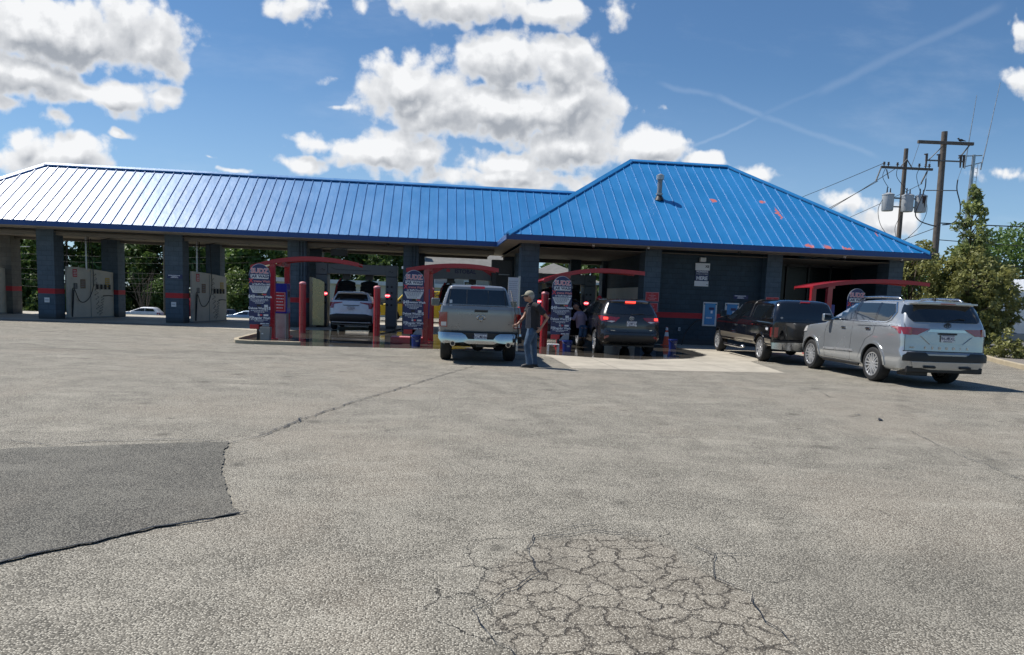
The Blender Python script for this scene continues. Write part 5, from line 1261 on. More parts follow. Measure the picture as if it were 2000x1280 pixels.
# --- white truck at the far right
wt_ = empty('white_truck', (25.6, 36.2, .03), R(-4), 'white delivery truck cab partly behind leaves at the right edge', 'truck')
b = B().use('paint_white')
b.prism([(-.2, .55), (-.25, 1.15), (.2, 1.45), (1.35, 1.62), (2.05, 2.55), (2.6, 2.85), (5.2, 2.95), (5.2, .55)], -1.05, 1.05, Mv); b.build('body', None, wt_, bevel=.06, smooth=True, auto=40)
b = B().use('glass_dark'); b.prism([(1.5, 1.62), (2.1, 2.45), (3.0, 2.5), (3.0, 1.62)], -1.065, 1.065, Mv); b.build('window', None, wt_)
b = B().use('grey_metal'); b.b2(1.3, 5.2, -1.1, 1.1, .35, .75); b.build('side_skirt', None, wt_, bevel=.03)
b = B().use('black'); 
for x in (1.45, 3.1): b.tube([(x, -1.06, .8), (x, -1.06, 2.5)], .008, 4)
b.box((2.75, -1.06, 1.35), (.22, .02, .06)); b.b2(3.3, 3.7, -1.07, -1.05, 1.0, 1.15); b.build('door_seam', None, wt_)
b = B().use('black'); b.box((1.35, -1.22, 1.8), (.12, .2, .5)); b.build('side_mirror', None, wt_, bevel=.03)
for x in (.65, 4.4):
    for sg in (-1, 1):
        w_ = wheel(wt_, x, sg * .93, .42, .25, 1, 'spoke', 5); w_.rotation_euler = (0, 0, PI / 2 * -sg)
b = B().use('paint_white'); b.b2(5.4, 11.5, -1.2, 1.2, .8, 3.6); tb = b.build('cargo_box', None, wt_, bevel=.03)

# ------------------------------------------------------------------ wash equipment
def gantry(x0, x1, y, h, label, brand=True, tw=.50, dp=.95, stop=True, arch=False):
    e = empty('wash_gantry', ((x0 + x1) / 2, y, 0), 0, label, 'wash machine', 'gantry wash machines in the bays'); hw = (x1 - x0) / 2
    for sg in (-1, 1):
        t = B().use('machine_grey'); cx = sg * (hw - tw / 2)
        t.b2(cx - tw / 2, cx + tw / 2, 0, dp, .12, h - .52); t.b2(cx - tw / 2 - .005, cx + tw / 2 + .005, -.006, dp, h - .51, h)
        t.use('dark_metal'); t.b2(cx - tw / 2 + .03, cx + tw / 2 - .03, .03, dp - .03, 0, .12)
        tower = t.build('tower', None, e, bevel=.02)
        b = B().use('black')
        for i in range(4):
            for dx_ in (-.02, .17): 
                B().use('black').lathe([(.0001, 0), (.045, 0), (.05, .02)], 12, Matrix.Translation((cx - sg * dx_ * 1.0 if sg < 0 else cx - dx_ + .0, -.004, 1.9 - i * .27)) @ Matrix.Rotation(PI / 2, 4, 'X')).build('nozzle', None, tower)
        b.tube([(cx - sg * .05 - .08, -.012, h - .30), (cx - sg * .05, -.012, h - .26), (cx - sg * .05 + .04, -.012, h - .33), (cx - sg * .05 + .12, -.012, h - .30)], .012, 5)
        b.build('pull_handle', None, tower)
        if stop:
            lx = cx - sg * (tw / 2 - .09)
            b = B().use('stop_red'); b.lathe([(.0001, .02), (.10, .02), (.115, 0)], 20, Matrix.Translation((lx, -.008, 1.50)) @ Matrix.Diagonal((1, 1, .62, 1)) @ Matrix.Rotation(PI / 2, 4, 'X'))
            b.use('stop_word'); b.text('STOP', .085, FACE(lx, -.034, 1.50), bold=.003); b.build('stop_lamp', None, tower)
    if stop: B().use('blue_lamp').ball((-hw + tw * .36, -.02, 1.63), .035, 6).build('status_lamp', None, e)
    b = B().use('machine_grey')
    if arch:
        P = []; n = 16
        for i in range(n + 1): q = i / n; P.append((-hw + 2 * hw * q, h - .62 + .10 * math.sin(PI * q)))
        for i in range(n + 1): q = 1 - i / n; P.append((-hw + 2 * hw * q, h - .16 + .28 * math.sin(PI * q)))
        b.prism(P, -.10, .5, Matrix(((1, 0, 0, 0), (0, 0, 1, 0), (0, 1, 0, 0), (0, 0, 0, 1)))); hd = b.build('header', None, e)
        b = B().use('sign_red')
        for sg in (-1, 1): b.prism([(sg * hw * .35, h + .06), (sg * hw * .62, h - .02), (sg * hw * .99, h - .42), (sg * hw * .99, h - .62), (sg * hw * .72, h - .34)][::sg], -.112, -.104, Matrix(((1, 0, 0, 0), (0, 0, 1, 0), (0, 1, 0, 0), (0, 0, 0, 1))))
        b.build('stripe', None, hd)
        b = B().use('ink_navy'); b.text('ISTOBAL', .25, FACE(.12, -.114, h - .20), bold=.006); b.use('sign_red'); b.box((-.66, -.113, h - .17), (.16, .006, .12), ry=R(12)); b.build('lettering', None, hd)
    else:
        b.b2(-hw + tw, hw - tw, .05, dp - .1, h - .46, h - .01); hd = b.build('header', None, e, bevel=.02)
        b = B().use('dark_metal'); b.tube([(-hw * .62, .045, h - .20), (-hw * .5, .045, h - .28), (hw * .35, .045, h - .28)], .008, 4)
        if brand: b.use('ink_navy'); b.text('ISTOBAL', .11, FACE(-.05, .04, h - .07), bold=.003)
        b.build('lettering', None, hd)
    # hanging brushes and their drive
    for cx in (-.52, .50):
        b = B().use('brush_black'); rnd = random.Random(5); prof = [(.12, 1.05)]
        for i in range(14): prof.append((.40 + rnd.uniform(-.03, .03), 1.08 + i * .075))
        prof.append((.12, 2.14)); b.lathe(prof, 22, Matrix.Translation((cx, .8, 0)))
        b.use('dark_metal'); b.tube([(cx, .8, 2.1), (cx, .8, h - .2)], .05, 8); b.box((cx, .75, 2.3), (.34, .3, .22)); b.build('brush', None, e)
    b = B().use('red_paint'); b.tube([(-hw + tw + .22, .7, 1.2), (-hw + tw + .34, .7, 1.9), (-hw + tw + .52, .7, 2.2)], .05, 8); b.use('dark_metal'); b.tube([(-hw + tw + .3, .65, 1.2), (-hw + tw + .42, .65, 1.95), (-hw + tw + .6, .65, 2.22), (-.3, .65, 2.25)], .035, 8)
    b.build('spray_arm', None, e, smooth=True)
    return e
gantry(-5.30, -1.72, 33.4, 2.86, 'grey portal wash machine with lit red stop lamps around the white SUV')
gantry(-.55, 3.0, 33.6, 2.92, 'arched wash machine header with red flashes behind the silver pickup', arch=True, stop=False)
gantry(4.35, 7.35, 33.2, 2.80, 'wash machine in the right tunnel bay around the dark blue SUV', brand=False)
# mirror-like steel splash screen behind the first red bollard
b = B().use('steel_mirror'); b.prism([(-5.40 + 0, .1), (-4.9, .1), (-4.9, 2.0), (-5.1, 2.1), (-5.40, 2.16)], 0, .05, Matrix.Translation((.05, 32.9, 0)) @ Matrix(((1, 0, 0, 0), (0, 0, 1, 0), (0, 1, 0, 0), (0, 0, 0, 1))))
tag(b.build('splash_screen'), 'shiny steel splash screen with yellow reflections tinted into its colour right of the left red bollard', 'screen')
b = B().use('black'); b.b2(-4.55, -3.85, 32.6, 32.9, 3.15, 3.45); tag(b.build('heater_box', bevel=.02), 'black heater box hanging above the left red canopy under the eave', 'heater')

def bollard(x, y, h, label):
    e = empty('bollard', (x, y, 0), 0, label, 'bollard', 'tall red bollards at the wash bay entrances')
    b = B().use('red_paint'); b.lathe([(.125, 0), (.125, h - .06)], 24); b.build('post', None, e, smooth=True, auto=40)
    b = B().use('ink_pink'); b.lathe([(.13, h - .07), (.132, h - .05), (.12, h - .01), (.07, h + .02), (.001, h + .03)], 24); b.build('cap', None, e, smooth=True, auto=60)
bollard(-4.93, 28.1, 1.90, 'tall red bollard standing left of the white SUV in wash bay')
bollard(-2.15, 27.7, 1.85, 'tall red bollard standing right of the white SUV in wash bay')
bollard(-.15, 25.9, 1.85, 'tall red bollard between the second menu sign and the silver pickup')
bollard(3.72, 24.6, 1.85, 'tall red bollard close to the left of the third menu sign')

XZ = Matrix(((1, 0, 0, 0), (0, 0, 1, 0), (0, 1, 0, 0), (0, 0, 0, 1)))
def canopy(x0, x1, y, z0, zc, z1, label, apex=.62, post=True, depth=1.25, off2=.84):
    e = empty('entry_canopy', (x0, y, 0), 0, label, 'canopy', 'thin curved red canopies over the pay stations'); L = x1 - x0; n = 26
    def zz(t):
        a = apex; return zc - (zc - z0) * ((a - t) / a) ** 2 if t < a else zc - (zc - z1) * ((t - a) / (1 - a)) ** 2
    top = []; bot = []
    P = [(L * i / n, zz(i / n)) for i in range(n + 1)]
    b = B().use('red_paint'); b.prism(P + [(x, z - .035) for x, z in P[::-1]], 0.0, depth, XZ); b.build('roof', None, e, smooth=True, auto=30)
    b = B().use('red_fascia')
    b.prism([(x, z + .02) for x, z in P] + [(x, z - .12 + .03 * abs(i / n - .5)) for i, (x, z) in list(enumerate(P))[::-1]], -.03, 0.0, XZ)
    b.prism([(x, z + .02) for x, z in P] + [(x, z - .09) for x, z in P[::-1]], depth, depth + .03, XZ)
    b.build('fascia', None, e, smooth=True, auto=30)
    b = B().use('lamp_clear'); b.prism([(x, z - .040) for x, z in P[2:13]] + [(x, z - .065) for x, z in P[2:13][::-1]], .12, depth - .12, XZ); b.build('light_panel', None, e); b = B().use('lamp_clear')
    b.prism([(x, z - .040) for x, z in P[18:24]] + [(x, z - .055) for x, z in P[18:24][::-1]], .25, depth - .25, XZ); b.build('light_panel', None, e)
    if post:
        for px, py in ((.66, .10), (off2, depth + .25)):
            b = B().use('red_paint'); zt = zz(px / L) - .04; b.b2(px - .085, px + .085, py - .06, py + .10, .03, zt + (.0 if py < depth else 0)); b.b2(px - .16, px + .16, py - .12, py + .16, .0, .04)
            b.build('post', None, e, bevel=.01)
        b = B().use('red_paint'); b.b2(off2 - .07, off2 + .07, .2, depth + .35, zz(off2 / L) - .20, zz(off2 / L) - .06); b.build('beam', None, e, bevel=.01)
    return e
canopy(-5.82, -2.45, 23.95, 2.31, 2.66, 2.52, 'thin curved red canopy over the leftmost pay station', .58)
canopy(-.95, 2.05, 23.95, 2.42, 2.64, 2.53, 'thin curved red canopy above the silver pickup roof', off2=.78)
canopy(3.48, 6.80, 23.45, 2.25, 2.66, 2.61, 'thin curved red canopy above the dark grey SUV')
canopy(12.62, 16.80, 23.45, 2.38, 2.70, 2.64, 'thin curved red canopy at the right, sunlit left half, above the two right vehicles', .66)

def kiosk(x, y, label, dark=False):
    e = empty('pay_station', (x, y, 0), 0, label, 'pay station', 'blue pay stations beside the canopy posts')
    B().use('galvanised').b2(-.17, .17, 0, .45, 0, .82).build('pedestal', None, e, bevel=.01)
    cab = B().use('kiosk_blue').b2(-.20, .20, -.02, .50, .82, 1.80).build('cabinet', None, e, bevel=.015)
    b = B().use('sign_red'); b.b2(-.16, .16, -.03, -.022, .88, 1.52); b.build('panel', None, e)
    b = B().use('ink_white')
    for k in range(5): bars(b, -.13, .13, -.034, 1.40 - k * .10, .03, k + 50)
    for (p, q) in (((-.14, 1.50), (.14, 1.50)), ((.14, 1.50), (.14, .90)), ((.14, .90), (-.14, .90))): b.tube([(p[0], -.034, p[1]), (q[0], -.034, q[1])], .006, 4)
    b.build('lettering', None, e)
    b = B().use('grey_metal'); b.b2(.201, .215, .05, .42, 1.0, 1.6); b.use('black'); b.b2(.215, .222, .1, .36, 1.35, 1.55); b.build('screen', None, e)
kiosk(-5.04, 24.72, 'blue pay station with red instruction panel by the leftmost canopy post')
kiosk(-.38, 24.45, 'blue pay station half hidden behind the second menu sign')
kiosk(4.32, 24.0, 'blue pay station half hidden behind the third menu sign')
kiosk(13.62, 24.1, 'blue pay station under the rightmost red canopy behind the black pickup')

def menu_sign(x, y, label, w=.62, rz=0):
    e = empty('menu_sign', (x, y, 0), rz, label, 'sign', 'wash menu signs at the bay entrances'); h = w / 2
    P = [(-h, .52), (h, .52), (h, 1.95)] + [(h * math.cos(q), 1.98 + .36 * math.sin(q)) for q in [PI * i / 16 for i in range(17)]] + [(-h, 1.95)]
    b = B().use('sign_navy'); b.prism(P, 0, .05, XZ); pn = b.build('panel', None, e)
    b = B().use('sign_navy'); b.tube([(h * 1.01 * math.cos(q), .02, 1.98 + .37 * math.sin(q)) for q in [PI * i / 16 for i in range(17)]], .012, 5); b.build('rim', 'ink_grey', e)
    b = B().use('sign_white'); b.prism([(-.26, 1.905), (.26, 1.905), (.275, 2.03), (-.275, 2.03)], -.008, 0, XZ)
    b.prism([(-.30, 1.69), (.30, 1.69), (.20, 1.475), (-.20, 1.475)], -.008, 0, XZ)
    for (x0, x1, z0, z1) in ((.14, .25, 1.05, 1.12), (-.05, .02, .775, .83), (.12, .26, .775, .83), (.02, .16, .525, .56), (.18, .28, .53, .56)): b.b2(x0, x1, -.006, 0, z0, z1)
    b.use('black'); b.b2(-.06, .06, -.007, 0, 1.40, 1.47); b.b2(-.08, .04, -.007, 0, 1.06, 1.12); b.use('ink_red'); b.b2(.1, .2, -.006, 0, 1.41, 1.45); b.b2(.0, .08, -.006, 0, .78, .83); b.use('poster_yellow'); b.b2(.07, .10, -.007, 0, 1.42, 1.46)
    b.build('print', None, pn)
    b = B().use('ink_white'); b.text('SUDZ', .20, FACE(0, -.005, 2.135), bold=.011, ext=.001)
    b.text('w/ Buff\'n\'Dry $65', .075, FACE(.05, -.005, 1.735), bold=.002)
    b.text('$45', .125, FACE(-.235, -.006, 1.36), bold=.005); b.text('Premium Wash', .088, FACE(.09, -.006, 1.36), bold=.003)
    b.text('Deluxe Wash', .092, FACE(-.075, -.006, 1.005), bold=.003); b.text('$15', .12, FACE(.235, -.006, 1.01), bold=.005)
    b.text('$5', .115, FACE(-.25, -.006, .715), bold=.004); b.text('Regular Wash', .092, FACE(.06, -.006, .715), bold=.003)
    for k, (zz, ww) in enumerate(((1.285, .27), (1.245, .26), (1.205, .20), (1.165, .13), (.935, .26), (.895, .16), (.86, .05), (.655, .26), (.62, .15))): bars(b, -ww, ww, -.004, zz, .017, 70 + k)
    b.use('ink_red'); b.text('SUDZ', .20, FACE(0, -.010, 2.135), bold=.0, ext=.001); b.text('X', .17, FACE(-.25, -.008, 1.83), bold=.006); b.use('ink_pink'); b.text('treme Wash', .095, FACE(.075, -.007, 1.825), bold=.003)
    b.use('ink_navy'); b.text('CAR WASH', .118, FACE(0, -.011, 1.968), bold=.004)
    for k, (zz, ww) in enumerate(((1.665, .25), (1.63, .24), (1.595, .22), (1.56, .20), (1.52, .16))): bars(b, -ww, ww, -.010, zz, .014, 90 + k)
    b.build('lettering', None, pn)
    b = B().use('sign_red'); b.prism([(-.29, .51), (.10, .51), (.0, .37), (-.29, .37)], .0, .04, XZ); b.use('ink_grey'); b.b2(-.02, .28, .0, .04, .32, .50); b.build('lower_board', None, e)
    b = B().use('black'); b.b2(-.09, -.01, .02, .08, 0, .52); b.build('post', None, e, bevel=.005)
menu_sign(-5.32, 23.0, 'wash menu board reading SUDZ CAR WASH at the leftmost kerb island')
menu_sign(-.66, 23.0, 'wash menu board reading SUDZ CAR WASH just left of the silver pickup')
menu_sign(3.98, 22.8, 'wash menu board reading SUDZ CAR WASH between the standing man and dark grey SUV')
menu_sign(13.95, 23.0, 'wash menu board at the right, only its top above the silver SUV', rz=0)

def bucket(x, y, label):
    e = empty('bucket', (x, y, 0), random.uniform(0, 1), label, 'bucket', 'blue wash buckets on the concrete')
    b = B().use('bucket_blue'); b.lathe([(.001, .01), (.125, .01), (.13, 0), (.15, .30), (.165, .31), (.165, .34), (.155, .36), (.15, .36), (.145, .33), (.12, .04), (.001, .04)], 24, caps=False); b.build('pail', None, e, smooth=True, auto=35)
    b = B().use('galvanised'); b.tube([(.165 * math.cos(q), -.02 - .12 * math.sin(q), .33 - .10 * math.sin(q)) for q in [PI * i / 14 for i in range(15)]], .004, 5); b.build('handle', None, e)
    b = B().use('ink_grey'); b.box((0, -.142, .18), (.09, .008, .05)); b.build('label_patch', None, e)
random.seed(4)
bucket(-.55, 22.75, 'blue bucket at the foot of the menu sign left of the pickup')
bucket(4.16, 22.5, 'blue bucket at the foot of the third menu sign by the standing man')
bucket(8.55, 25.4, 'blue bucket between the orange cone and dark grey SUV')
e = empty('litter_bin', (-5.07, 22.72, 0), 0, 'grey square litter bin at the foot of the leftmost menu sign', 'bin'); b = B().use('grey_metal'); b.prism([(-.13, 0), (.13, 0), (.15, .46), (-.15, .46)], -.14, .14, XZ); b.build('box', None, e, bevel=.01); B().use('dark_metal').b2(-.13, .13, -.12, .12, .461, .475).build('rim', None, e); B().use('sign_white').box((-.07, -.146, .26), (.05, .004, .03)).build('sticker', None, e)
e = empty('step_stool', (3.72, 22.5, 0), 0, 'low white step stool left of the third menu sign', 'stool'); b = B().use('sign_white'); b.b2(-.18, .18, -.12, .12, .20, .23); b.build('step', None, e, bevel=.006)
for sx in (-1, 1):
    for sy in (-1, 1): B().use('sign_white').b2(sx * .16 - .015, sx * .16 + .015, sy * .10 - .015, sy * .10 + .015, 0, .20).build('leg', None, e)
e = empty('red_kerb_block', (-1.05, 24.1, 0), 0, 'low red painted kerb block left of the second menu sign', 'kerb block'); B().use('red_paint').b2(-.36, .70, -.15, .5, 0, .20).build('base', None, e, bevel=.02); B().use('ink_pink').b2(-.34, .68, -.13, .48, .2, .212).build('top', None, e)
e = empty('traffic_cone', (9.02, 27.6, 0), 0, 'orange traffic cone with two white bands against the block wall', 'cone')
b = B().use('cone_orange'); b.b2(-.17, .17, -.17, .17, 0, .03); b.lathe([(.13, .03), (.035, .70), (.03, .72), (.001, .72)], 20); b.build('body', None, e, smooth=True, auto=40)
b = B().use('sign_white'); b.lathe([(.087, .36), (.064, .52)], 20, caps=False); b.lathe([(.053, .60), (.040, .70)], 20, caps=False); b.build('band', None, e, smooth=True)
# small red lamp head above the grey SUV and hanging notice by the centre column
e = empty('hanging_notice', (2.98, 28.0, 1.25), 0, 'tall pale notice sheet standing left of the centre column behind the pickup', 'sign'); b = B().use('sign_white'); b.b2(-.20, .20, 0, .03, 0, 1.15); b.build('panel', None, e); b = B().use('ink_grey')
for k in range(12): bars(b, -.17, .17, -.003, 1.0 - k * .08, .02, 120 + k)
b.build('lettering', None, e); B().use('grey_metal').b2(-.03, .03, .03, .09, -1.25, 1.15).build('post', None, e)
e = empty('beacon', (6.35, 27.9, 0), 0, 'small red beacon on a post rising above the dark grey SUV roof', 'beacon'); B().use('dark_metal').tube([(0, 0, 0), (0, 0, 1.66)], .03, 8).build('post', None, e); B().use('sign_red').lathe([(.12, 1.66), (.12, 1.72), (.07, 1.80), (.03, 1.84)], 14).build('lamp', None, e, smooth=True)
# dark machinery in the bay right of the arch gantry
b = B().use('dark_metal'); b.b2(-.50, .42, 0, .5, .0, 3.3); b.use('black'); b.b2(-.30, .30, -.02, -.001, 1.7, 2.7); b.use('grey_metal'); b.b2(-.2, .3, -.04, -.02, 2.62, 2.68)
o = b.build('equipment_cabinet', bevel=.02, loc=(3.02, 33.0, 0)); tag(o, 'dark equipment cabinet in the gap left of the centre column', 'cabinet')
# hoses on the wet floor
def cat(P, n=6):
    P = [Vector(p) for p in P]; Q = []
    for i in range(len(P) - 1):
        a0, a1, a2, a3 = P[max(0, i - 1)], P[i], P[i + 1], P[min(len(P) - 1, i + 2)]
        for k in range(n): t = k / n; Q.append(.5 * ((2 * a1) + (a2 - a0) * t + (2 * a0 - 5 * a1 + 4 * a2 - a3) * t * t + (-a0 + 3 * a1 - 3 * a2 + a3) * t ** 3))
    return Q + [P[-1]]
b = B().use('black'); b.tube(cat([(-2.2, 28.5, .03), (-1.9, 30.0, .03), (-1.7, 31.6, .03), (-1.5, 33.2, .03)]), .03, 6); tag(b.build('hose', smooth=True), 'black hose lying on wet floor right of the white SUV', 'hose')
b = B().use('black'); b.tube(cat([(9.75, 27.9, .02), (9.9, 27.95, .5), (10.4, 28.3, .95), (10.7, 28.55, 1.0)]), .02, 6); tag(b.build('hose', smooth=True), 'black hose sagging from the change machine toward the black pickup', 'hose')

# ------------------------------------------------------------------ poles, wires, mast
def pole(name, x, y, h, r0_, r1_, lean, label, m_='wood_pole'):
    e = empty(name, (x, y, 0), 0, label, 'utility pole'); e.rotation_euler = (0, R(lean), 0)
    b = B().use(m_); b.tube([(0, 0, -.2), (0, 0, h * .5), (0, 0, h)], [r0_, (r0_ + r1_) / 2, r1_], 14); b.build('pole', None, e, smooth=True, auto=50); return e
pa = pole('utility_pole', 30.35, 42, 12.5, .22, .165, -1.2, 'thick leaning wooden utility pole with one long crossarm and a bird on top')
B().use('wood_pole').b2(-1.78, 1.78, -.25, -.11, 11.72, 11.90).build('crossarm', None, pa, bevel=.01)
b = B().use('old_steel'); b.tube([(1.55, -.18, 11.75), (1.05, -.18, 11.1), (.9, -.18, 10.95)], .04, 6); b.b2(-1.1, 1.25, -.22, -.16, 10.72, 10.80); b.build('brace', None, pa)
for x in (-1.15, -.35, 1.05, 1.25):
    b = B().use('insulator'); b.tube([(x, -.18, 10.75), (x, -.18, 11.15)], .07, 8); b.tube([(x - .16, -.18, 11.1), (x + .02, -.18, 11.1)], .04, 6); b.tube([(x, -.18, 10.4), (x, -.18, 10.75)], [.04, .06], 8); b.build('cutout', None, pa)
b = B().use('black')
for P in ([(-1.1, -.2, 9.7), (-1.12, -.2, 9.1), (-1.4, -.2, 8.3), (-1.6, -.2, 7.6), (-1.3, -.2, 7.2), (-.7, -.2, 7.0), (-.2, -.2, 6.9)], [(.95, -.2, 9.7), (.95, -.2, 9.1), (1.25, -.2, 8.2), (1.2, -.2, 7.5), (.8, -.2, 7.1), (.2, -.2, 7.0)]): b.tube(cat(P), .035, 6)
b.build('riser_cable', None, pa, smooth=True)
b = B().use('old_steel'); b.tube([(-1.05, -.2, 9.0), (.95, -.2, 9.05)], .03, 6); b.tube([(-.9, -.2, 10.75), (-1.1, -.2, 9.7)], .012, 4); b.tube([(1.15, -.2, 10.4), (.95, -.2, 9.7)], .012, 4); b.tube([(-1.7, -.2, 11.7), (-2.1, -.2, 10.3)], .014, 4); b.tube([(-.2, -.2, 11.6), (-1.0, -.2, 10.8)], .03, 5); b.build('bracket', None, pa)
bird = B().use('black'); bird.ball((0, 0, .09), .10, 8, (1.5, .8, .75)); bird.ball((-.16, 0, .17), .055, 6); bird.tube([(-.20, 0, .17), (-.27, 0, .16)], [.02, .004], 5); bird.tube([(.12, 0, .08), (.34, 0, .05)], [.05, .015], 5)
bird.tube([(0, .03, 0), (0, .03, .05)], .008, 4); bird.tube([(0, -.03, 0), (0, -.03, .05)], .008, 4)
tag(bird.build('bird', smooth=True, loc=(31.05, 41.82, 11.93)), 'small dark bird perched on the crossarm of the thick pole', 'bird')
pb = pole('utility_pole', 30.5, 46, 12.3, .17, .13, -.5, 'slimmer utility pole carrying three grey transformers left of the thick pole')
B().use('wood_pole').b2(-1.75, 1.85, -.22, -.10, 10.95, 11.10).build('crossarm', None, pb, bevel=.01)
b = B().use('old_steel'); b.tube([(-.5, -.15, 10.95), (0, -.15, 11.6), (.5, -.15, 10.95)], .04, 6); b.tube([(-1.75, -.15, 10.95), (-2.05, -.2, 10.1)], .05, 6); b.tube([(1.5, -.15, 10.9), (1.1, -.2, 10.1)], .05, 6); b.tube([(-1.35, -.15, 10.9), (-1.15, -.15, 10.3)], .04, 6); b.b2(-1.2, 1.4, -.16, -.08, 9.05, 9.14); b.b2(-1.2, 1.4, -.16, -.08, 8.5, 8.58); b.build('brace', None, pb)
for x in (-1.55, -1.25, -.62, -.1, .9, 1.35, 1.6):
    b = B().use('insulator'); b.tube([(x, -.16, 11.1), (x, -.16, 11.36)], [.03, .07], 8); b.tube([(x, -.16, 11.2), (x, -.16, 11.23)], .10, 8); b.build('insulator', None, pb)
for k, x in enumerate((-1.25, .12, 1.05)):
    t = B().use('transformer'); t.lathe([(.001, 8.20), (.33, 8.20), (.36, 8.28), (.36, 9.18), (.38, 9.2), (.38, 9.26), (.15, 9.36), (.001, 9.38)], 22, Matrix.Translation((x, -.42, 0)))
    t.use('insulator'); t.tube([(x - .1, -.42, 9.32), (x - .1, -.42, 9.72)], [.05, .03], 8); t.tube([(x + .12, -.42, 9.32), (x + .12, -.42, 9.66)], [.05, .03], 8)
    if k == 2: t.use('rust_stain'); t.prism([(x - .16, 9.2), (x + .10, 9.2), (x + .06, 8.9), (x + .02, 8.45), (x - .05, 8.8), (x - .12, 8.7)], -.80, -.775, XZ)
    t.build('transformer', None, pb, smooth=True, auto=40)
b = B().use('black')
for P in ([(-1.5, -.4, 9.1), (-1.85, -.4, 8.3), (-1.6, -.4, 7.3), (-.8, -.3, 6.5), (-.15, -.15, 6.1)], [(-.1, -.5, 8.3), (-.55, -.4, 7.3), (-.4, -.3, 6.6), (-.12, -.15, 6.2)], [(1.4, -.4, 9.1), (1.55, -.4, 8.3), (1.2, -.4, 7.4), (.5, -.3, 6.6), (.12, -.15, 6.2)],
          [(-1.2, -.3, 9.7), (-1.6, -.2, 10.4), (-1.4, -.15, 11.0)], [(.1, -.3, 9.6), (-.6, -.2, 10.4), (-.6, -.15, 11.0)], [(1.0, -.3, 9.6), (.75, -.2, 10.5), (.9, -.15, 11.0)]): b.tube(cat(P), .018, 5)
b.build('drop_cable', None, pb, smooth=True)
# third pole top far behind the roof
pc = pole('utility_pole', 43.4, 76, 9.6, .2, .15, 0, 'distant pole top with a short crossarm peeking over the right roof slope'); B().use('wood_pole').b2(-1.6, 1.2, -.2, -.1, 9.2, 9.35).build('crossarm', None, pc)
# mast
e = empty('radio_mast', (61, 80, 0), 0, 'thin grey radio mast with two tall whip antennas behind the right tree', 'mast'); e.rotation_euler = (0, R(.6), 0)
b = B().use('galvanised'); b.tube([(0, 0, 0), (0, 0, 12), (0, 0, 20)], [.34, .26, .18], 8)
for i in range(22): b.b2(.35, .62, -.02, .02, 8 + i * .5, 8.04 + i * .5)
b.tube([(.62, 0, 8), (.62, 0, 19)], .03, 5); b.build('pole', None, e)
b = B().use('galvanised'); b.tube([(-1.0, 0, 18.6), (1.0, 0, 19.2)], .06, 6); b.tube([(-1.0, 0, 19.8), (1.0, 0, 20.0)], .06, 6); b.build('crossarm', None, e)
for x, z1, lean in ((-1.0, 26.6, .5), (1.0, 28.2, 1.2)):
    b = B().use('galvanised'); b.tube([(x, 0, 18.4), (x + lean * .3, 0, 21), (x + lean, 0, z1)], [.09, .06, .03], 6); b.build('antenna', None, e)
def wire(P0_, P1_, sag, r_, label, grp_='overhead power lines'):
    a, c = Vector(P0_), Vector(P1_); pts = []
    for i in range(25): t = i / 24; p = a.lerp(c, t); p.z -= sag * 4 * t * (1 - t); pts.append(p)
    tag(B().use('wire').tube(pts, r_, 5).build('power_line', smooth=True), label, 'power line', grp_)
wire((28.9, 45.8, 11.3), (33.0, 120, 11.0), 1.0, .02, 'overhead line running from the transformer pole crossarm left end to the distance')
wire((28.5, 45.8, 10.1), (21.0, 60, 4.0), .3, .022, 'left guy-like line dropping from the transformer pole crossarm behind the roof')
wire((29.7, 45.8, 11.0), (22.6, 60, 4.0), .3, .022, 'second line dropping from the transformer pole crossarm behind the roof')
wire((31.6, 45.8, 10.1), (27.0, 62, 6.0), .3, .018, 'thin line from the transformer pole right arm down to the distant pole')
wire((30.3, 41.8, 7.1), (64, 44, 8.6), .3, .035, 'topmost heavy line leaving the thick pole to the right')
wire((30.3, 41.8, 6.1), (64, 44, 6.6), .3, .025, 'middle line leaving the thick pole to the right')
wire((30.3, 41.8, 4.9), (64, 44, 4.9), .3, .03, 'lowest line leaving the thick pole to the right')
wire((30.3, 42, 6.9), (24.0, 56, 2.8), .2, .022, 'line from the thick pole down behind the roof corner')
wire((30.3, 42, 5.0), (25.2, 44.5, 3.9), .1, .035, 'thick bundle from the thick pole to the roof corner with a small bird')
for k, z in enumerate((5.9, 5.4, 5.0, 4.3)):
    wire((24, 80, z + 2.2), (64, 80, z + 1.2), .5, .03, f'far thin line crossing behind the poles, number {"one two three four".split()[k]} from the top')
for k, (z, zz) in enumerate(((4.9, 5.2), (4.2, 4.6), (3.5, 3.3), (2.9, 2.7), (2.2, 2.2), (1.6, 1.0))):
    wire((-60, 86 + k, z), (-20, 86 + k, zz), .6, .013, f'street line seen under the left bays, number {"one two three four five six".split()[k]} from the top', 'street lines behind the wash')
for x, y, lab in ((-45.5, 84, 'pale street pole seen in the gap above the first bay divider'), (-30.2, 86, 'thin dark street pole beyond the second bay')):
    e = pole('street_pole', x, y, 12, .17, .12, 0, lab, 'galvanised' if x < -40 else 'wood_pole'); e.location.z = -3
    b = B().use('galvanised'); b.tube([(0, 0, 7.6), (1.2, 0, 8.1), (2.2, 0, 8.15)], .05, 6); b.build('arm', None, e)

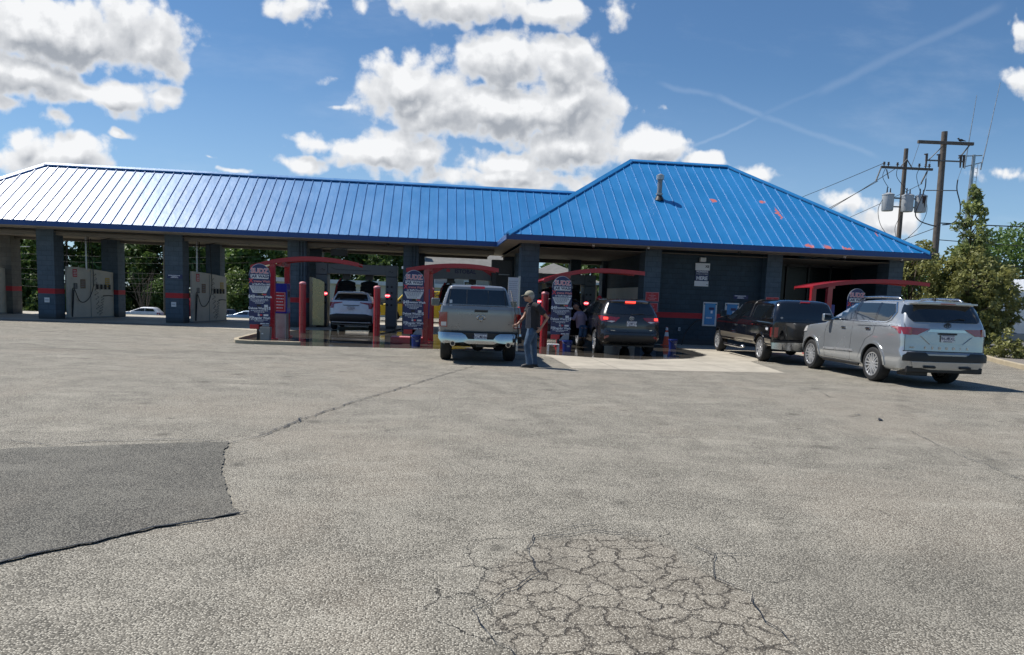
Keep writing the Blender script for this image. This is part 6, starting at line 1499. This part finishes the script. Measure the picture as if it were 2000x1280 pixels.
# ------------------------------------------------------------------ buildings beyond
def house(name, x, y, w, d, h, rh, label, wall='house_wall', wins=3):
    e = empty(name, (x, y, gz(x, y)), 0, label, 'house'); z0 = 0
    B().use(wall).b2(-w / 2, w / 2, 0, d, -.5, h).build('wall', None, e)
    b = B().use('roof_grey'); o_ = .5; v = [(-w / 2 - o_, -o_, h), (w / 2 + o_, -o_, h), (w / 2 + o_, d + o_, h), (-w / 2 - o_, d + o_, h), (-w / 2 + d * .42, d / 2, h + rh), (w / 2 - d * .42, d / 2, h + rh)]
    b.add(v, [(0, 1, 5, 4), (1, 2, 5), (2, 3, 4, 5), (3, 0, 4), (3, 2, 1, 0)]); b.use('white_metal'); b.b2(-w / 2 - o_ - .02, w / 2 + o_ + .02, -o_ - .06, -o_, h - .2, h + .03); b.build('roof', None, e)
    for i in range(wins):
        wx = -w / 2 + w * (i + .5) / wins; f = B().use('white_metal').b2(wx - .6, wx + .6, -.05, 0, h * .42, h * .80).build('window', None, e); B().use('glass_dark').b2(wx - .52, wx + .52, -.065, -.051, h * .45, h * .77).build('pane', None, f)
    return e
hh = house('house', 3.2, 68, 11.5, 9, 5.0 - 0, 2.2, 'grey hip roofed house behind the bay above the silver pickup'); B().use('white_metal').b2(-4.9, -4.2, 1.2, 1.9, 4.6, 7.0).build('chimney', None, hh)
house('house', 12.3, 72, 7.6, 9, 4.6, 2.0, 'second grey roofed house seen right of the centre column', 'house_tan', 2)
e = empty('warehouse', (-8.3, 66, -1.4), 0, 'long low cream building with white eave band behind the white SUV', 'building')
B().use('cream_panel').b2(-5.5, 9.5, 0, 8, -1, 3.7).build('wall', None, e); b = B().use('sign_white'); b.b2(-5.7, 9.7, -.3, 8.3, 3.7, 4.05); b.build('roof', None, e)
for i in range(4): B().use('glass_dark').b2(-4 + i * 3.4, -2.4 + i * 3.4, -.04, -.003, 1.2, 2.6).build('window', None, e)

# ------------------------------------------------------------------ trees
def leaves(clumps, n, size, seed, flat=1.0):
    rs = np.random.RandomState(seed); wgt = np.array([c[3] ** 2 for c in clumps]); wgt = wgt / wgt.sum(); idx = rs.choice(len(clumps), n, p=wgt)
    C_ = np.array([c[:3] for c in clumps])[idx]; Rd = np.array([c[3] for c in clumps])[idx]
    d = rs.normal(size=(n, 3)); d /= np.linalg.norm(d, axis=1)[:, None]; rad = Rd * rs.uniform(.35, 1.08, n) ** .6
    p = C_ + d * rad[:, None] * np.array([1, 1, flat])
    a = rs.normal(size=(n, 3)) + d * .5; a /= np.linalg.norm(a, axis=1)[:, None]; t = np.cross(a, rs.normal(size=(n, 3))); t /= np.linalg.norm(t, axis=1)[:, None]; bt = np.cross(a, t)
    s_ = size * rs.uniform(.6, 1.35, n)[:, None]
    V = np.stack([p - t * s_, p - bt * s_ * .45, p + t * s_, p + bt * s_ * .45], 1).reshape(-1, 3)
    return V, np.arange(4 * n).reshape(-1, 4)
def crown_mesh(name, clumps, n, size, seed, m_, parent, flat=1.0):
    V, Fc = leaves(clumps, n, size, seed, flat); me = bpy.data.meshes.new(name)
    me.vertices.add(len(V)); me.vertices.foreach_set('co', V.ravel()); me.loops.add(len(Fc) * 4); me.loops.foreach_set('vertex_index', Fc.ravel())
    me.polygons.add(len(Fc)); me.polygons.foreach_set('loop_start', np.arange(len(Fc)) * 4); me.polygons.foreach_set('loop_total', np.full(len(Fc), 4)); me.update(calc_edges=True)
    me.materials.append(MATS[m_]); o = bpy.data.objects.new(name, me); C.objects.link(o); o.parent = parent; return o
def tree(name, label, x, y, h, cr, base, n, size, m_, seed, shape='round', group=None, trunk_r=.16, nl=26, z=None, cat_='tree', cs=1.0):
    rnd = random.Random(seed); z0 = gz(x, y) if z is None else z
    e = empty(name, (x, y, z0), rnd.uniform(0, 6), label, cat_, group); clumps = []; b = B().use('bark')
    if trunk_r > 0: b.tube([(0, 0, -.2), (rnd.uniform(-.1, .1), rnd.uniform(-.1, .1), h * .45), (rnd.uniform(-.2, .2), rnd.uniform(-.2, .2), h * .92)], [trunk_r, trunk_r * .7, trunk_r * .15], 8)
    for i in range(nl):
        t = (i + .5) / nl; zc = base + (h - base) * t
        if shape == 'cone': r_ = cr * (1 - t) ** .8 + .10
        elif shape == 'bush': r_ = cr * math.sqrt(max(.05, 1 - t * t))
        else: r_ = cr * math.sqrt(max(.06, 1 - (2 * t - .9) ** 2 / 1.25))
        for k in range(2 if shape == 'cone' else 3):
            q = rnd.uniform(0, 2 * PI); rr2 = r_ * rnd.uniform(.35, .95); c = (math.cos(q) * rr2, math.sin(q) * rr2, zc + rnd.uniform(-.3, .3))
            clumps.append((*c, cs * (cr * rnd.uniform(.16, .34)) * (1 if shape != 'cone' else (.35 + .8 * (1 - t)))))
            if trunk_r > 0 and k < 2: b.tube([(0, 0, max(.2, zc - r_ * .6)), (c[0] * .5, c[1] * .5, zc - r_ * .2), c], [trunk_r * .30 * (1 - t) + .02, trunk_r * .2 * (1 - t) + .012, .008], 5)
    if shape == 'cone': clumps += [(0, 0, h * .98, .12), (.05, 0, h * .93, .18), (0, .05, h * .87, .25)]
    if trunk_r > 0: b.build('trunk', None, e, smooth=True)
    crown_mesh('crown', clumps, n, size, seed, m_, e); return e
# right side: conical holly, bushy crepe shrubs, bright tree, low shrub
tree('holly_tree', 'tall conical olive green holly rising beside the utility poles', 23.35, 30.2, 7.15, 1.9, .8, 9500, .095, 'leaf_holly', 3, 'cone', None, .07, 60, .05, cs=.70)
tree('shrub_tree', 'brownish olive bushy tree right beside the roof corner', 21.0, 30.6, 4.3, 1.9, .4, 8000, .10, 'leaf_olive', 4, 'round', 'olive bushes at the right corner', .07, 34, .05, cs=.7)
tree('shrub_tree', 'brownish olive bushy tree in the middle below the holly', 22.9, 29.3, 4.1, 1.8, .5, 8000, .10, 'leaf_olive', 8, 'round', 'olive bushes at the right corner', .07, 34, .05, cs=.7)
tree('shrub_tree', 'brownish olive bushy tree at the right in front of the white truck', 24.9, 30.6, 3.9, 1.5, 1.4, 5500, .10, 'leaf_olive', 9, 'round', 'olive bushes at the right corner', .07, 30, .05, cs=.6)
tree('tree', 'bright green broad tree at the far right edge behind the truck', 38.5, 47, 6.9, 3.8, 1.0, 9000, .16, 'leaf_right', 11, 'round', None, .22, 24, 0)
tree('tree', 'second bright green tree behind the holly and poles', 34.5, 52, 6.0, 3.2, 1.0, 7000, .16, 'leaf_right', 12, 'round', None, .2, 22, 0)
tree('tree', 'small dark tree tip poking over the right roof slope', 29.0, 54, 4.9, 1.6, 1.0, 2500, .13, 'leaf_mid', 13, 'cone', None, .12, 20, 0)
tree('low_shrub', 'low wispy grey green shrub on the gravel beside the right kerb', 21.7, 25.6, .75, .8, .05, 1500, .07, 'leaf_olive', 14, 'bush', None, .0, 8, .06, 'shrub')
# back row seen through and left of the wash bays
rnd = random.Random(77)
LAB = ['dark broad tree', 'tall dark tree', 'mid green tree', 'ragged dark tree']
k = 0
for i, (x, y, h, cr) in enumerate(((-66, 104, 15, 6), (-58, 110, 14, 6.5), (-50, 106, 13.2, 5.5), (-43, 112, 14, 6), (-37, 107, 12.8, 5.5), (-31, 113, 14, 6), (-25, 108, 12.5, 5.2), (-19, 112, 13.5, 5.8), (-13, 116, 13, 5.5), (-6, 112, 12.5, 5.2), (1, 118, 12, 5.5), (9, 112, 11, 5), (17, 104, 9.8, 3.6), (24, 112, 11, 4.5))):
    side_ = ['behind the leftmost bay', 'left of the first divider', 'above the first divider', 'above the white SUV on the road', 'behind the second column', 'above the second divider', 'behind the pale blue car', 'behind the first menu sign', 'behind the first red canopy', 'above the white SUV gantry', 'left of the grey house roof', 'behind the grey house roof', 'behind the second house against the sky', 'behind the right bay'][i]
    tree('tree', f'{LAB[i % 4]} across the road {side_}', x, y, h, cr, 1.0, 9000, .40, ('leaf_dark', 'leaf_dark', 'leaf_mid', 'leaf_dark')[i % 4], 30 + i, 'round', 'trees across the road', .28, 20)
for i, (x, y, h, cr, m_, lab) in enumerate(((-27, 102, 6.2, 4.0, 'leaf_bright', 'bright green rounded bush left of the first menu sign across the road'), (-22, 102, 6.0, 3.6, 'leaf_bright', 'bright green rounded bush behind the first menu sign'), (-36, 103, 5.0, 3.2, 'leaf_mid', 'mid green bush above the white SUV on the road'), (-14, 103, 5.4, 3.4, 'leaf_bright', 'bright green bush behind the steel splash screen'), (-44, 103, 5.0, 3.4, 'leaf_dark', 'dark bush across the road behind the first divider'), (-52, 103, 5.0, 3.6, 'leaf_dark', 'dark bush across the road at the far left'), (-7, 104, 5.5, 3.4, 'leaf_mid', 'mid green bush behind the cream building'))):
    tree('bush', lab, x, y, h, cr, .1, 6500, .20, m_, 60 + i, 'bush', 'bushes across the road', .0, 14, None, 'bush')
tree('azalea_bush', 'red flowering azalea above the roof of the white SUV on the road', -31.5, 100, 3.0, 1.9, .2, 2600, .15, 'blossom_red', 71, 'bush', None, 0, 8, None, 'bush')
e = empty('bare_tree', (-37.0, 98, gz(-37, 98)), 0, 'bare pale multi stemmed tree above the white SUV on the road', 'tree'); b = B().use('bark'); rnd = random.Random(5)
for i in range(9):
    q = rnd.uniform(0, 2 * PI); p = [(0, 0, 0)]; x = y = 0; z = 0
    for j in range(5): x += math.cos(q) * rnd.uniform(.1, .5); y += math.sin(q) * rnd.uniform(.1, .5); z += rnd.uniform(1.0, 1.5); p.append((x, y, z))
    b.tube(p, [.10, .08, .06, .045, .03, .015], 5)
    for j in (2, 3, 4): b.tube([p[j], (p[j][0] + rnd.uniform(-.8, .8), p[j][1] + rnd.uniform(-.5, .5), p[j][2] + rnd.uniform(.8, 1.4))], [.03, .01], 4)
b.build('trunk', None, e)
tree('tree', 'treetop at the left frame edge above the blue roof end', -43.2, 74, 13.4, 3.2, 4, 4500, .22, 'leaf_dark', 90, 'round', None, .25, 16, 0)

# ------------------------------------------------------------------ people
def person_man():
    e = empty('person', (2.28, 17.0, 0), 0, 'man in tan cap, dark polo and jeans beside the silver pickup holding a pole', 'person')
    # he faces left (-X), turned a little to the camera; local coordinates in metres
    hipL, hipR = (-.03, -.07, .93), (.03, .09, .93)
    kneeF, ankF = (-.13, -.12, .52), (-.05, -.14, .09); kneeB, ankB = (.06, .10, .50), (.10, .08, .09)
    shF, shB = (-.06, -.20, 1.42), (.10, .17, 1.42); elF, haF = (-.14, -.10, 1.14), (-.31, -.04, .985)
    elB, haB = (.36, .10, 1.20), (.24, .02, .97)
    shN = (.10, -.21, 1.40); shFar = (-.05, .19, 1.41)
    # near arm (camera side) goes back with the hand on the hip, far arm reaches the truck
    nearE, nearH = (.34, -.20, 1.16), (.19, -.22, .93)
    farE, farH = (-.17, .13, 1.16), (-.33, .02, .98)
    b = B().use('skin')
    b.ball((-.10, -.01, 1.615), .098, 12, (1.06, .82, 1.20)); b.ball((-.145, -.015, 1.565), .062, 10, (1.0, .85, 1.0)); b.tube([(0, 0, 1.42), (-.055, -.01, 1.55)], [.062, .056], 12)
    b.ball((-.206, -.018, 1.595), .017, 6, (1.5, .8, 1.1)); b.ball((-.085, -.095, 1.60), .022, 6, (.9, .5, 1.4)); b.ball((-.085, .078, 1.60), .022, 6, (.9, .5, 1.4))
    b.tube([(.02, 0, 1.43), (.03, 0, 1.2), (.02, .01, .95)], [.13, .14, .13], 14)
    for P, Rr_ in (([shN, nearE, nearH], [.052, .042, .028]), ([shFar, farE, farH], [.052, .042, .028]), ([(.02, -.08, .95), (-.11, -.12, .52), (-.04, -.15, .09)], [.08, .052, .038]), ([(.03, .08, .95), (.07, .09, .50), (.11, .07, .09)], [.08, .052, .038])): b.tube(P, Rr_, 10)
    # hands: palm, four bent fingers of unequal length, thumb
    for (hx, hy, hz), d, up in ((farH, Vector((-.75, -.25, -.35)).normalized(), Vector((0, 1, 0))), (nearH, Vector((-.55, .1, -.75)).normalized(), Vector((0, -1, 0)))):
        h0 = Vector((hx, hy, hz)); s_ = d.cross(up).normalized(); b.tube([h0, h0 + d * .045, h0 + d * .085], [.026, .036, .030], 8)
        for i, l in enumerate((.070, .080, .074, .058)):
            o_ = h0 + d * .080 + s_ * (.027 - i * .018); m1 = o_ + d * l * .55; m2 = m1 + (d * .6 - up * .5).normalized() * l * .5; b.tube([o_ - d * .02, m1, m2], [.0095, .009, .007], 6)
        t0 = h0 + d * .025 + s_ * .03; b.tube([t0, t0 + (d * .5 + s_ * .8).normalized() * .035, t0 + (d * .9 + s_ * .5).normalized() * .062], [.012, .011, .008], 6)
    b.build('body', None, e, smooth=True, remesh=.0085)
    b = B().use('shirt_black')
    b.tube([(.035, .0, .86), (.035, .005, .97), (.03, .005, 1.15), (.02, 0, 1.30), (.015, 0, 1.40), (.005, 0, 1.465)], [.172, .168, .172, .185, .165, .075], 16, sx=.92)
    b.tube([(.01, -.12, 1.43), shN, (.20, -.22, 1.30), (.25, -.215, 1.245)], [.085, .078, .072, .074], 12); b.tube([(.01, .1, 1.43), shFar, (-.10, .17, 1.30), (-.125, .16, 1.26)], [.085, .078, .072, .074], 12)
    b.tube([(-.0, 0, 1.44), (-.025, 0, 1.50)], [.085, .078], 12)
    b.build('polo_shirt', None, e, smooth=True, remesh=.011)
    b = B().use('shirt_grey'); 
    b.prism([(-.165, .90), (-.03, .90), (-.05, 1.40), (-.12, 1.38), (-.158, 1.2)], -.155, -.135, XZ); b.build('shirt_panel', None, e, remesh=.010)
    b = B().use('denim'); b.tube([(.03, 0, 1.0), (.03, 0, .90), (.03, 0, .80)], [.15, .165, .12], 14)
    b.tube([(.0, -.075, .88), (-.06, -.10, .70), (-.115, -.125, .52), (-.08, -.14, .30), (-.04, -.15, .07)], [.108, .098, .080, .072, .078], 12); b.tube([(.04, .075, .88), (.06, .085, .70), (.075, .09, .50), (.095, .08, .28), (.11, .07, .06)], [.108, .098, .080, .072, .080], 12)
    b.build('jeans', None, e, smooth=True, remesh=.011)
    for (x, y) in ((-.04, -.15), (.11, .07)):
        b = B().use('shoe_dark'); b.tube([(x + .07, y, .05), (x, y, .055), (x - .10, y, .045), (x - .19, y, .03)], [.045, .052, .048, .028], 10); b.b2(x - .20, x + .10, y - .045, y + .045, 0, .028); b.build('shoe', None, e, smooth=True, remesh=.010)
    b = B().use('hair_grey'); b.ball((-.065, -.01, 1.635), .100, 10, (1.0, .88, .95)); b.build('hair', None, e, smooth=True)
    b = B().use('cap_tan'); vs = []
    prof = [(.108 * math.cos(a), .108 * math.sin(a) * 1.02) for a in [PI / 2 * i / 8 for i in range(9)]]
    b.lathe(prof, 20, Matrix.Translation((-.085, -.01, 1.662)) @ Matrix.Rotation(R(-10), 4, 'Y') @ Matrix.Diagonal((1.08, .92, .92, 1)))
    b.prism([(0, -.075), (-.09, -.06), (-.115, 0), (-.09, .06), (0, .075)], 0, .010, Matrix.Translation((-.17, -.012, 1.655)) @ Matrix.Rotation(R(-14), 4, 'Y')); b.build('cap', None, e, smooth=True, auto=50)
    b = B().use('black'); b.box((-.165, -.015, 1.632), (.07, .155, .030)); b.build('sunglasses', None, e, bevel=.008)
    b = B().use('black'); b.tube([(.035, 0, .965), (.035, 0, .99)], .158, 16); b.build('belt', None, e)
    e.scale = (1.0, 1.0, 1.02)
    return e
person_man()
e = empty('brush_pole', (0, 0, 0), 0, 'thin black brush pole held by the standing man against the silver pickup', 'brush')
b = B().use('black'); b.tube([(1.775, 17.20, 1.78), (1.945, 17.04, .985), (1.985, 16.99, .70)], .011, 8); b.build('handle', None, e, smooth=True)
b = B().use('brush_black'); b.box((2.0, 16.985, .63), (.10, .07, .16), ry=R(-8)); b.build('brush_head', None, e, bevel=.015)
def person_driver():
    e = empty('person', (4.78, 23.75, 0), 0, 'driver in a mauve shirt leaning out of the open door of the dark grey SUV', 'person')
    b = B().use('skin'); b.ball((-.16, -.05, 1.42), .095, 12, (.95, .95, 1.2)); b.tube([(-.02, .0, 1.25), (-.12, -.03, 1.36)], [.055, .05], 10)
    b.ball((-.19, -.14, 1.41), .016, 6); b.ball((-.25, -.03, 1.41), .02, 6, (.5, .9, 1.4)); b.ball((-.07, -.07, 1.41), .02, 6, (.5, .9, 1.4)); b.tube([(0, 0, 1.2), (.05, .02, .8)], [.11, .13], 12)
    b.tube([(-.13, -.06, 1.16), (-.24, -.10, .98), (-.40, -.05, 1.05)], [.045, .04, .028], 10); b.tube([(.05, .0, .72), (.02, -.32, .70), (-.03, -.34, .36)], [.07, .055, .04], 10); b.tube([(.15, .0, .72), (.14, -.30, .70), (.12, -.32, .36)], [.07, .055, .04], 10)
    h0 = Vector((-.40, -.05, 1.05)); d = Vector((-.9, .1, .3)).normalized(); s_ = Vector((0, 0, 1)).cross(d).normalized()
    b.tube([h0, h0 + d * .08], [.028, .03], 8)
    for i, l in enumerate((.07, .08, .074, .058)): o_ = h0 + d * .07 + s_ * (.027 - i * .018); b.tube([o_, o_ + d * l * .5, o_ + (d + Vector((0, 0, -.8))).normalized() * l], [.009, .009, .007], 6)
    b.tube([h0 + d * .03 + s_ * .03, h0 + d * .07 + s_ * .055], [.011, .008], 6)
    b.build('body', None, e, smooth=True, remesh=.009)
    b = B().use('shirt_mauve'); b.tube([(.06, .02, .72), (.03, .01, .95), (-.01, 0, 1.15), (-.03, 0, 1.26)], [.16, .165, .165, .08], 14); b.tube([(-.05, -.02, 1.20), (-.15, -.07, 1.14), (-.22, -.10, 1.0), (-.33, -.07, 1.02)], [.09, .075, .062, .05], 10); b.tube([(.05, .02, 1.18), (.17, .05, 1.1), (.22, .0, .95)], [.09, .07, .06], 10); b.build('shirt', None, e, smooth=True, remesh=.012)
    b = B().use('denim'); b.tube([(.10, .02, .72), (.04, -.20, .72), (0, -.33, .66), (-.03, -.34, .42)], [.12, .095, .075, .065], 12); b.tube([(.14, .02, .72), (.15, -.2, .72), (.13, -.31, .66), (.12, -.32, .42)], [.12, .095, .075, .065], 12); b.build('trousers', None, e, smooth=True, remesh=.012)
    b = B().use('black'); b.ball((-.155, -.035, 1.45), .098, 10, (.98, .98, 1.0)); b.build('hair', None, e, smooth=True)
    for x, y in ((-.03, -.36), (.12, -.34)): b = B().use('shoe_dark'); b.tube([(x, y + .05, .36), (x, y - .12, .33)], [.045, .035], 8); b.build('shoe', None, e, smooth=True)
person_driver()
